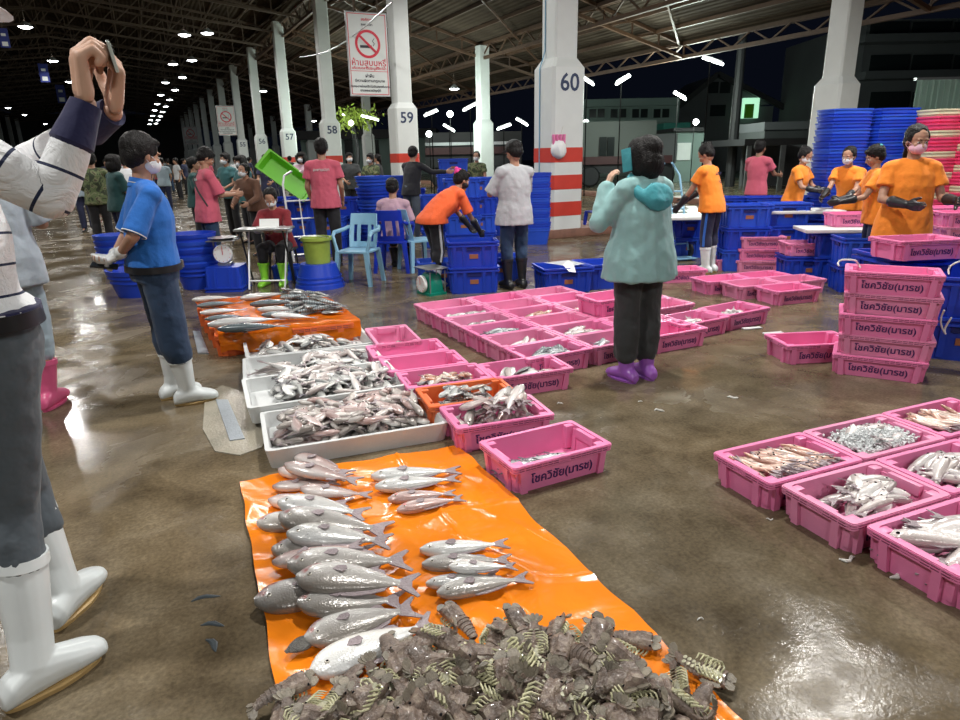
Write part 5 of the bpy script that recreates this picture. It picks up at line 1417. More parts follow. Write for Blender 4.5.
# flared tubs behind the man in blue
for i, (px, yy, n, lab) in enumerate(((196, 8.4, 5, 'right of the man in the blue polo shirt'), (119, 9.6, 4, 'left behind the man in the blue polo shirt'))):
    p = ay(px, 260, yy)
    for k in range(n):
        o = mobj('round_tub', (RT, RT2)[k % 2], None, (p.x, yy, (.09 if i == 0 else .08) * k)); o.scale = (1.15, 1.15, 1.1); tag(o, f'blue round tub nested in the stack {lab}', 'tub', f'nested round tubs {lab}')
p = gz(120, 300); o = mobj('round_tub', RB, None, (p.x + .1, p.y + .3, 0)); o.scale = (1.15, 1.0, 1.35); tag(o, 'wide open blue tub on the floor behind the gloved hand', 'tub')
for i, (px, yy, n, lab) in enumerate(((375, 11.5, 3, 'right of the standing man in pink'), (354, 13.2, 3, 'farther back right of the standing man in pink'))):
    p = ay(px, 200, yy)
    for k in range(n + 3 * (i == 0)):
        o = mobj('round_tub', (RT, RT2)[k % 2], None, (p.x, yy, .72 * (i == 0) * 0 + .19 * k)); o.scale = (1.3, 1.3, 1.0); tag(o, f'blue round tub in the stack {lab}', 'tub', f'round blue tubs {lab}')

# lime green crate leaning on the stack
t = empty('lime_crate', (0, 0, 0), 0, 'long lime green crate tilted on top of blue crates behind the writing woman', 'crate')
bm = bmesh.new(); loft(bm, [rrect(.95, .5, 0, .03), rrect(1.05, .6, .2, .03), rrect(1.09, .64, .2, .03), rrect(1.09, .64, .225, .03), rrect(1.0, .56, .225, .03), rrect(.9, .46, .02, .03)])
obj('tub', bm, M['green_plastic'], t)
bm = bmesh.new()
for i in range(9):
    for sy in (-1, 1): add_box(bm, (-.42 + i * .105, sy * .285, .11), (.012, .02, .17))
obj('ribs', bm, M['green_plastic'], t, False)
p = ay(287, 176, 11.4); t.location = (p.x, 11.35, p.z - .05); t.rotation_euler = (R(62), R(38), R(0)); t.scale = (.86, .62, .8)

# chairs
def plastic_chair(m, arms, label, loc, rz):
    t = empty('plastic_chair', loc, rz, label, 'chair')
    bm = bmesh.new(); pts = []
    add_box(bm, (0, 0, .42), (.44, .42, .03), bevel=.012); obj('seat', bm, M[m], t)
    bm = bmesh.new(); rings = []
    for i in range(7):      # curved back with a slot pattern
        s = i / 6; z = .44 + .42 * s; w = .21 - .03 * abs(s - .4); yb = -.19 - .10 * s
        rings.append([V((w * math.sin(a), yb + .05 * (1 - math.cos(a)) * 1.2, z)) for a in [(-1.25 + 2.5 * k / 10) for k in range(11)]])
    loft(bm, rings, cap=False, closed=False)
    bm.faces.ensure_lookup_table()
    # open slots: drop alternate faces in the middle band
    kill = [f for i, f in enumerate(bm.faces) if (i // 10) in (1, 2, 3) and (i % 10) in (2, 4, 5, 7)]
    bmesh.ops.delete(bm, geom=kill, context='FACES')
    bmesh.ops.solidify(bm, geom=list(bm.faces), thickness=.012)
    obj('backrest', bm, M[m], t)
    for sx in (-1, 1):
        for sy in (-1, 1):
            bm = bmesh.new(); loft(bm, [[V((sx * (.235) + a * .022, sy * .215 + b * .022, 0)) for a, b in ((-1, -1), (1, -1), (1, 1), (-1, 1))], [V((sx * .19 + a * .028, sy * .18 + b * .028, .42)) for a, b in ((-1, -1), (1, -1), (1, 1), (-1, 1))]]); obj('leg', bm, M[m], t, False)
        if arms:
            bm = bmesh.new(); add_tube(bm, [(sx * .20, .18, .42), (sx * .25, .17, .62), (sx * .25, .12, .66), (sx * .245, -.12, .67), (sx * .2, -.24, .70)], [.022, .022, .026, .026, .02], 8); obj('armrest', bm, M[m], t)
    return t
p = gz(358, 286); plastic_chair('light_blue', True, 'light blue plastic armchair standing empty in front of the man in pink', (p.x, p.y + .2, 0), R(165))
CH_L = gz(395, 272); plastic_chair('chair_blue', True, 'dark blue plastic chair under the person in the lilac shirt', (CH_L.x, CH_L.y + .1, 0), R(-8))
p = gz(408, 275); plastic_chair('light_blue', False, 'light blue plastic chair partly hidden behind the bending woman', (p.x + .12, p.y + .45, 0), R(-60))
p = ay(600, 205, 13.5); plastic_chair('chair_blue', False, 'dark blue plastic chair standing right of the striped column', (p.x, 13.5, 0), R(30))

# writing table
p = gz(266, 292); wt = empty('folding_table', (p.x - .02, p.y + .28, 0), 0, 'small folding table with white legs at which a woman writes', 'table')
bm = bmesh.new(); add_box(bm, (0, 0, .735), (.66, .34, .025), bevel=.006); obj('tabletop', bm, M['grey_metal'], wt)
for sx in (-1, 1):
    bm = bmesh.new(); add_tube(bm, [(sx * .24, .14, .725), (sx * .22, -.16, 0.012)], .012, 6); obj('leg', bm, M['white_metal'], wt)
    bm = bmesh.new(); add_tube(bm, [(sx * .26, -.14, .725), (sx * .26, .16, 0.012)], .012, 6); obj('leg', bm, M['dark_metal'], wt)
bm = bmesh.new(); add_tube(bm, [(-.225, -.12, .11), (.225, -.12, .11)], .012, 6); obj('crossbar', bm, M['white_metal'], wt)
bm = bmesh.new(); add_box(bm, (.05, -.03, .752), (.24, .17, .012)); add_box(bm, (.05, .055, .80), (.24, .01, .10), Matrix.Rotation(R(-20), 3, 'X'))
o = obj('notebook', bm, M['paper'], smooth=False); o.location = (p.x - .02, p.y + .28, 0); tag(o, 'open white notebook lying on the writing table', 'notebook')

# hand trucks
def hand_truck(x, y, rz, m, label, tilt):
    t = empty('hand_truck', (x, y, 0), rz, label, 'hand truck')
    bm = bmesh.new()
    w = .2
    for sx in (-1, 1):
        add_tube(bm, [(sx * w, 0, .12), (sx * w, .22 * tilt, .7), (sx * w, .42 * tilt, 1.2), (sx * w * .8, .52 * tilt, 1.32), (sx * w * .3, .42 * tilt, 1.38)], .016, 7)
    for k in range(4): add_tube(bm, [(-w, .09 * k * tilt + .03, .22 + .25 * k), (w, .09 * k * tilt + .03, .22 + .25 * k)], .012, 6)
    add_tube(bm, [(0, .03, .2), (0, .33 * tilt, 1.0)], .01, 6)
    obj('frame', bm, M[m], t)
    bm = bmesh.new(); add_box(bm, (0, -.12, .03), (.42, .26, .012)); obj('toe_plate', bm, M[m], t, False)
    for sx in (-1, 1):
        bm = bmesh.new(); add_lathe(bm, [(0, -.03), (.09, -.03), (.11, -.015), (.11, .015), (.09, .03), (0, .03)], n=18); bmesh.ops.transform(bm, matrix=Matrix.Translation((sx * .25, .06, .11)) @ Matrix.Rotation(R(90), 4, 'Y'), verts=bm.verts); obj('wheel', bm, M['dark_metal'], t)
p = gz(300, 275); hand_truck(p.x, p.y + .5, R(25), 'white_metal', 'white tubular hand truck between the writing woman and the man in pink', .6)
p = ay(684, 200, 9.7); hand_truck(p.x, 9.9, R(15), 'light_blue', 'pale blue hand truck standing behind the board left of the man in orange', .9)
# bag hanging on the striped column
t = empty('plastic_bag', (0, 0, 0), 0, 'clear plastic bag of pink bottles hanging on the left face of column sixty', 'bag')
c = uv(10.75, 7.02, 1.62); t.location = c
bm = bmesh.new(); add_ell(bm, (0, 0, 0), (.16, .12, .17), seg=14, rings=10)
for v in bm.verts: v.co += V((noise.noise(v.co * 9), noise.noise(v.co * 9 + V((3, 0, 0))), 0)) * .04
obj('bag_body', bm, M['paper'], t)
bm = bmesh.new()
for k in range(4): add_tube(bm, [(-.09 + .06 * k, -.02, .08), (-.1 + .065 * k, -.03, .26)], .03, 8)
obj('bottles', bm, M['pink'], t)
bm = bmesh.new(); add_tube(bm, [(0, 0, .15), (.08, .05, .4)], .006, 5); obj('string', bm, M['rope'], t)

# ================================================================ what lies beyond the market
M['night_wall'] = mat('pale_green_wall', (0.22, 0.30, 0.27), 0.8, 0.15, .5)
M['truck_grey'] = mat('dirty_truck_paint', (0.10, 0.115, 0.105), 0.6, 0.1, 1)
M['grey_wall'] = mat('grey_plaster', (0.10, 0.105, 0.11), 0.8, 0.15, .5)
M['window_dark'] = mat('dark_window', (0.015, 0.02, 0.02), 0.15, 0.0)
M['window_lit'] = emat('lit_window', (0.45, 0.9, 0.6), 0.7)
M['tin'] = mat('dark_tin_roof', (0.025, 0.025, 0.027), 0.6, 0.2, 1)
M['teal_awning'] = mat('teal_awning', (0.02, 0.2, 0.16), 0.6, 0.1, 2)
M['maroon'] = mat('maroon_stripe', (0.05, 0.008, 0.01), 0.5, 0.1)
def wall_box(t, name, x0, x1, y, z0, z1, depth, m):
    bm = bmesh.new(); add_box(bm, ((x0 + x1) / 2, y + depth / 2, (z0 + z1) / 2), (x1 - x0, depth, z1 - z0)); return obj(name, bm, M[m], t, False)
def bx_px(t, name, px0, py0, px1, py1, Y, depth, m, ground=False):
    a = ay(px0, py0, Y); b = ay(px1, py1, Y); z0 = min(a.z, b.z); z1 = max(a.z, b.z)
    if ground: z0 = 0
    return wall_box(t, name, a.x, b.x, Y, z0, z1, depth, m)
# long two storey house
t = empty('long_building', (0, 0, 0), 0, 'long pale green two storey building with a row of dark windows, right of column sixty', 'building')
bx_px(t, 'wall', 560, 105, 676, 160, 46, 8, 'night_wall', True)
bx_px(t, 'eaves', 556, 100, 680, 105, 45.4, 9, 'night_wall')
for k in range(5):
    f = bx_px(t, 'window', 567 + 21.5 * k, 108, 584 + 21.5 * k, 118, 45.9, .1, 'night_wall')
    bx_px(f, 'pane', 568 + 21.5 * k, 109, 583 + 21.5 * k, 117.5, 45.85, .08, 'window_dark'); bx_px(f, 'mullion', 575 + 21.5 * k, 109, 576 + 21.5 * k, 117.5, 45.8, .05, 'night_wall')
bx_px(t, 'ledge', 556, 120, 676, 122, 45.5, .5, 'night_wall')
bx_px(t, 'awning', 664, 123, 690, 130, 43, 3, 'teal_awning')
# parked truck body
t = empty('box_truck', (0, 0, 0), 0, 'grey box truck parked behind the woman in the teal jacket', 'truck')
b_ = bx_px(t, 'cargo_box', 578, 122, 655, 158, 32, 3, 'truck_grey'); 
bx_px(t, 'stripe', 578, 157, 672, 163, 31.9, 3.1, 'maroon'); bx_px(t, 'chassis', 578, 163, 672, 172, 32.1, 2.6, 'dark_metal')
for k in range(2): f = bx_px(t, 'side_window', 600 + 8 * k, 137, 606 + 8 * k, 156, 31.9, .1, 'window_dark')
bx_px(t, 'cab', 655, 134, 676, 163, 32, 2.6, 'grey_wall')
for px in (590, 640, 665):
    a = ay(px, 170, 32); bm = bmesh.new(); add_lathe(bm, [(0, -.15), (.4, -.15), (.48, -.08), (.48, .08), (.4, .15), (0, .15)], n=20); bmesh.ops.transform(bm, matrix=Matrix.Translation((a.x, 32.1, .48)) @ Matrix.Rotation(R(90), 4, 'X'), verts=bm.verts); obj('wheel', bm, M['dark_metal'], t)
# gable house
t = empty('gabled_house', (0, 0, 0), 0, 'grey gabled house with arched attic windows behind the man in orange', 'building')
bx_px(t, 'wall', 676, 108, 768, 160, 50, 8, 'grey_wall', True)
a = ay(672, 112, 49.5); b = ay(718, 74, 49.5); c = ay(772, 104, 49.5)
bm = bmesh.new(); loft(bm, [[V((a.x, yy, a.z)), V((b.x, yy, b.z)), V((c.x, yy, c.z))] for yy in (49.9, 57)]); obj('gable', bm, M['grey_wall'], t, False)
bm = bmesh.new(); bar(bm, a, b, .35); bar(bm, b, c + V((1, 0, -.3)), .35); obj('barge_board', bm, M['tin'], t, False)
for px in (709, 721):
    f = bx_px(t, 'attic_window', px, 82, px + 9, 93, 49.7, .1, 'window_dark')
bx_px(t, 'window', 711, 105, 725, 116, 49.8, .1, 'window_dark')
f = bx_px(t, 'balcony_opening', 744, 98, 758, 118, 49.5, .3, 'window_lit'); bx_px(f, 'balcony_plant', 746, 104, 753, 118, 49.2, .2, 'green_plastic')
# lit entrance
t = empty('lit_kiosk', (0, 0, 0), 0, 'small kiosk lit greenish white behind the hand truck', 'building')
bx_px(t, 'wall', 676, 130, 703, 160, 36, 3, 'night_wall', True); bx_px(t, 'door_panel', 678, 143, 690, 160, 35.9, .1, 'board'); bx_px(t, 'roof', 674, 128, 705, 131, 35.4, 4, 'tin')
# dark shed roofs right
t = empty('market_shed', (0, 0, 0), 0, 'dark open shed with a low tin roof left of the right hand column', 'building')
bx_px(t, 'tin_roof', 745, 139, 822, 144, 26, 5, 'tin'); bx_px(t, 'back_wall', 745, 145, 822, 170, 30, .3, 'grey_wall', True)
for px in (748, 782, 818): bx_px(t, 'post', px, 144, px + 1.5, 172, 26.1, .1, 'grey_metal', True)
bx_px(t, 'upper_band', 765, 122, 822, 130, 31, 3, 'grey_wall'); bx_px(t, 'upper_wall', 765, 130, 822, 139, 31, 3, 'dark_wall')
# big building right
t = empty('apartment_block', (0, 0, 0), 0, 'large dark grey block with balconies at the upper right', 'building')
bx_px(t, 'wall', 868, 20, 1010, 160, 40, 10, 'grey_wall', True)
for k, (y0, y1) in enumerate(((22, 33), (55, 70), (92, 108))):
    for j in range(3):
        f = bx_px(t, 'window', 872 + 42 * j, y0, 908 + 42 * j, y1, 39.9, .2, 'window_dark')
    bx_px(t, 'balcony_slab', 866, y1 + 1, 1010, y1 + 6, 38.8, 1.2, 'grey_wall')
# pale corrugated fence
t = empty('corrugated_hoarding', (0, 0, 0), 0, 'pale green corrugated sheet wall behind the pink and cream towers', 'hoarding')
a = ay(916, 90, 17); b = ay(975, 88, 17); bm = bmesh.new(); n = 60
ring = []
for i in range(n + 1):
    x = a.x + (b.x - a.x) * i / n; ring.append((x, 17 + .05 * math.sin(i * 1.1)))
vs0 = [bm.verts.new((x, y, 0)) for x, y in ring]; vs1 = [bm.verts.new((x, y, 3.05)) for x, y in ring]
for i in range(n): bm.faces.new((vs0[i], vs0[i + 1], vs1[i + 1], vs1[i]))
bmesh.ops.solidify(bm, geom=list(bm.faces), thickness=.02)
obj('sheets', bm, mat('pale_corrugated', (0.42, 0.56, 0.50), .5, .1, 2), t)
bm = bmesh.new(); add_box(bm, ((a.x + b.x) / 2, 17.1, 3.08), (b.x - a.x, .12, .06)); obj('top_rail', bm, M['grey_metal'], t, False)
for v_ in (): pass
# dark truck between the columns 59 and 60
t = empty('flatbed_truck', (0, 0, 0), 0, 'dark parked truck seen between columns 59 and 60', 'truck')
bx_px(t, 'cargo_box', 425, 133, 522, 150, 34, 3, 'tin'); bx_px(t, 'stripe', 425, 148, 522, 153, 33.9, 3.1, 'maroon'); bx_px(t, 'side_rail', 425, 143, 522, 144, 33.8, .1, 'grey_metal'); bx_px(t, 'chassis', 425, 153, 522, 166, 34.2, 2.5, 'dark_metal')
for px in (440, 505):
    a = ay(px, 160, 34); bm = bmesh.new(); add_lathe(bm, [(0, -.15), (.4, -.15), (.48, -.08), (.48, .08), (.4, .15), (0, .15)], n=20); bmesh.ops.transform(bm, matrix=Matrix.Translation((a.x, 34.1, .48)) @ Matrix.Rotation(R(90), 4, 'X'), verts=bm.verts); obj('wheel', bm, M['dark_metal'], t)
t = empty('green_wall_building', (0, 0, 0), 0, 'low pale green building far behind columns 57 to 59', 'building')
bx_px(t, 'wall', 300, 136, 432, 165, 62, 4, 'night_wall', True); bx_px(t, 'roof', 296, 131, 436, 137, 61, 6, 'tin')
for k in range(4): bx_px(t, 'doorway', 318 + 26 * k, 140, 328 + 26 * k, 165, 61.9, .2, 'window_dark', True)
# tree lit from below
t = empty('tree', (0, 0, 0), 0, 'yellow green tree lit by a street lamp right of column 58', 'tree')
a = ay(352, 118, 40); bm = bmesh.new(); add_tube(bm, [(a.x, 40, 0), (a.x + .2, 40, 2), (a.x, 40, a.z)], [.15, .12, .05], 8); obj('trunk', bm, M['tin'], t)
bm = bmesh.new(); random.seed(8)
for k in range(520):
    d = V((random.gauss(0, .55), random.gauss(0, .4), random.gauss(0, .28))); c = V((a.x, 40, a.z)) + d; s = random.uniform(.08, .2)
    m_ = Euler((random.random() * 3, random.random() * 3, random.random() * 3)).to_matrix()
    v4 = [bm.verts.new(c + m_ @ V(q) * s) for q in ((0, -.5, 0), (1, 0, .1), (0, .5, 0), (-1, 0, .1))]; bm.faces.new(v4)
obj('foliage', bm, mat('yellow_green_leaves', (0.30, 0.40, 0.05), .6, .3, 3), t)
# street lamps with fluorescent tubes beyond the roof
def street_lamp(px, py, Y, ang, ln, label, m='tube_glow', power=0, bulb=False):
    p = ay(px, py, Y); t = empty('street_lamp', (p.x, Y, 0), 0, label, 'street lamp')
    bm = bmesh.new(); add_tube(bm, [(0, .25, 0), (0, .25, p.z), (0, .05, p.z + .1)], [.022, .018, .012], 6); obj('pole', bm, M['pole_matt'], t)
    bm = bmesh.new()
    if bulb: add_ell(bm, (0, 0, p.z), (.13, .13, .13), seg=12, rings=8)
    else:
        dx, dz = math.cos(R(ang)) * ln / 2, math.sin(R(ang)) * ln / 2; add_tube(bm, [(-dx, 0, p.z - dz), (dx, 0, p.z + dz)], .04, 8)
    obj('bulb' if bulb else 'tube', bm, M[m], t)
    if not bulb:
        bm = bmesh.new(); add_box(bm, (0, .06, p.z + .07), (ln * .9, .08, .05), Matrix.Rotation(-R(ang), 3, 'Y')); obj('fitting', bm, M['lamp_shade'], t, False)
    if power and bulb or power:
        l = bpy.data.lights.new('street_lamp_light', 'POINT'); l.energy = power; l.shadow_soft_size = .2; l.color = (.85, 1.0, .9)
        o = bpy.data.objects.new('street_lamp_light', l); COL.objects.link(o); o.location = (p.x, Y - .6, p.z)
street_lamp(713, 61, 21, -18, .65, 'large tilted fluorescent tube lamp right of column sixty')
street_lamp(623, 80, 24, 30, .55, 'tilted fluorescent tube lamp above the teal jacket woman\'s head', power=150)
street_lamp(680, 96, 27, -28, .55, 'fluorescent tube lamp over the roof of the long building', power=600)
street_lamp(588, 81, 25, -32, .5, 'fluorescent tube lamp touching the right side of column sixty')
street_lamp(696, 122, 33, 0, 0, 'glaring round street lamp before the lit kiosk', bulb=True, power=350, m='lamp_glow')
street_lamp(586, 122, 34, 0, 0, 'small round street lamp by the right edge of column sixty', bulb=True, power=0, m='tube_glow')
street_lamp(470, 107, 27, 25, .6, 'fluorescent tube lamp left of the slim column'); street_lamp(504, 127, 29, 18, .6, 'fluorescent tube lamp just right of the slim column top'); street_lamp(522, 122, 31, -30, .6, 'fluorescent tube lamp left of column sixty')
street_lamp(450, 114, 30, 0, 0, 'round street lamp left of the slim column', bulb=True, m='lamp_glow', power=300); street_lamp(431, 113, 27, 20, .55, 'fluorescent tube lamp right of column fifty nine'); street_lamp(449, 128, 33, -30, .6, 'low fluorescent tube lamp under the round lamp')
street_lamp(429, 134, 30, 0, 0, 'tiny round street lamp beside column fifty nine', bulb=True); street_lamp(370, 118, 36, -15, .9, 'fluorescent tube lamp under the large no smoking sign'); street_lamp(351, 123, 37, 0, 0, 'round lamp in front of the lit tree', bulb=True, power=500, m='lamp_glow')
# light that falls on the houses
t = empty('utility_pole', (ay(737, 100, 30).x, 30, 0), 0, 'tall dark utility pole in front of the gabled house', 'pole'); bm = bmesh.new(); add_tube(bm, [(0, 0, 0), (0, 0, 8.5)], [.22, .16], 10); obj('shaft', bm, M['tin'], t)
bm = bmesh.new(); add_box(bm, (0, 0, 8), (1.6, .1, .1)); obj('crossarm', bm, M['tin'], t, False)
# ================================================================ people
random.seed(77)
SK = {k: mat('skin_' + k, c, 0.5, 0.06, 14, 0.08, 70, sss=0.0) for k, c in {'tan': (0.42, 0.23, 0.15), 'light': (0.62, 0.38, 0.27), 'brown': (0.30, 0.155, 0.10)}.items()}
M['hair'] = mat('black_hair', (0.007, 0.006, 0.006), 0.5, 0.2, 30, 0.5, 120, spec=0.25)
M['hair_g'] = mat('greying_hair', (0.03, 0.027, 0.025), 0.5, 0.3, 60, 0.5, 120, spec=0.25)
M['mask_w'] = mat('white_mask_cloth', (0.70, 0.74, 0.78), 0.7, 0.04)
M['mask_p'] = mat('pink_mask_cloth', (0.78, 0.50, 0.60), 0.7, 0.04)
M['mask_k'] = mat('black_mask_cloth', (0.02, 0.02, 0.022), 0.7, 0.0)
M['eye_white'] = mat('eye_white', (0.75, 0.73, 0.70), 0.2, 0.0)
M['glove_k'] = mat('black_rubber', (0.022, 0.023, 0.026), 0.35, 0.1, 12)
M['glove_w'] = mat('white_glove_cotton', (0.66, 0.68, 0.68), 0.8, 0.1, 20)
M['boot_w'] = mat('white_rubber', (0.74, 0.79, 0.80), 0.3, 0.05, 6)
M['boot_sole'] = mat('ochre_sole_rubber', (0.56, 0.38, 0.16), 0.5, 0.1, 20)
M['boot_v'] = mat('violet_rubber', (0.36, 0.12, 0.55), 0.28, 0.05, 6)
M['boot_g'] = mat('lime_rubber', (0.28, 0.72, 0.05), 0.3, 0.05, 6)
M['boot_p'] = mat('pink_rubber', (0.75, 0.12, 0.28), 0.35, 0.05, 6)
M['boot_k'] = mat('black_boot_rubber', (0.02, 0.02, 0.022), 0.35, 0.05, 6)
def cloth(name, col, rough=0.85, bs=14, bump=0.5):
    m = mat(name, col, rough, 0.06, 5, bump, bs, sheen=0.1); return m
C_ = {'blue': cloth('blue_polo_cloth', (0.012, 0.135, 0.50)), 'denim': cloth('dark_denim', (0.018, 0.045, 0.10)), 'grey_slack': cloth('charcoal_trouser_cloth', (0.085, 0.105, 0.125), 0.85, 9, 0.8),
      'pink': cloth('pink_shirt_cloth', (0.60, 0.11, 0.17)), 'maroon': cloth('maroon_shirt_cloth', (0.20, 0.012, 0.02)), 'black': cloth('black_cloth', (0.014, 0.014, 0.018)),
      'orange': cloth('orange_tshirt_cloth', (0.90, 0.26, 0.02)), 'orange_r': cloth('red_orange_tshirt_cloth', (0.85, 0.13, 0.03)), 'grey': cloth('light_grey_tshirt_cloth', (0.44, 0.46, 0.48)), 'teal': cloth('pale_teal_jacket_cloth', (0.29, 0.52, 0.52), 0.6, 7, 0.7),
      'teal_d': cloth('teal_hood_lining', (0.05, 0.34, 0.40), 0.7), 'navy': cloth('navy_cloth', (0.014, 0.018, 0.055)), 'lilac': cloth('lilac_shirt_cloth', (0.52, 0.34, 0.42)), 'dgreen': cloth('dark_green_cloth', (0.012, 0.06, 0.06)),
      'white': cloth('white_cloth', (0.62, 0.64, 0.66)), 'char': cloth('charcoal_cloth', (0.035, 0.04, 0.042)), 'lblue': cloth('light_blue_grey_cloth', (0.30, 0.38, 0.44)), 'ltee': cloth('pale_grey_blue_tee', (0.40, 0.46, 0.52)), 'cuff': cloth('navy_cuff_knit', (0.014, 0.016, 0.07)),
      'brown': cloth('brown_cloth', (0.16, 0.08, 0.05)), 'teal_s': cloth('teal_shirt_cloth', (0.03, 0.12, 0.13)), 'grn': cloth('bright_green_cloth', (0.05, 0.35, 0.08))}
def camo():
    m, t, b = newmat('camouflage_cloth'); tc = t.nodes.new('ShaderNodeTexCoord'); n = tnoise(t, tc.outputs['Object'], 9, 2, .5, 1.0)
    c = ramp(t, n.outputs[0], [(0.0, (0.03, 0.04, 0.02)), (0.44, (0.09, 0.12, 0.05)), (0.54, (0.16, 0.17, 0.09)), (0.62, (0.06, 0.05, 0.03))]); c.color_ramp.interpolation = 'CONSTANT'
    t.links.new(c.outputs[0], b.inputs['Base Color']); b.inputs['Roughness'].default_value = .9; return m
C_['camo'] = camo()
def striped():
    m, t, b = newmat('white_navy_striped_cloth'); at = t.nodes.new('ShaderNodeAttribute'); at.attribute_name = 'band'
    f = t.nodes.new('ShaderNodeMath'); f.operation = 'FRACT'; t.links.new(at.outputs['Fac'], f.inputs[0])
    l = t.nodes.new('ShaderNodeMath'); l.operation = 'LESS_THAN'; l.inputs[1].default_value = 0.085; t.links.new(f.outputs[0], l.inputs[0])
    mx = t.nodes.new('ShaderNodeMix'); mx.data_type = 'RGBA'; t.links.new(l.outputs[0], mx.inputs[0]); mx.inputs[6].default_value = (0.78, 0.80, 0.82, 1); mx.inputs[7].default_value = (0.012, 0.02, 0.06, 1)
    t.links.new(mx.outputs[2], b.inputs['Base Color']); b.inputs['Roughness'].default_value = .85
    tc = t.nodes.new('ShaderNodeTexCoord'); n = tnoise(t, tc.outputs['Object'], 9, 4, .6, 1.5); bp = t.nodes.new('ShaderNodeBump'); bp.inputs['Strength'].default_value = .6; bp.inputs['Distance'].default_value = .04
    t.links.new(n.outputs[0], bp.inputs['Height']); t.links.new(bp.outputs[0], b.inputs['Normal']); return m
C_['striped'] = striped()

def hand(bm, wrist, d, n, s, size=1.0, curl=0.35, infl=0.0, curls=None, thumb=0.5):
    """d: along the fingers, n: the way the palm faces, s: towards the thumb"""
    d = V(d).normalized(); n = V(n); n = (n - d * n.dot(d)).normalized(); s_ = V(s); s = n.cross(d); s = s if s.dot(s_) > 0 else -s
    w = V(wrist); k = size
    for i, o in enumerate((0.030, 0.011, -0.009, -0.028)):
        kn = w + d * (0.088 - 0.006 * abs(i - 1)) * k + s * o * k
        add_cap(bm, w + d * 0.012 * k + s * o * 0.62 * k, kn, 0.0145 * k + infl, 0.0115 * k + infl, 8, 2)
        L = (0.070, 0.078, 0.073, 0.057)[i] * k; c = curls[i] if curls else curl; p = kn; dd = d
        for seg, (f, r0, r1) in enumerate(((0.45, .0098, .0090), (0.31, .0090, .0083), (0.24, .0083, .0072))):
            a = c * (1.25 if seg else 0.9); dd = (Matrix.Rotation(a, 3, d.cross(n)) @ dd).normalized() if True else dd
            q = p + dd * L * f; add_cap(bm, p, q, r0 * k + infl, r1 * k + infl, 8, 2); p = q
    add_cap(bm, w + d * .02 * k, w + d * .075 * k, .019 * k + infl, .016 * k + infl, 8, 2)
    p = w + d * .022 * k + s * .024 * k; dd = (s * .75 + d * .75 + n * .25 * (1 + thumb)).normalized()
    add_cap(bm, w + d * .012 * k + s * .008 * k, p, .015 * k + infl, .0135 * k + infl, 8, 2)
    for f, r0, r1 in ((.036, .013, .0112), (.032, .0112, .0095), (.024, .0095, .0082)):
        q = p + dd * f * k; add_cap(bm, p, q, r0 * k + infl, r1 * k + infl, 8, 2); p = q; dd = (dd + d * .35 + n * .3 * thumb - s * .12).normalized()
def ring_ell(c, x, y, rx, ry, n=18): return [c + x * (rx * math.cos(2 * math.pi * k / n)) + y * (ry * math.sin(2 * math.pi * k / n)) for k in range(n)]
def ruffle(me, amp, fr, seed):
    N_ = [v.normal.copy() for v in me.vertices]
    for v, nn in zip(me.vertices, N_):
        p = v.co; nz = noise.noise(V((p.x * fr, p.y * fr, p.z * fr * .45 + seed))) + .5 * noise.noise(V((p.x * fr * 2.2 + p.z * 5, p.y * fr * 2, p.z * fr * 1.6 + seed)))
        v.co = p + nn * nz * amp
PC = [0]
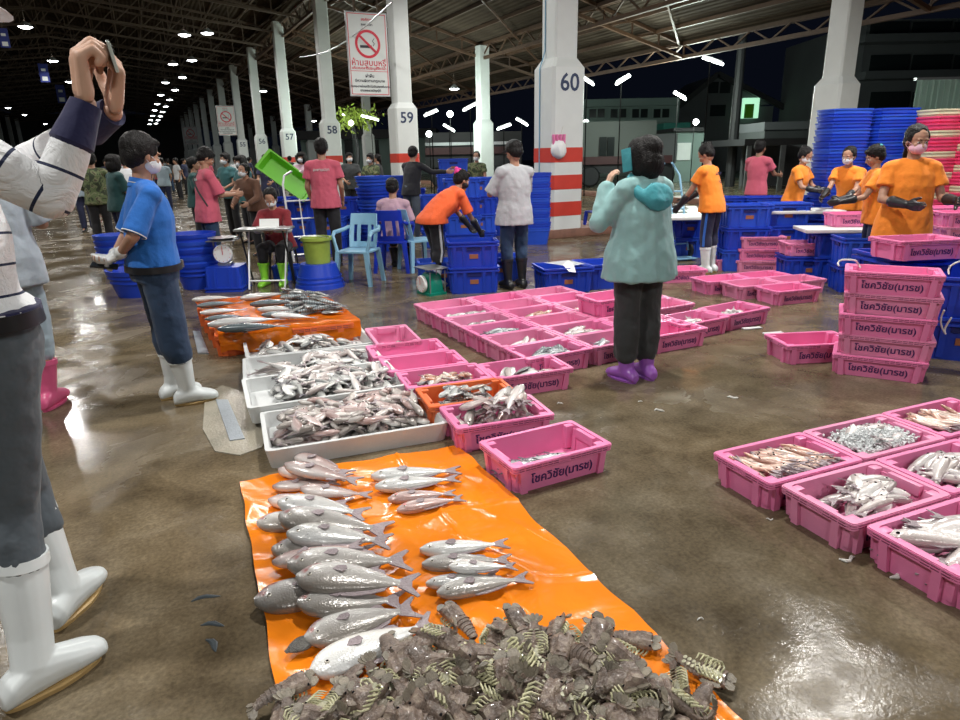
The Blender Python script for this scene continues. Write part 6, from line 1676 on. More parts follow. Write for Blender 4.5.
def person(label, x, y, yaw, h=1.65, lean=0, side=0, twist=0, female=False, bulk=1.0, arms=None, legs=None, head=(0, 0), top='white', sleeve='short', hem=0.10, bottom='navy', boots=None, skin='tan', hair='short',
           mask=None, gloves=None, fine=0.011, group=None, seat=None, drop=0.0, ploose=None, pend=.95, J_over=None, boot_h=0.30, curl=0.4, eyes=True, belt=False, belt_dz=0.0, hairm='hair', hands=None, pelvis_dz=0.0, loose=1.0, shoe='boot_k', toes=None):
    PC[0] += 1; sd = PC[0] * 3.7
    t = empty('person', (x, y, 0), R(yaw), label, 'person', group)
    ploose = ploose or min(loose, 1.5); k = h / 1.70; fm = 0.92 if female else 1.0
    J = {}
    pz = (0.93 + pelvis_dz) * k
    J['pelvis'] = V((0, 0, pz)); Rl = Matrix.Rotation(R(-lean), 3, 'X') @ Matrix.Rotation(R(side), 3, 'Y') @ Matrix.Rotation(R(twist), 3, 'Z')
    def up(p): return J['pelvis'] + Rl @ (V(p) * k)
    J['waist'] = up((0, 0, .13)); J['chest'] = up((0, .005, .33)); J['neck'] = up((0, -.015, .50)); J['sh0'] = up((0, -.005, .455))
    J['head'] = J['neck'] + V((0, 0.03, 0.155)) * k * 0.55 + (Rl @ V((0, 0.02, 0.155))) * k * .45
    for s, nm in ((1, 'r'), (-1, 'l')):
        J['sh_' + nm] = up((s * .175 * fm, -.005, .445))
        A = (arms or {}).get(nm, ((s * .05, -.03, -.27), (s * .01, .07, -.24)))
        J['el_' + nm] = J['sh_' + nm] + V(A[0]) * k; J['wr_' + nm] = J['el_' + nm] + V(A[1]) * k
        J['hip_' + nm] = J['pelvis'] + V((s * .088 * k, 0, -.02 * k))
        Lg = (legs or {}).get(nm, ((s * .01, .02, -.41), (0, -.03, -.41)))
        J['kn_' + nm] = J['hip_' + nm] + V(Lg[0]) * k; J['an_' + nm] = J['kn_' + nm] + V(Lg[1]) * k
    if J_over:
        inv = Matrix.Rotation(-R(yaw), 3, 'Z')
        for a, p in J_over.items(): J[a] = inv @ (V(p) - V((x, y, 0)))
    sx = (J['sh_r'] - J['sh_l']).normalized(); sp = (J['neck'] - J['pelvis']).normalized(); fx = sp.cross(sx).normalized() * 1.0
    hx = (J['hip_r'] - J['hip_l']).normalized(); pf = V((0, 0, 1)).cross(hx).normalized()
    if fx.dot(V((0, 1, 0))) < 0 and not J_over: fx = -fx
    def torso(bm, i, hemz, flare=0.0, topcut=False):
        rr = []
        dn = -sp if not seat else V((0, 0, -1))
        P, Wp, C0, N = J['pelvis'], J['waist'], J['chest'], J['neck']
        b = bulk * (1.04 if female else 1.0)
        if hemz > 0: rr.append(ring_ell(P + V((0, 0, -hemz * k)), hx, pf, (.168 * b + i + flare) * k, (.118 * b + i + flare) * k))
        rr.append(ring_ell(P + V((0, 0, max(0, -hemz) * k)), hx, pf, (.165 * b + i + flare * .5) * k, (.118 * b + i + flare * .4) * k))
        rr.append(ring_ell(Wp, (hx + sx).normalized(), (pf + fx).normalized(), (.148 * b + i) * k, (.108 * b + i) * k))
        rr.append(ring_ell(C0 - sp * .04 * k, sx, fx, (.166 * (b * .5 + .5) * fm + i) * k, (.118 * (b * .5 + .5) + i) * k))
        rr.append(ring_ell(C0 + sp * .06 * k, sx, fx, (.168 * fm + i) * k, (.108 + i) * k))
        rr.append(ring_ell(J['sh0'], sx, fx, (.142 * fm + i) * k, (.078 + i) * k))
        rr.append(ring_ell(N + sp * .01 * k, sx, fx, (.06 + i * .7) * k, (.058 + i * .7) * k))
        loft(bm, rr)
        for nm in 'rl':
            add_cap(bm, J['sh0'].lerp(J['sh_' + nm], .35), J['sh_' + nm] - sp * .012 * k, (.062 + i * .8) * k, (.054 * fm + i) * k, 12)
    # --- body
    bm = bmesh.new(); torso(bm, -.006, 0.02)
    for nm in 'rl':
        add_cap(bm, J['sh_' + nm] - sp * .01 * k, J['el_' + nm], .047 * k * fm, .037 * k * fm, 12); add_cap(bm, J['el_' + nm], J['wr_' + nm], .038 * k * fm, .025 * k * fm, 12)
        add_cap(bm, J['hip_' + nm], J['kn_' + nm], .073 * k, .052 * k, 14); kn, an = J['kn_' + nm], J['an_' + nm]
        mid = kn.lerp(an, .3) + V((0, -.012 * k, 0)); add_cap(bm, kn, mid, .052 * k, .052 * k, 12); add_cap(bm, mid, an, .052 * k, .033 * k, 12)
        td = V((toes or {}).get(nm, (0.12 if nm == 'r' else -.12, 1, 0))).normalized(); J['td_' + nm] = td
        add_cap(bm, an + V((0, 0, -.03 * k)), an + td * (.10 if boots else .13) * k + V((0, 0, -.058 * k)), .030 * k, .020 * k, 10); add_cap(bm, an + V((0, 0, -.03 * k)), an - td * .03 * k + V((0, 0, -.045 * k)), .034 * k, .032 * k, 10)
    add_cap(bm, J['neck'] - sp * .03 * k, J['head'] - V((0, .012, .03)) * k, .056 * k * fm, .052 * k * fm, 12)
    fb = bmesh.new()
    hy, hp_ = head; Rh = Matrix.Rotation(R(hy), 3, 'Z') @ Matrix.Rotation(R(-hp_), 3, 'X')
    Hc = J['head']; hs = k * (0.97 if female else 1.0)
    def hd(p): return Hc + Rh @ (V(p) * hs)
    def he(b_, c, r, rot=None, **kw): add_ell(b_, hd(c), V(r) * hs, Rh if rot is None else Rh @ rot, **kw)
    he(fb, (0, -.012, .032), (.077, .097, .088)); he(fb, (0, .020, -.018), (.064, .074, .085)); he(fb, (0, .052, -.070), (.036, .034, .032))
    add_cap(fb, hd((0, .086, .012)), hd((0, .106, -.024)), .007 * hs, .0125 * hs, 8, 2)
    for s in (-1, 1):
        he(fb, (s * .014, .097, -.028), (.007, .009, .007), seg=8, rings=6); he(fb, (s * .079, -.004, -.006), (.010, .020, .031), Matrix.Rotation(s * -.2, 3, 'Z')); he(fb, (s * .036, .068, -.018), (.022, .018, .020)); he(fb, (s * .03, .082, .030), (.024, .010, .007))
    he(fb, (0, .089, -.048), (.023, .010, .0055)); he(fb, (0, .087, -.058), (.019, .010, .0055)); he(fb, (0, -.01, -.06), (.053, .06, .05))
    HD = {}
    for nm in 'rl':
        f_ = (J['wr_' + nm] - J['el_' + nm]).normalized(); s_ = 1 if nm == 'r' else -1
        hh = (hands or {}).get(nm, None)
        if hh is None: d_, n_, th = f_, V((-s_, 0.1, 0)), V((0, 1, 0))
        else: d_, n_, th = hh[:3]
        c_ = hh[3] if hh and len(hh) > 3 else curl
        HD[nm] = (d_, n_, th, c_)
        hand(fb, J['wr_' + nm], d_, n_, th, k * (.92 if female else 1.0) * (1.32 if top == 'striped' else 1.04), c_ if not isinstance(c_, tuple) else .4, 0, c_ if isinstance(c_, tuple) else None)
    me = remesh(bm, 'body', fine, SK[skin], 4, fine=(fb, max(.0042, fine * .5)))
    mobj('body', me, t)
    # --- eyes and brows
    if eyes:
        for s in (-1, 1):
            bm = bmesh.new(); he(bm, (s * .030, .0815, .006), (.0125, .008, .0075), seg=10, rings=6); e = obj('eye', bm, M['eye_white'], t)
            bm = bmesh.new(); he(bm, (s * .030, .0885, .006), (.0055, .0022, .0055), seg=8, rings=5); obj('iris', bm, M['eye_dark'], e)
            bm = bmesh.new(); add_tube(bm, [hd((s * (.014 + .011 * q), .0925 - .004 * q * q * .5, .0275 + .003 * math.sin(q))) for q in range(4)], .0032 * hs, 5); obj('eyebrow', bm, M[hairm], t)
    # --- clothes
    bm = bmesh.new(); i_ = .014 * loose; torso(bm, i_, hem, .012 * loose)
    sl = {'short': .62, 'elbow': .95}.get(sleeve)
    for nm in 'rl':
        a, b, c = J['sh_' + nm], J['el_' + nm], J['wr_' + nm]
        if sleeve in ('long', 'three'):
            r_ = .010 * loose
            add_cap(bm, a, b, (.052 + r_) * k * fm, (.043 + r_) * k, 14); add_cap(bm, b, b.lerp(c, (.74 if top == 'striped' else .93) if sleeve == 'long' else .5), (.043 + r_) * k, (.030 + r_) * k, 14)
        else:
            e = a.lerp(b, sl); d_ = (b - a).normalized(); x_, y_ = frame_of(d_)
            loft(bm, [ring_ell(a - d_ * .02 * k, x_, y_, .056 * k, .056 * k, 14), ring_ell(a.lerp(e, .5), x_, y_, (.056 + .010 * loose) * k * fm, (.056 + .010 * loose) * k * fm, 14), ring_ell(e, x_, y_, (.056 + .016 * loose) * k * fm, (.056 + .016 * loose) * k * fm, 14)])
    me = remesh(bm, 'shirt', fine * 1.05, C_[top], 5, .5)
    me.update(); ruffle(me, .0055 * k * loose, 9, sd)
    shirt = mobj('jacket' if top == 'teal' else 'shirt', me, t)
    if top == 'striped':
        at = me.attributes.new('band', 'FLOAT', 'POINT'); vals = []
        for v in me.vertices:
            best = None
            for nm in 'rl':
                for (p, q, off) in ((J['sh_' + nm], J['el_' + nm], 0.0), (J['el_' + nm], J['wr_' + nm], (J['el_' + nm] - J['sh_' + nm]).length)):
                    ab = q - p; u_ = (v.co - p).dot(ab) / ab.dot(ab); uc = max(0, min(1, u_)); dist = (v.co - (p + ab * uc)).length
                    if dist < .085 * k and (best is None or dist < best[0]) and not (off == 0 and uc < .25): best = (dist, off + u_ * ab.length)
            vals.append(best[1] / .098 + .35 if best else (v.co - J['pelvis']).dot(sp) / .085 + .62)
        at.data.foreach_set('value', vals)
    bm = bmesh.new(); P = J['pelvis']
    rr = ([ring_ell(P + V((0, 0, .09 * k)), hx, pf, .150 * bulk * k, .112 * bulk * k)] if lean < 30 else []) + [ring_ell(P + V((0, 0, .0)), hx, pf, (.168 * bulk + .004) * k, (.120 * bulk + .004) * k), ring_ell(P + V((0, 0, -.09 * k)), hx, pf, .160 * bulk * k, .115 * bulk * k)]
    loft(bm, rr)
    for nm in 'rl':
        a, b, c = J['hip_' + nm], J['kn_' + nm], J['an_' + nm]; w_ = .012 * ploose
        add_cap(bm, a, b, (.090 + w_ * .5) * k, (.060 + w_) * k, 16)
        e = b.lerp(c, .35 if boots else pend); mid = b.lerp(c, .2 if boots else .35) + V((0, -.008, 0)); add_cap(bm, b, mid, (.060 + w_) * k, (.059 + w_) * k, 14); add_cap(bm, mid, e, (.059 + w_) * k, (.052 + w_) * k, 14)
    me = remesh(bm, 'trousers', fine * 1.05, C_[bottom], 5, .5); me.update(); ruffle(me, .006 * k * loose, 10, sd + 2); tr = mobj('trousers', me, t)
    if belt:
        bm = bmesh.new(); loft(bm, [ring_ell(P + V((0, 0, z + belt_dz)), hx, pf, (.168 * bulk + e) * k, (.120 * bulk + e) * k, 32) for z, e in ((.045 * k, .012), (.045 * k, .02), (.085 * k, .016), (.085 * k, .008), (.045 * k, .012))], cap=False); obj('belt', bm, M['black'], t)
        bm = bmesh.new(); add_box(bm, P + pf * (.14 * bulk) * k + V((0, 0, .065 * k + belt_dz)), (.05, .012, .045)); obj('buckle', bm, M['grey_metal'], t)
    # --- footwear
    for nm in 'rl':
        an, kn, td = J['an_' + nm], J['kn_' + nm], J['td_' + nm]; sd_ = V((td.y, -td.x, 0)); fz = an.z - .09 * k
        bm = bmesh.new()
        def oval(c, L_, W_, n=16): return [c + td * (L_ * math.cos(2 * math.pi * q / n)) + sd_ * (W_ * math.sin(2 * math.pi * q / n)) for q in range(n)]
        base = V((an.x, an.y, fz)) + td * .045 * k
        if boots:
            axd = (kn - an).normalized(); topz = an + axd * (boot_h - .09) * k; x_ = axd.cross(sd_).normalized()
            foot = [(-.108, .032, .055), (-.088, .044, .085), (-.03, .046, .12), (.03, .048, .108), (.08, .052, .088), (.125, .049, .072), (.158, .036, .056), (.172, .015, .038)]
            rings = []
            for fxp, w_, hh_ in foot:
                c = V((an.x, an.y, fz)) + td * (fxp + .01) * k
                rings.append([c + sd_ * (w_ * k * math.copysign(abs(math.cos(2 * math.pi * q / 14)) ** .8, math.cos(2 * math.pi * q / 14))) + V((0, 0, (hh_ * .5 + .012 + hh_ * .5 * math.sin(2 * math.pi * q / 14)) * k)) for q in range(14)])
            loft(bm, rings)
            def shr(p, r1, r2): return [p + x_ * (r1 * math.cos(2 * math.pi * q / 18)) + sd_ * (r2 * math.sin(2 * math.pi * q / 18)) for q in range(18)]
            loft(bm, [shr(an + V((0, 0, -.045 * k)) - td * .012 * k, .058 * k, .042 * k), shr(an - td * .004 * k + V((0, 0, .01 * k)), .055 * k, .044 * k), shr(an.lerp(topz, .3), .056 * k, .052 * k), shr(an.lerp(topz, .75), .068 * k, .066 * k), shr(topz, .073 * k, .072 * k)])
            me = remesh(bm, 'boot', .0055 if fine < .009 else .009, M[boots], 4, .5); b_ = mobj('boot', me, t)
            bm = bmesh.new(); loft(bm, [shr(topz - axd * .028 * k, .0735 * k, .0725 * k), shr(topz - axd * .026 * k, .0765 * k, .0755 * k), shr(topz + axd * .004 * k, .077 * k, .076 * k), shr(topz + axd * .004 * k, .070 * k, .069 * k), shr(topz - axd * .03 * k, .07 * k, .069 * k)]); obj('cuff', bm, M[boots], b_)
            bm = bmesh.new(); rings = []
            for z_, g in ((0.0, -.004), (.014 * k, .0), (.018 * k, -.006)):
                rings.append([V((an.x, an.y, fz + z_)) + td * ((.035 + (.132 + g) * math.cos(2 * math.pi * q / 20)) * k) + sd_ * ((.046 + g) * math.sin(2 * math.pi * q / 20) * (1 - .12 * (math.cos(2 * math.pi * q / 20) < -.2)) * k) for q in range(20)])
            loft(bm, rings); obj('sole', bm, M['boot_sole' if boots == 'boot_w' else boots], b_)
        else:
            rings = []
            for fxp, w_, hh_ in [(-.085, .028, .06), (-.06, .036, .085), (0, .038, .085), (.06, .042, .065), (.12, .040, .045), (.16, .024, .034), (.168, .008, .026)]:
                c = V((an.x, an.y, fz)) + td * fxp * k; rings.append([c + sd_ * (w_ * k * math.cos(2 * math.pi * q / 12)) + V((0, 0, (hh_ * .5 + hh_ * .5 * math.sin(2 * math.pi * q / 12)) * k)) for q in range(12)])
            loft(bm, rings); obj('shoe', bm, M[shoe], t)
    # --- hair or cap
    bm = bmesh.new()
    if hair in ('short', 'cap', 'bun', 'bob', 'tail'):
        he(bm, (0, -.036 if hair in ('bun', 'tail') else -.026, .050), (.089, .102, .091) if hair in ('bun', 'tail') else (.093, .109, .093)); he(bm, (0, -.052, .005), (.086, .072, .092))
        for s in (-1, 1): he(bm, (s * .072, -.018, .030), (.020, .055, .055))
        if hair not in ('bun', 'tail'): he(bm, (0, .05, .090), (.06, .038, .026))
    if hair == 'bun': he(bm, (0, -.105, .085), (.042, .040, .040))
    if hair == 'tail': add_cap(bm, hd((0, -.10, .03)), hd((0, -.12, -.16)), .038 * hs, .02 * hs); he(bm, (0, -.1, .02), (.05, .03, .06))
    if hair == 'bob':
        he(bm, (0, -.045, -.045), (.112, .092, .120))
        for s in (-1, 1): he(bm, (s * .084, .010, -.02), (.032, .066, .115))
        he(bm, (0, .02, .07), (.100, .090, .065))
    me = remesh(bm, 'hair', .007, M[hairm], 3, .5); me.update(); ruffle(me, .004, 45, sd); ho = mobj('hair', me, t)
    if hair == 'cap':
        bm = bmesh.new(); he(bm, (0, -.018, .068), (.092, .108, .078)); me = remesh(bm, 'cap', .008, C_['char'] if top != 'striped' else C_['white'], 3, .5); cp = mobj('cap', me, t)
        bm = bmesh.new(); he(bm, (0, .105, .062), (.068, .070, .007), Matrix.Rotation(-.12, 3, 'X')); obj('brim', bm, C_['char'] if top != 'striped' else C_['white'], cp)
    if mask:
        bm = bmesh.new(); he(bm, (0, .036, -.042), (.066, .078, .058)); he(bm, (0, .085, -.035), (.03, .032, .032)); me = remesh(bm, 'face_mask', .006, M[mask], 4, .5); mk = mobj('face_mask', me, t)
        for s in (-1, 1):
            bm = bmesh.new(); add_tube(bm, [hd((s * .060, .060, -.02)), hd((s * .076, .03, -.002)), hd((s * .087, -.01, .012))], .002, 5); add_tube(bm, [hd((s * .056, .055, -.065)), hd((s * .074, .02, -.045)), hd((s * .087, -.008, -.025))], .002, 5); obj('strap', bm, M[mask], mk)
    if gloves:
        for nm in 'rl':
            gm = gloves if isinstance(gloves, str) else gloves.get(nm)
            if not gm: continue
            fb = bmesh.new(); d_, n_, th, c_ = HD[nm]; hand(fb, J['wr_' + nm], d_, n_, th, k * (.92 if female else 1.0), c_ if not isinstance(c_, tuple) else .4, .0045, c_ if isinstance(c_, tuple) else None)
            lg = .12 if gm == 'glove_w' else .55
            a = J['wr_' + nm]; b = a.lerp(J['el_' + nm], lg); add_cap(fb, a, b, .034 * k, (.040 if lg < .2 else .050) * k, 12)
            me = remesh(fb, 'glove', .006, M[gm], 3, .5); mobj('glove', me, t)
    t['_j'] = 0; del t['_j']
    return t, J, hd
def part_on(t, name, bm, m, **kw): return obj(name, bm, m, t, **kw)
D = lambda px, py: gz(px, py)

# ---------------- man in the foreground with raised hands
fx_, fy_ = D(8, 712), D(103, 655); f2a, f2b = D(55, 632), D(102, 580)
fd = (fy_ - fx_); yaw_f = -math.degrees(math.atan2(fd.x, fd.y))
fdir = fd.normalized(); rdir = V((fdir.y, -fdir.x, 0))
k_ = 1.86 / 1.70
anR = fx_ + fdir * .095; anR.z = .09 * k_
fd2 = (f2b - f2a).normalized(); anL = f2a + fd2 * .095; anL.z = .09 * k_
pel = V((-1.50, 1.83, 1.03)); pel = ay(-20, 340, 1.86)
JO = {'pelvis': pel, 'waist': pel + V((-.03, 0, .13)), 'hip_r': pel + rdir * .095 + V((0, 0, -.03)), 'hip_l': pel - rdir * .095 + V((0, 0, -.03)), 'an_r': anR, 'an_l': anL}
JO['kn_r'] = ay(9, 510, 1.80); JO['kn_l'] = ay(22, 492, 2.08)
ch = ay(-62, 215, 1.88); JO['chest'] = ch; nk = ay(-85, 118, 1.90); JO['neck'] = nk; JO['sh0'] = ch.lerp(nk, .72)
JO['sh_r'] = ay(-28, 155, 1.74); JO['sh_l'] = ay(-130, 140, 2.08); JO['el_r'] = ay(52, 198, 1.80); JO['wr_r'] = ay(86, 104, 1.88)
JO['el_l'] = ay(20, 170, 2.15); JO['wr_l'] = ay(113, 112, 2.0); JO['head'] = ay(-66, 20, 1.92)
ivf = Matrix.Rotation(-R(yaw_f), 3, 'Z')
def loc_v(v): return ivf @ V(v)
wR, wL = JO['wr_r'], JO['wr_l']
hr = (loc_v((-.02, .05, 1)), loc_v((.80, .6, .0)), loc_v((-.6, .8, 0)), (0.80, .95, 1.05, 1.1))
hl = (loc_v((.28, 0, 1)), loc_v((-.8, -.6, .2)), loc_v((-.5, .85, .2)), (.75, .9, .95, 1.0))
pf_t, Jf, hdf = person('tall man in a navy striped white shirt raising a phone at the left edge', pel.x, pel.y, yaw_f, h=1.86, top='striped', sleeve='long', hem=-.085, ploose=1.5, bulk=1.08, bottom='grey_slack', boots='boot_w', skin='light', hair='cap', fine=.0085,
       J_over=JO, hands={'r': hr, 'l': hl}, belt=True, boot_h=.40, head=(10, 10), toes={'r': loc_v(fdir), 'l': loc_v(fd2)}, loose=1.15)
for nm in 'rl':
    a, b = Jf['wr_' + nm], Jf['el_' + nm]; d_ = (b - a).normalized(); x_, y_ = frame_of(d_)
    bm = bmesh.new(); loft(bm, [ring_ell(a + d_ * q, x_, y_, r, r, 20) for q, r in ((.004, .030), (.0, .039), (.05, .045), (.11, .054), (.122, .046))]); part_on(pf_t, 'knitted_cuff', bm, C_['cuff'])
bm = bmesh.new(); P = Jf['pelvis']; hx_ = (Jf['hip_r'] - Jf['hip_l']).normalized(); pf_ = V((0, 0, 1)).cross(hx_)
loft(bm, [ring_ell(P + V((0, 0, z)), hx_, pf_, rx, ry, 32) for z, rx, ry in ((.065, .200, .150), (.065, .214, .163), (.10, .213, .161), (.105, .195, .145))]); part_on(pf_t, 'shirt_hem', bm, C_['cuff'])
# phone held between both hands
t = empty('phone', (0, 0, 0), 0, 'slim glassy phone held up between the raised hands', 'phone')
ph = ay(112, 56, 1.97); Mx = Matrix.Translation(ph) @ Matrix.Rotation(R(-62), 4, 'Z') @ Matrix.Rotation(R(10), 4, 'Y') @ Matrix.Rotation(R(8), 4, 'X')
t.matrix_world = Mx
bm = bmesh.new(); add_box(bm, (0, 0, 0), (.155, .0085, .075), bevel=.003); obj('case', bm, M['clear'], t)
bm = bmesh.new(); add_box(bm, (0, -.0048, 0), (.148, .001, .069)); obj('screen', bm, M['glass'], t)
bm = bmesh.new(); add_box(bm, (.055, .0050, .018), (.025, .003, .025), bevel=.001); obj('camera_bump', bm, M['black'], t)

# ---------------- man in the blue polo
a1, a2 = D(168, 409), D(206, 406)
fb_ = (a2 - a1); yw = -math.degrees(math.atan2(fb_.x, fb_.y))
bx0, by0 = D(178, 402).x, D(178, 402).y
yb_ = -54
tb, Jb, hdb = person('man in a blue polo shirt and dark jeans with white boots, hands behind his back', -2.05, 4.17, yb_, h=1.70, ploose=3.2, bulk=1.22, lean=3, top='blue', sleeve='elbow', hem=-.004, belt_dz=-.075, bottom='denim', boots='boot_w', skin='tan', hair='short', mask='mask_w', gloves='glove_w', fine=.009,
       arms={'r': ((.05, -.14, -.24), (-.20, -.06, -.12)), 'l': ((-.06, -.10, -.26), (.17, -.12, -.12))}, legs={'r': ((.0, .03, -.41), (.0, .04, -.41)), 'l': ((-.02, .04, -.41), (0, -.02, -.41))}, head=(12, 14), belt=True, boot_h=.33,
       hands={'r': (V((-.45, -.6, -.35)), V((0, .6, -1)), V((0, 1, .3)), .6), 'l': (V((.6, -.75, -.25)), V((.1, .2, 1)), V((0, .3, 1)), .5)})
bm = bmesh.new(); N = Jb['neck']; loft(bm, [ring_ell(N + V((0, .005, z)), V((1, 0, 0)), V((0, 1, -.25)).normalized(), r, r, 22) for z, r in ((-.035, .088), (-.005, .078), (.022, .068), (.022, .062), (-.02, .068))], cap=False); part_on(tb, 'collar', bm, C_['blue'])
bm = bmesh.new(); loft(bm, [ring_ell(N + V((0, .005, z)), V((1, 0, 0)), V((0, 1, -.25)).normalized(), r, r, 22) for z, r in ((-.012, .0815), (-.006, .0815), (-.006, .077), (-.012, .077), (-.012, .0815))], cap=False); part_on(tb, 'collar_stripe', bm, C_['white'])
for nm in 'rl':
    a, b = Jb['sh_' + nm], Jb['el_' + nm]; d_ = (b - a).normalized(); x_, y_ = frame_of(d_); e = a.lerp(b, .93); bm = bmesh.new(); loft(bm, [ring_ell(e + d_ * q, x_, y_, r, r, 20) for q, r in ((0, .066), (0, .0715), (.006, .0715), (.006, .066), (0, .066))], cap=False); part_on(tb, 'sleeve_stripe', bm, C_['white'])
t = empty('phone', (0, 0, 0), 0, 'black phone held in the white gloved hand behind the blue polo shirt', 'phone')
ph = tb.matrix_basis @ (Jb['wr_l'] + V((.07, -.10, -.01))) if False else (Matrix.Translation((-2.05, 4.17, 0)) @ Matrix.Rotation(R(yb_), 4, 'Z')) @ (Jb['wr_r'] + V((-.05, -.085, -.065)))
t.location = ph; t.rotation_euler = (R(15), R(10), R(20)); bm = bmesh.new(); add_box(bm, (0, 0, 0), (.15, .072, .010), bevel=.003); obj('case', bm, M['black'], t); bm = bmesh.new(); add_box(bm, (0, 0, .0055), (.14, .065, .001)); obj('screen', bm, M['glass'], t)

# ---------------- woman in the teal jacket
tt, Jt, hdt = person('woman in a pale teal hooded jacket and violet boots holding a phone to her ear', 1.10, 4.47, 28, h=1.63, pend=.72, ploose=3.0, female=True, bulk=1.3, top='teal', sleeve='long', hem=.17, bottom='char', boots=None, skin='light', hair='bob', fine=.009, loose=2.7,
       arms={'l': ((-.13, .10, -.22), (.09, .05, .235)), 'r': ((.05, .13, -.25), (-.20, .12, .05))}, head=(22, 5), legs={'l': ((-.0, .02, -.41), (0, -.02, -.41)), 'r': ((0.0, .0, -.41), (0, -.02, -.41))}, curl=.5,
       hands={'l': (V((.35, -.1, 1)), V((1, -.2, 0)), V((0, .9, .2)), .5), 'r': (V((-1, .1, .2)), V((0, -1, 0)), V((0, 0, 1)), .6)})
for o_ in [c for c in tt.children if c.name.startswith('shoe')]: bpy.data.objects.remove(o_)
for nm, off in (('r', V((0, 0, 0))), ('l', V((0, .0, 0)))):
    an, td = Jt['an_' + nm], Jt['td_' + nm]; sd_ = V((td.y, -td.x, 0)); bm = bmesh.new(); rings = []
    for fxp, w_, hh_ in [(-.105, .032, .055), (-.085, .045, .085), (-.03, .048, .12), (.03, .049, .105), (.08, .052, .085), (.125, .048, .068), (.16, .034, .052), (.17, .014, .038)]:
        c = V((an.x, an.y, 0)) + td * fxp; rings.append([c + sd_ * (w_ * math.cos(2 * math.pi * q / 14)) + V((0, 0, hh_ * .5 + .006 + hh_ * .5 * math.sin(2 * math.pi * q / 14))) for q in range(14)])
    loft(bm, rings); add_cap(bm, an + V((0, -.01, -.02)), an + V((0, 0, .16)), .05, .066, 14); me = remesh(bm, 'boot', .007, M['boot_v'], 3, .5); b_ = mobj('boot', me, tt)
    bm = bmesh.new(); loft(bm, [[V((an.x, an.y, z_)) + td * (.032 + (.138 + g) * math.cos(2 * math.pi * q / 20)) + sd_ * ((.048 + g) * math.sin(2 * math.pi * q / 20)) for q in range(20)] for z_, g in ((0, -.004), (.014, 0), (.02, -.008))]); obj('sole', bm, M['boot_v'], b_)
bm = bmesh.new(); N = Jt['neck']
rr = []
for q in range(15):
    a = math.pi * (-.92 + 1.84 * q / 14); rr.append([N + V((.115 * math.sin(a) + .045 * math.cos(b) * math.sin(a), -.055 - .10 * math.cos(a) - .045 * math.cos(b) * math.cos(a) + .02, -.035 + .05 * math.sin(b) - .075 * math.cos(a) - .02)) for b in [2 * math.pi * w / 10 for w in range(10)]])
loft(bm, rr); add_ell(bm, N + V((0, -.125, -.10)), (.125, .038, .095), Matrix.Rotation(-.25, 3, 'X')); me = remesh(bm, 'hood', .009, C_['teal_d'], 4, .5); me.update(); ruffle(me, .006, 12, 3); mobj('hood', me, tt)
t = empty('phone', (0, 0, 0), 0, 'blue cased phone held to the ear of the woman in the teal jacket', 'phone')
ph = (Matrix.Translation((1.10, 4.47, 0)) @ Matrix.Rotation(R(28), 4, 'Z')) @ (Jt['head'] + V((-.125, .025, -.02)))
t.location = ph; t.rotation_euler = (R(-12), R(4), R(40)); bm = bmesh.new(); add_box(bm, (0, 0, 0), (.010, .072, .145), bevel=.004); obj('case', bm, C_['teal_d'], t); bm = bmesh.new(); add_box(bm, (.006, 0, 0), (.001, .064, .135)); obj('screen', bm, M['glass'], t)

# ---------------- man in the grey tee behind the middle block
tg, Jg, _ = person('man in a light grey t-shirt, dark cap and black rubber boots, back to the camera', 0.44, 7.9, 25, h=1.68, bulk=1.15, top='grey', sleeve='elbow', hem=.16, bottom='denim', boots='boot_k', skin='tan', hair='cap', loose=1.9, boot_h=.36, arms={'l': ((-.10, .10, -.25), (.16, .20, .02)), 'r': ((.04, .14, -.24), (-.2, .16, .02))}, head=(10, 22))
# ---------------- bending woman in orange
to, Jo, hdo = person('woman in a red orange t-shirt and black mask bending over blue crates', -0.55, 8.15, -58, h=1.62, female=True, bulk=1.25, lean=52, top='orange_r', sleeve='elbow', hem=.07, bottom='black', boots='boot_w', skin='tan', hair='short', mask='mask_k', gloves='glove_k', loose=1.6, boot_h=.28,
     arms={'r': ((.02, .10, -.25), (-.02, .16, -.22)), 'l': ((-.02, .13, -.24), (.02, .17, -.20))}, head=(-6, 22), pelvis_dz=-.05, legs={'r': ((.0, .04, -.40), (0, -.06, -.38)), 'l': ((0, .10, -.38), (0, -.04, -.39))})
bm = bmesh.new()
for q in range(7): add_ell(bm, hdo((.02 * math.cos(q), -.10 + .02 * math.sin(q * 2), .085 + .025 * math.sin(q))), (.03, .028, .028), seg=8, rings=6)
part_on(to, 'hair_tie', bm, mat('hot_pink_cloth', (.8, .05, .3), .7, .05))
bm = bmesh.new(); a, b, c = Jo['hip_r'], Jo['kn_r'], Jo['an_r']; add_tube(bm, [a + V((.10, 0, 0)), b + V((.078, 0, 0)), b.lerp(c, .35) + V((.072, 0, 0))], [.014, .014, .014], 6); part_on(to, 'trouser_stripe', bm, C_['white'])
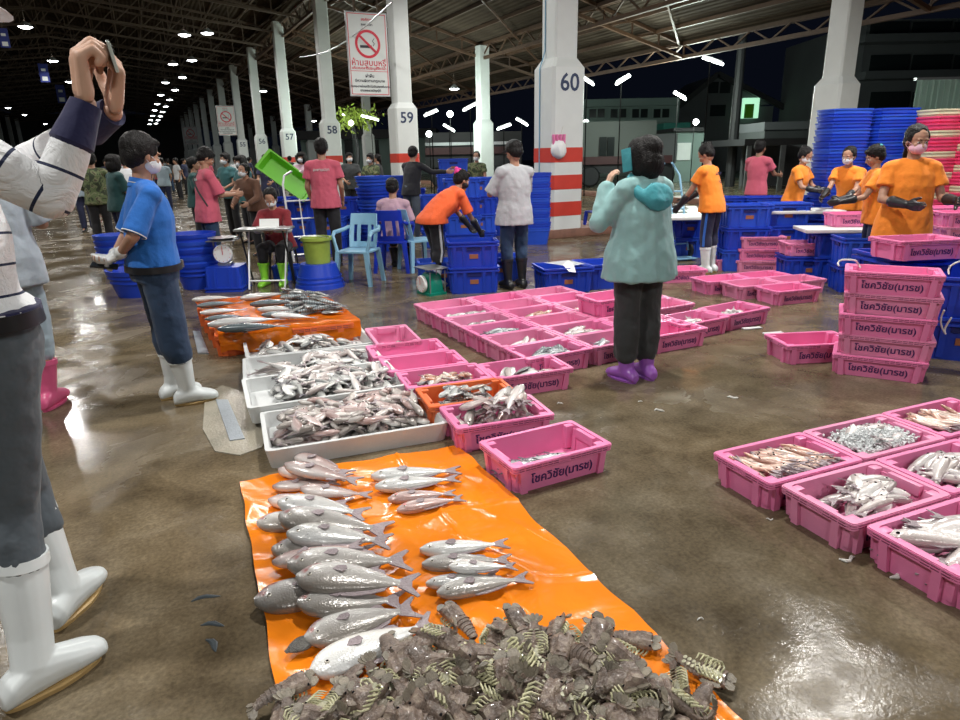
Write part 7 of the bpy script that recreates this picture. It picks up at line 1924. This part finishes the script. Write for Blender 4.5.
# ---------------- pink shirted workers
def back_print(t, J, body='สะพานปลา', m='sign_white', size=.055, dz=.06, extra=None):
    me = text_mesh('back_print', body, size, .0005, bold=.001); sp_ = (J['neck'] - J['pelvis']).normalized(); c = J['chest'] + sp_ * dz
    text_obj('back_print', me, M[m], t, (c.x, c.y - .142, c.z), (R(90), 0, 0))
p = D(330, 268); t1, J1, _ = person('man in a pink polo shirt seen from behind, standing before column fifty eight', p.x, p.y + .1, 2, h=1.80, bulk=1.05, top='pink', sleeve='short', hem=.12, bottom='black', skin='tan', hair='short', arms={'r': ((.05, .02, -.28), (-.02, .16, -.2)), 'l': ((-.06, .02, -.28), (.02, .14, -.2))}, head=(5, 8), loose=1.5)
back_print(t1, J1)
p = D(214, 280); t2, J2, _ = person('person in pink with a dark crossbody strap, head bowed, behind the blue polo', p.x, p.y + .1, -55, h=1.70, bulk=1.08, top='pink', sleeve='elbow', hem=.16, bottom='denim', skin='tan', hair='short', arms={'r': ((.03, .10, -.26), (-.08, .22, .0)), 'l': ((-.03, .12, -.25), (.08, .20, .0))}, head=(0, 35), loose=1.5, lean=6)
bm = bmesh.new(); C0 = J2['chest']; add_tube(bm, [J2['sh_l'] + V((.02, -.02, .055)), C0 + V((-.05, -.152, .06)), C0 + V((.1, -.148, -.08)), J2['pelvis'] + V((.19, -.03, .05))], .012, 6); part_on(t2, 'bag_strap', bm, C_['char'])
back_print(t2, J2, size=.05)
p = ay(757, 180, 11.6); t3, J3, _ = person('man in a pink shirt reaching right, farther back beyond the blue crates', p.x, 11.6, -55, h=1.68, top='pink', sleeve='short', hem=.12, bottom='black', skin='brown', hair='short', arms={'r': ((.05, .14, -.22), (-.05, .26, -.02)), 'l': ((-.05, .10, -.24), (.05, .22, -.05))}, head=(0, 5), loose=1.4)
# ---------------- man in orange at the left board
p = D(708, 274); t4, J4, hd4 = person('man in an orange t-shirt and navy trousers with white boots, bending over a white board', p.x + .02, p.y + .1, 48, h=1.62, bulk=1.15, lean=14, top='orange', sleeve='short', hem=.10, bottom='navy', boots='boot_w', skin='tan', hair='bun', gloves='glove_k', arms={'l': ((-.04, .12, -.25), (.02, .16, -.20)), 'r': ((.02, .14, -.24), (-.1, .18, -.16))}, head=(8, 40), loose=1.6, boot_h=.36)
back_print(t4, J4, 'ป.ประมง', 'number_paint', .05, .08); back_print(t4, J4, '19', 'number_paint', .09, -.04)
bm = bmesh.new(); a, b, c = J4['hip_l'], J4['kn_l'], J4['an_l']; add_tube(bm, [a + V((-.098, -.02, 0)), b + V((-.078, -.01, 0)), b.lerp(c, .3) + V((-.07, 0, 0))], .016, 6); part_on(t4, 'trouser_stripe', bm, mat('bright_blue_stripe', (.03, .15, .55), .8, .05))
# ---------------- women in orange with masks
p = ay(901, 235, 5.75); t5, J5, _ = person('woman in orange with a pink mask and black gloves over a pink crate', p.x, 5.75, 165, h=1.70, female=True, bulk=1.12, top='orange', sleeve='short', hem=.14, bottom='navy', boots='boot_w', skin='tan', hair='tail', mask='mask_p', gloves='glove_k', fine=.0095, arms={'r': ((.06, .10, -.25), (-.13, .21, -.03)), 'l': ((-.08, .06, -.25), (-.02, .22, .0))}, head=(12, 12), loose=1.6)
p = ay(852, 200, 8.9); t6, J6, _ = person('woman in orange with a white mask and high bun leaning left over the rear board', p.x, 8.95, 128, h=1.58, female=True, lean=22, top='orange', sleeve='short', hem=.12, bottom='navy', boots='boot_w', skin='tan', hair='bun', mask='mask_w', gloves='glove_k', arms={'r': ((-.02, .18, -.20), (-.02, .24, -.12)), 'l': ((-.03, .14, -.22), (.03, .22, -.12))}, head=(0, 16), loose=1.5)
p = ay(797, 200, 9.6); t7, J7, _ = person('woman in orange with a white mask working beside the left blue tower', p.x, 9.75, -140, h=1.56, female=True, lean=12, top='orange', sleeve='short', hem=.12, bottom='navy', boots='boot_w', skin='tan', hair='bun', mask='mask_w', gloves='glove_k', arms={'r': ((.03, .12, -.24), (-.06, .22, -.05)), 'l': ((-.05, .10, -.24), (.03, .2, -.08))}, head=(0, 30), loose=1.5)
p = ay(886, 200, 7.3); t8, J8, hd8 = person('woman in orange with a teal hair bow, half hidden behind the front masked woman', p.x - .05, 7.35, 75, h=1.56, female=True, lean=10, top='orange', sleeve='short', hem=.12, bottom='navy', boots='boot_w', skin='tan', hair='short', gloves='glove_k', arms={'l': ((-.05, .14, -.24), (.03, .24, -.05)), 'r': ((.05, .10, -.24), (-.03, .2, -.05))}, head=(0, 25), loose=1.5)
bm = bmesh.new()
for s in (-1, 1): add_ell(bm, hd8((s * .028, -.09, .10)), (.028, .02, .018), seg=10, rings=6)
part_on(t8, 'hair_bow', bm, C_['teal_d'])
# the crate she works on and the fish on it
ph_ = ay(925, 246, 5.45); cz = ph_.z
crate(3.42, 5.16, 8, 'pink crate on the blue tubs in front of the masked woman', z=.72, kind='a')
crate_fill(3.42, 5.16, 8, 8, ['pale'], 'pale fish in the crate the masked woman works on', 'pale fish in her crate', z=.72)

# ---------------- seated woman writing
def seated(lab, x, y, yaw, **kw):
    return person(lab, x, y, yaw, pelvis_dz=-.42, seat=True, legs=kw.pop('legs', {'r': ((.04, .40, .0), (0, .02, -.42)), 'l': ((-.04, .40, .0), (0, .02, -.42))}), **kw)
sx_, sy_ = wt.location.x, wt.location.y
t9, J9, hd9 = seated('seated woman in maroon with lime green boots writing at the folding table', sx_ + .02, sy_ + .55, 178, h=1.62, female=True, lean=20, top='maroon', sleeve='elbow', hem=.05, bottom='black', boots='boot_g', skin='tan', hair='tail', mask='mask_w', arms={'r': ((.05, .14, -.20), (-.16, .20, .02)), 'l': ((-.06, .14, -.20), (.12, .20, .02))}, head=(0, 38), loose=1.4, boot_h=.32, bulk=1.1)
for nm in 'rl':
    bm = bmesh.new(); add_cap(bm, J9['el_' + nm], J9['wr_' + nm], .048, .038, 12); part_on(t9, 'arm_cover', bm, C_['white'])
bm = bmesh.new(); add_box(bm, (0, 0, .41), (.34, .34, .03), bevel=.01); st = obj('stool', bm, M['dark_metal']); st.location = (sx_ + .02, sy_ + .6, 0); tag(st, 'low dark stool under the writing woman', 'stool')
for q, (a, b) in enumerate(((-1, -1), (1, -1), (1, 1), (-1, 1))):
    bm = bmesh.new(); add_tube(bm, [(a * .13, b * .13, .40), (a * .16, b * .16, 0)], .014, 6); obj('leg', bm, M['dark_metal'], st)
# ---------------- person in lilac on the blue chair
t10, J10, _ = seated('person in a lilac shirt sitting on a dark blue chair, back to the camera', CH_L.x, CH_L.y + .14, -8, h=1.66, lean=6, top='lilac', sleeve='elbow', hem=.05, bottom='black', boots='boot_k', skin='tan', hair='short', arms={'r': ((.06, .06, -.26), (-.1, .22, -.02)), 'l': ((-.06, .06, -.26), (.1, .22, -.02))}, head=(0, 14), loose=1.3)
# ---------------- man in black leaning by column fifty nine
p = ay(410, 170, 13.0); t11, J11, _ = person('man in a black shirt reaching right over blue crates, in front of column fifty nine', p.x, 13.0, -30, h=1.72, lean=12, bulk=1.1, top='black', sleeve='long', hem=.1, bottom='grey_slack', skin='tan', hair='short', arms={'r': ((.18, .10, -.12), (.26, .10, .0)), 'l': ((-.05, .12, -.25), (.03, .2, -.1))}, head=(10, 20))
# ---------------- man behind the foreground man, grey tee and pale jeans
p = ay(30, 300, 4.1); t12, J12, _ = person('man in a pale grey tee and light jeans standing behind the striped shirt', p.x - .14, 4.12, 12, h=1.82, bulk=1.1, top='ltee', sleeve='elbow', hem=.16, bottom='lblue', boots='boot_p', skin='tan', hair='short', hairm='hair_g', mask='mask_k', arms={'r': ((.05, .08, -.26), (-.16, .16, .02)), 'l': ((-.06, .1, -.25), (.1, .2, 0))}, head=(-15, 10), loose=1.5, fine=.009)
# ---------------- people down the aisle
far = [
 (92, 12.5, 1.72, 20, 'camo', 'black', 'short', 'person in a camouflage jacket walking away beside the raised elbow', 'long', 'tan'),
 (112, 11.0, 1.66, -40, 'dgreen', 'navy', 'bob', 'person in a dark green shirt with shoulder length hair, left of the man in blue', 'elbow', 'tan'),
 (126, 14.5, 1.68, 15, 'white', 'navy', 'short', 'person in a white shirt standing beyond the dark green shirt', 'long', 'tan'),
 (140, 19.0, 1.66, 30, 'grn', 'black', 'short', 'person in a bright green top far down the aisle', 'short', 'tan'),
 (78, 16.0, 1.68, -160, 'lblue', 'navy', 'short', 'person in pale blue far left behind the striped sleeve', 'short', 'tan'),
 (228, 14.0, 1.68, 150, 'teal_s', 'black', 'short', 'masked person in dark teal facing the camera right of the pink shirt', 'short', 'tan'),
 (244, 13.0, 1.62, 140, 'teal_s', 'black', 'bob', 'person in a teal apron top left of the lime green crate', 'short', 'tan'),
 (254, 11.2, 1.55, 160, 'brown', 'black', 'tail', 'person in brown bending behind the writing woman', 'long', 'tan'),
 (192, 12.0, 1.60, -80, 'dgreen', 'black', 'short', 'person in dark green between the blue polo and the pink shirt', 'elbow', 'tan'),
 (267, 17.0, 1.66, 180, 'navy', 'black', 'short', 'person in navy far behind the lime green crate', 'short', 'tan'),
 (304, 15.5, 1.68, 160, 'lilac', 'black', 'bob', 'person in a pale top half hidden left of the man in pink', 'short', 'tan'),
 (350, 17.0, 1.66, 200, 'char', 'black', 'short', 'person in charcoal right of the man in pink, far back', 'short', 'tan'),
 (372, 16.0, 1.62, 150, 'camo', 'black', 'short', 'person in camouflage left of column fifty nine', 'short', 'tan'),
 (379, 18.5, 1.62, 90, 'black', 'black', 'tail', 'person in black with tied hair just left of column fifty nine', 'short', 'tan'),
 (477, 16.5, 1.62, 170, 'camo', 'black', 'bun', 'person in camouflage below the slim column', 'short', 'tan'),
 (162, 22.0, 1.66, 10, 'lblue', 'navy', 'short', 'distant person in pale blue in the crowd above the blue polo', 'short', 'tan'),
 (300, 21.0, 1.66, 60, 'white', 'navy', 'short', 'distant person in white in the crowd under column fifty seven', 'short', 'tan'),
]
for px, yy, hh, yw_, tp_, bt_, hr_, lab, sl_, sk_ in far:
    p = ay(px, 170, yy)
    lean_ = 30 if 'bending' in lab else 4
    person(lab, p.x, yy, yw_, h=hh, top=tp_, sleeve=sl_, hem=.12, bottom=bt_, hair=hr_, skin=sk_, lean=lean_, fine=.016, mask='mask_w' if abs(yw_) > 120 else None, eyes=abs(yw_) > 100, loose=1.5, arms={'r': ((.05, .06, -.26), (-.06, .18, -.1)), 'l': ((-.05, .06, -.26), (.06, .18, -.08))}, bulk=1.08)
# a distant crowd: three figures built once, then copied
crowd = []
for tp_, bt_, hr_ in (('navy', 'black', 'short'), ('pink', 'navy', 'bob'), ('char', 'denim', 'short'), ('white', 'black', 'short')):
    crowd.append(person('distant standing person in the crowd at the far end of the hall', 0, 0, 0, h=1.66, top=tp_, hem=.12, bottom=bt_, hair=hr_, fine=.022, eyes=False, loose=1.5, group='distant crowd at the far end of the hall')[0])
random.seed(41)
spots = [(x_, y_) for x_, y_ in ((148, 26), (156, 31), (168, 36), (120, 30), (106, 27), (142, 40), (131, 47), (176, 29), (184, 33), (205, 24), (212, 30), (236, 27), (250, 33), (276, 26), (290, 31), (60, 27), (30, 33), (88, 38), (154, 55), (164, 60), (137, 66), (121, 52))]
for i, (px, yy) in enumerate(spots):
    p = ay(px, 165, yy); c = crowd[i % 4]
    place(c, (p.x, yy, 0), R(random.uniform(0, 360)), 'distant standing person in the crowd at the far end of the hall', 'person', 'distant crowd at the far end of the hall')

bpy.data.scenes.remove(WS)
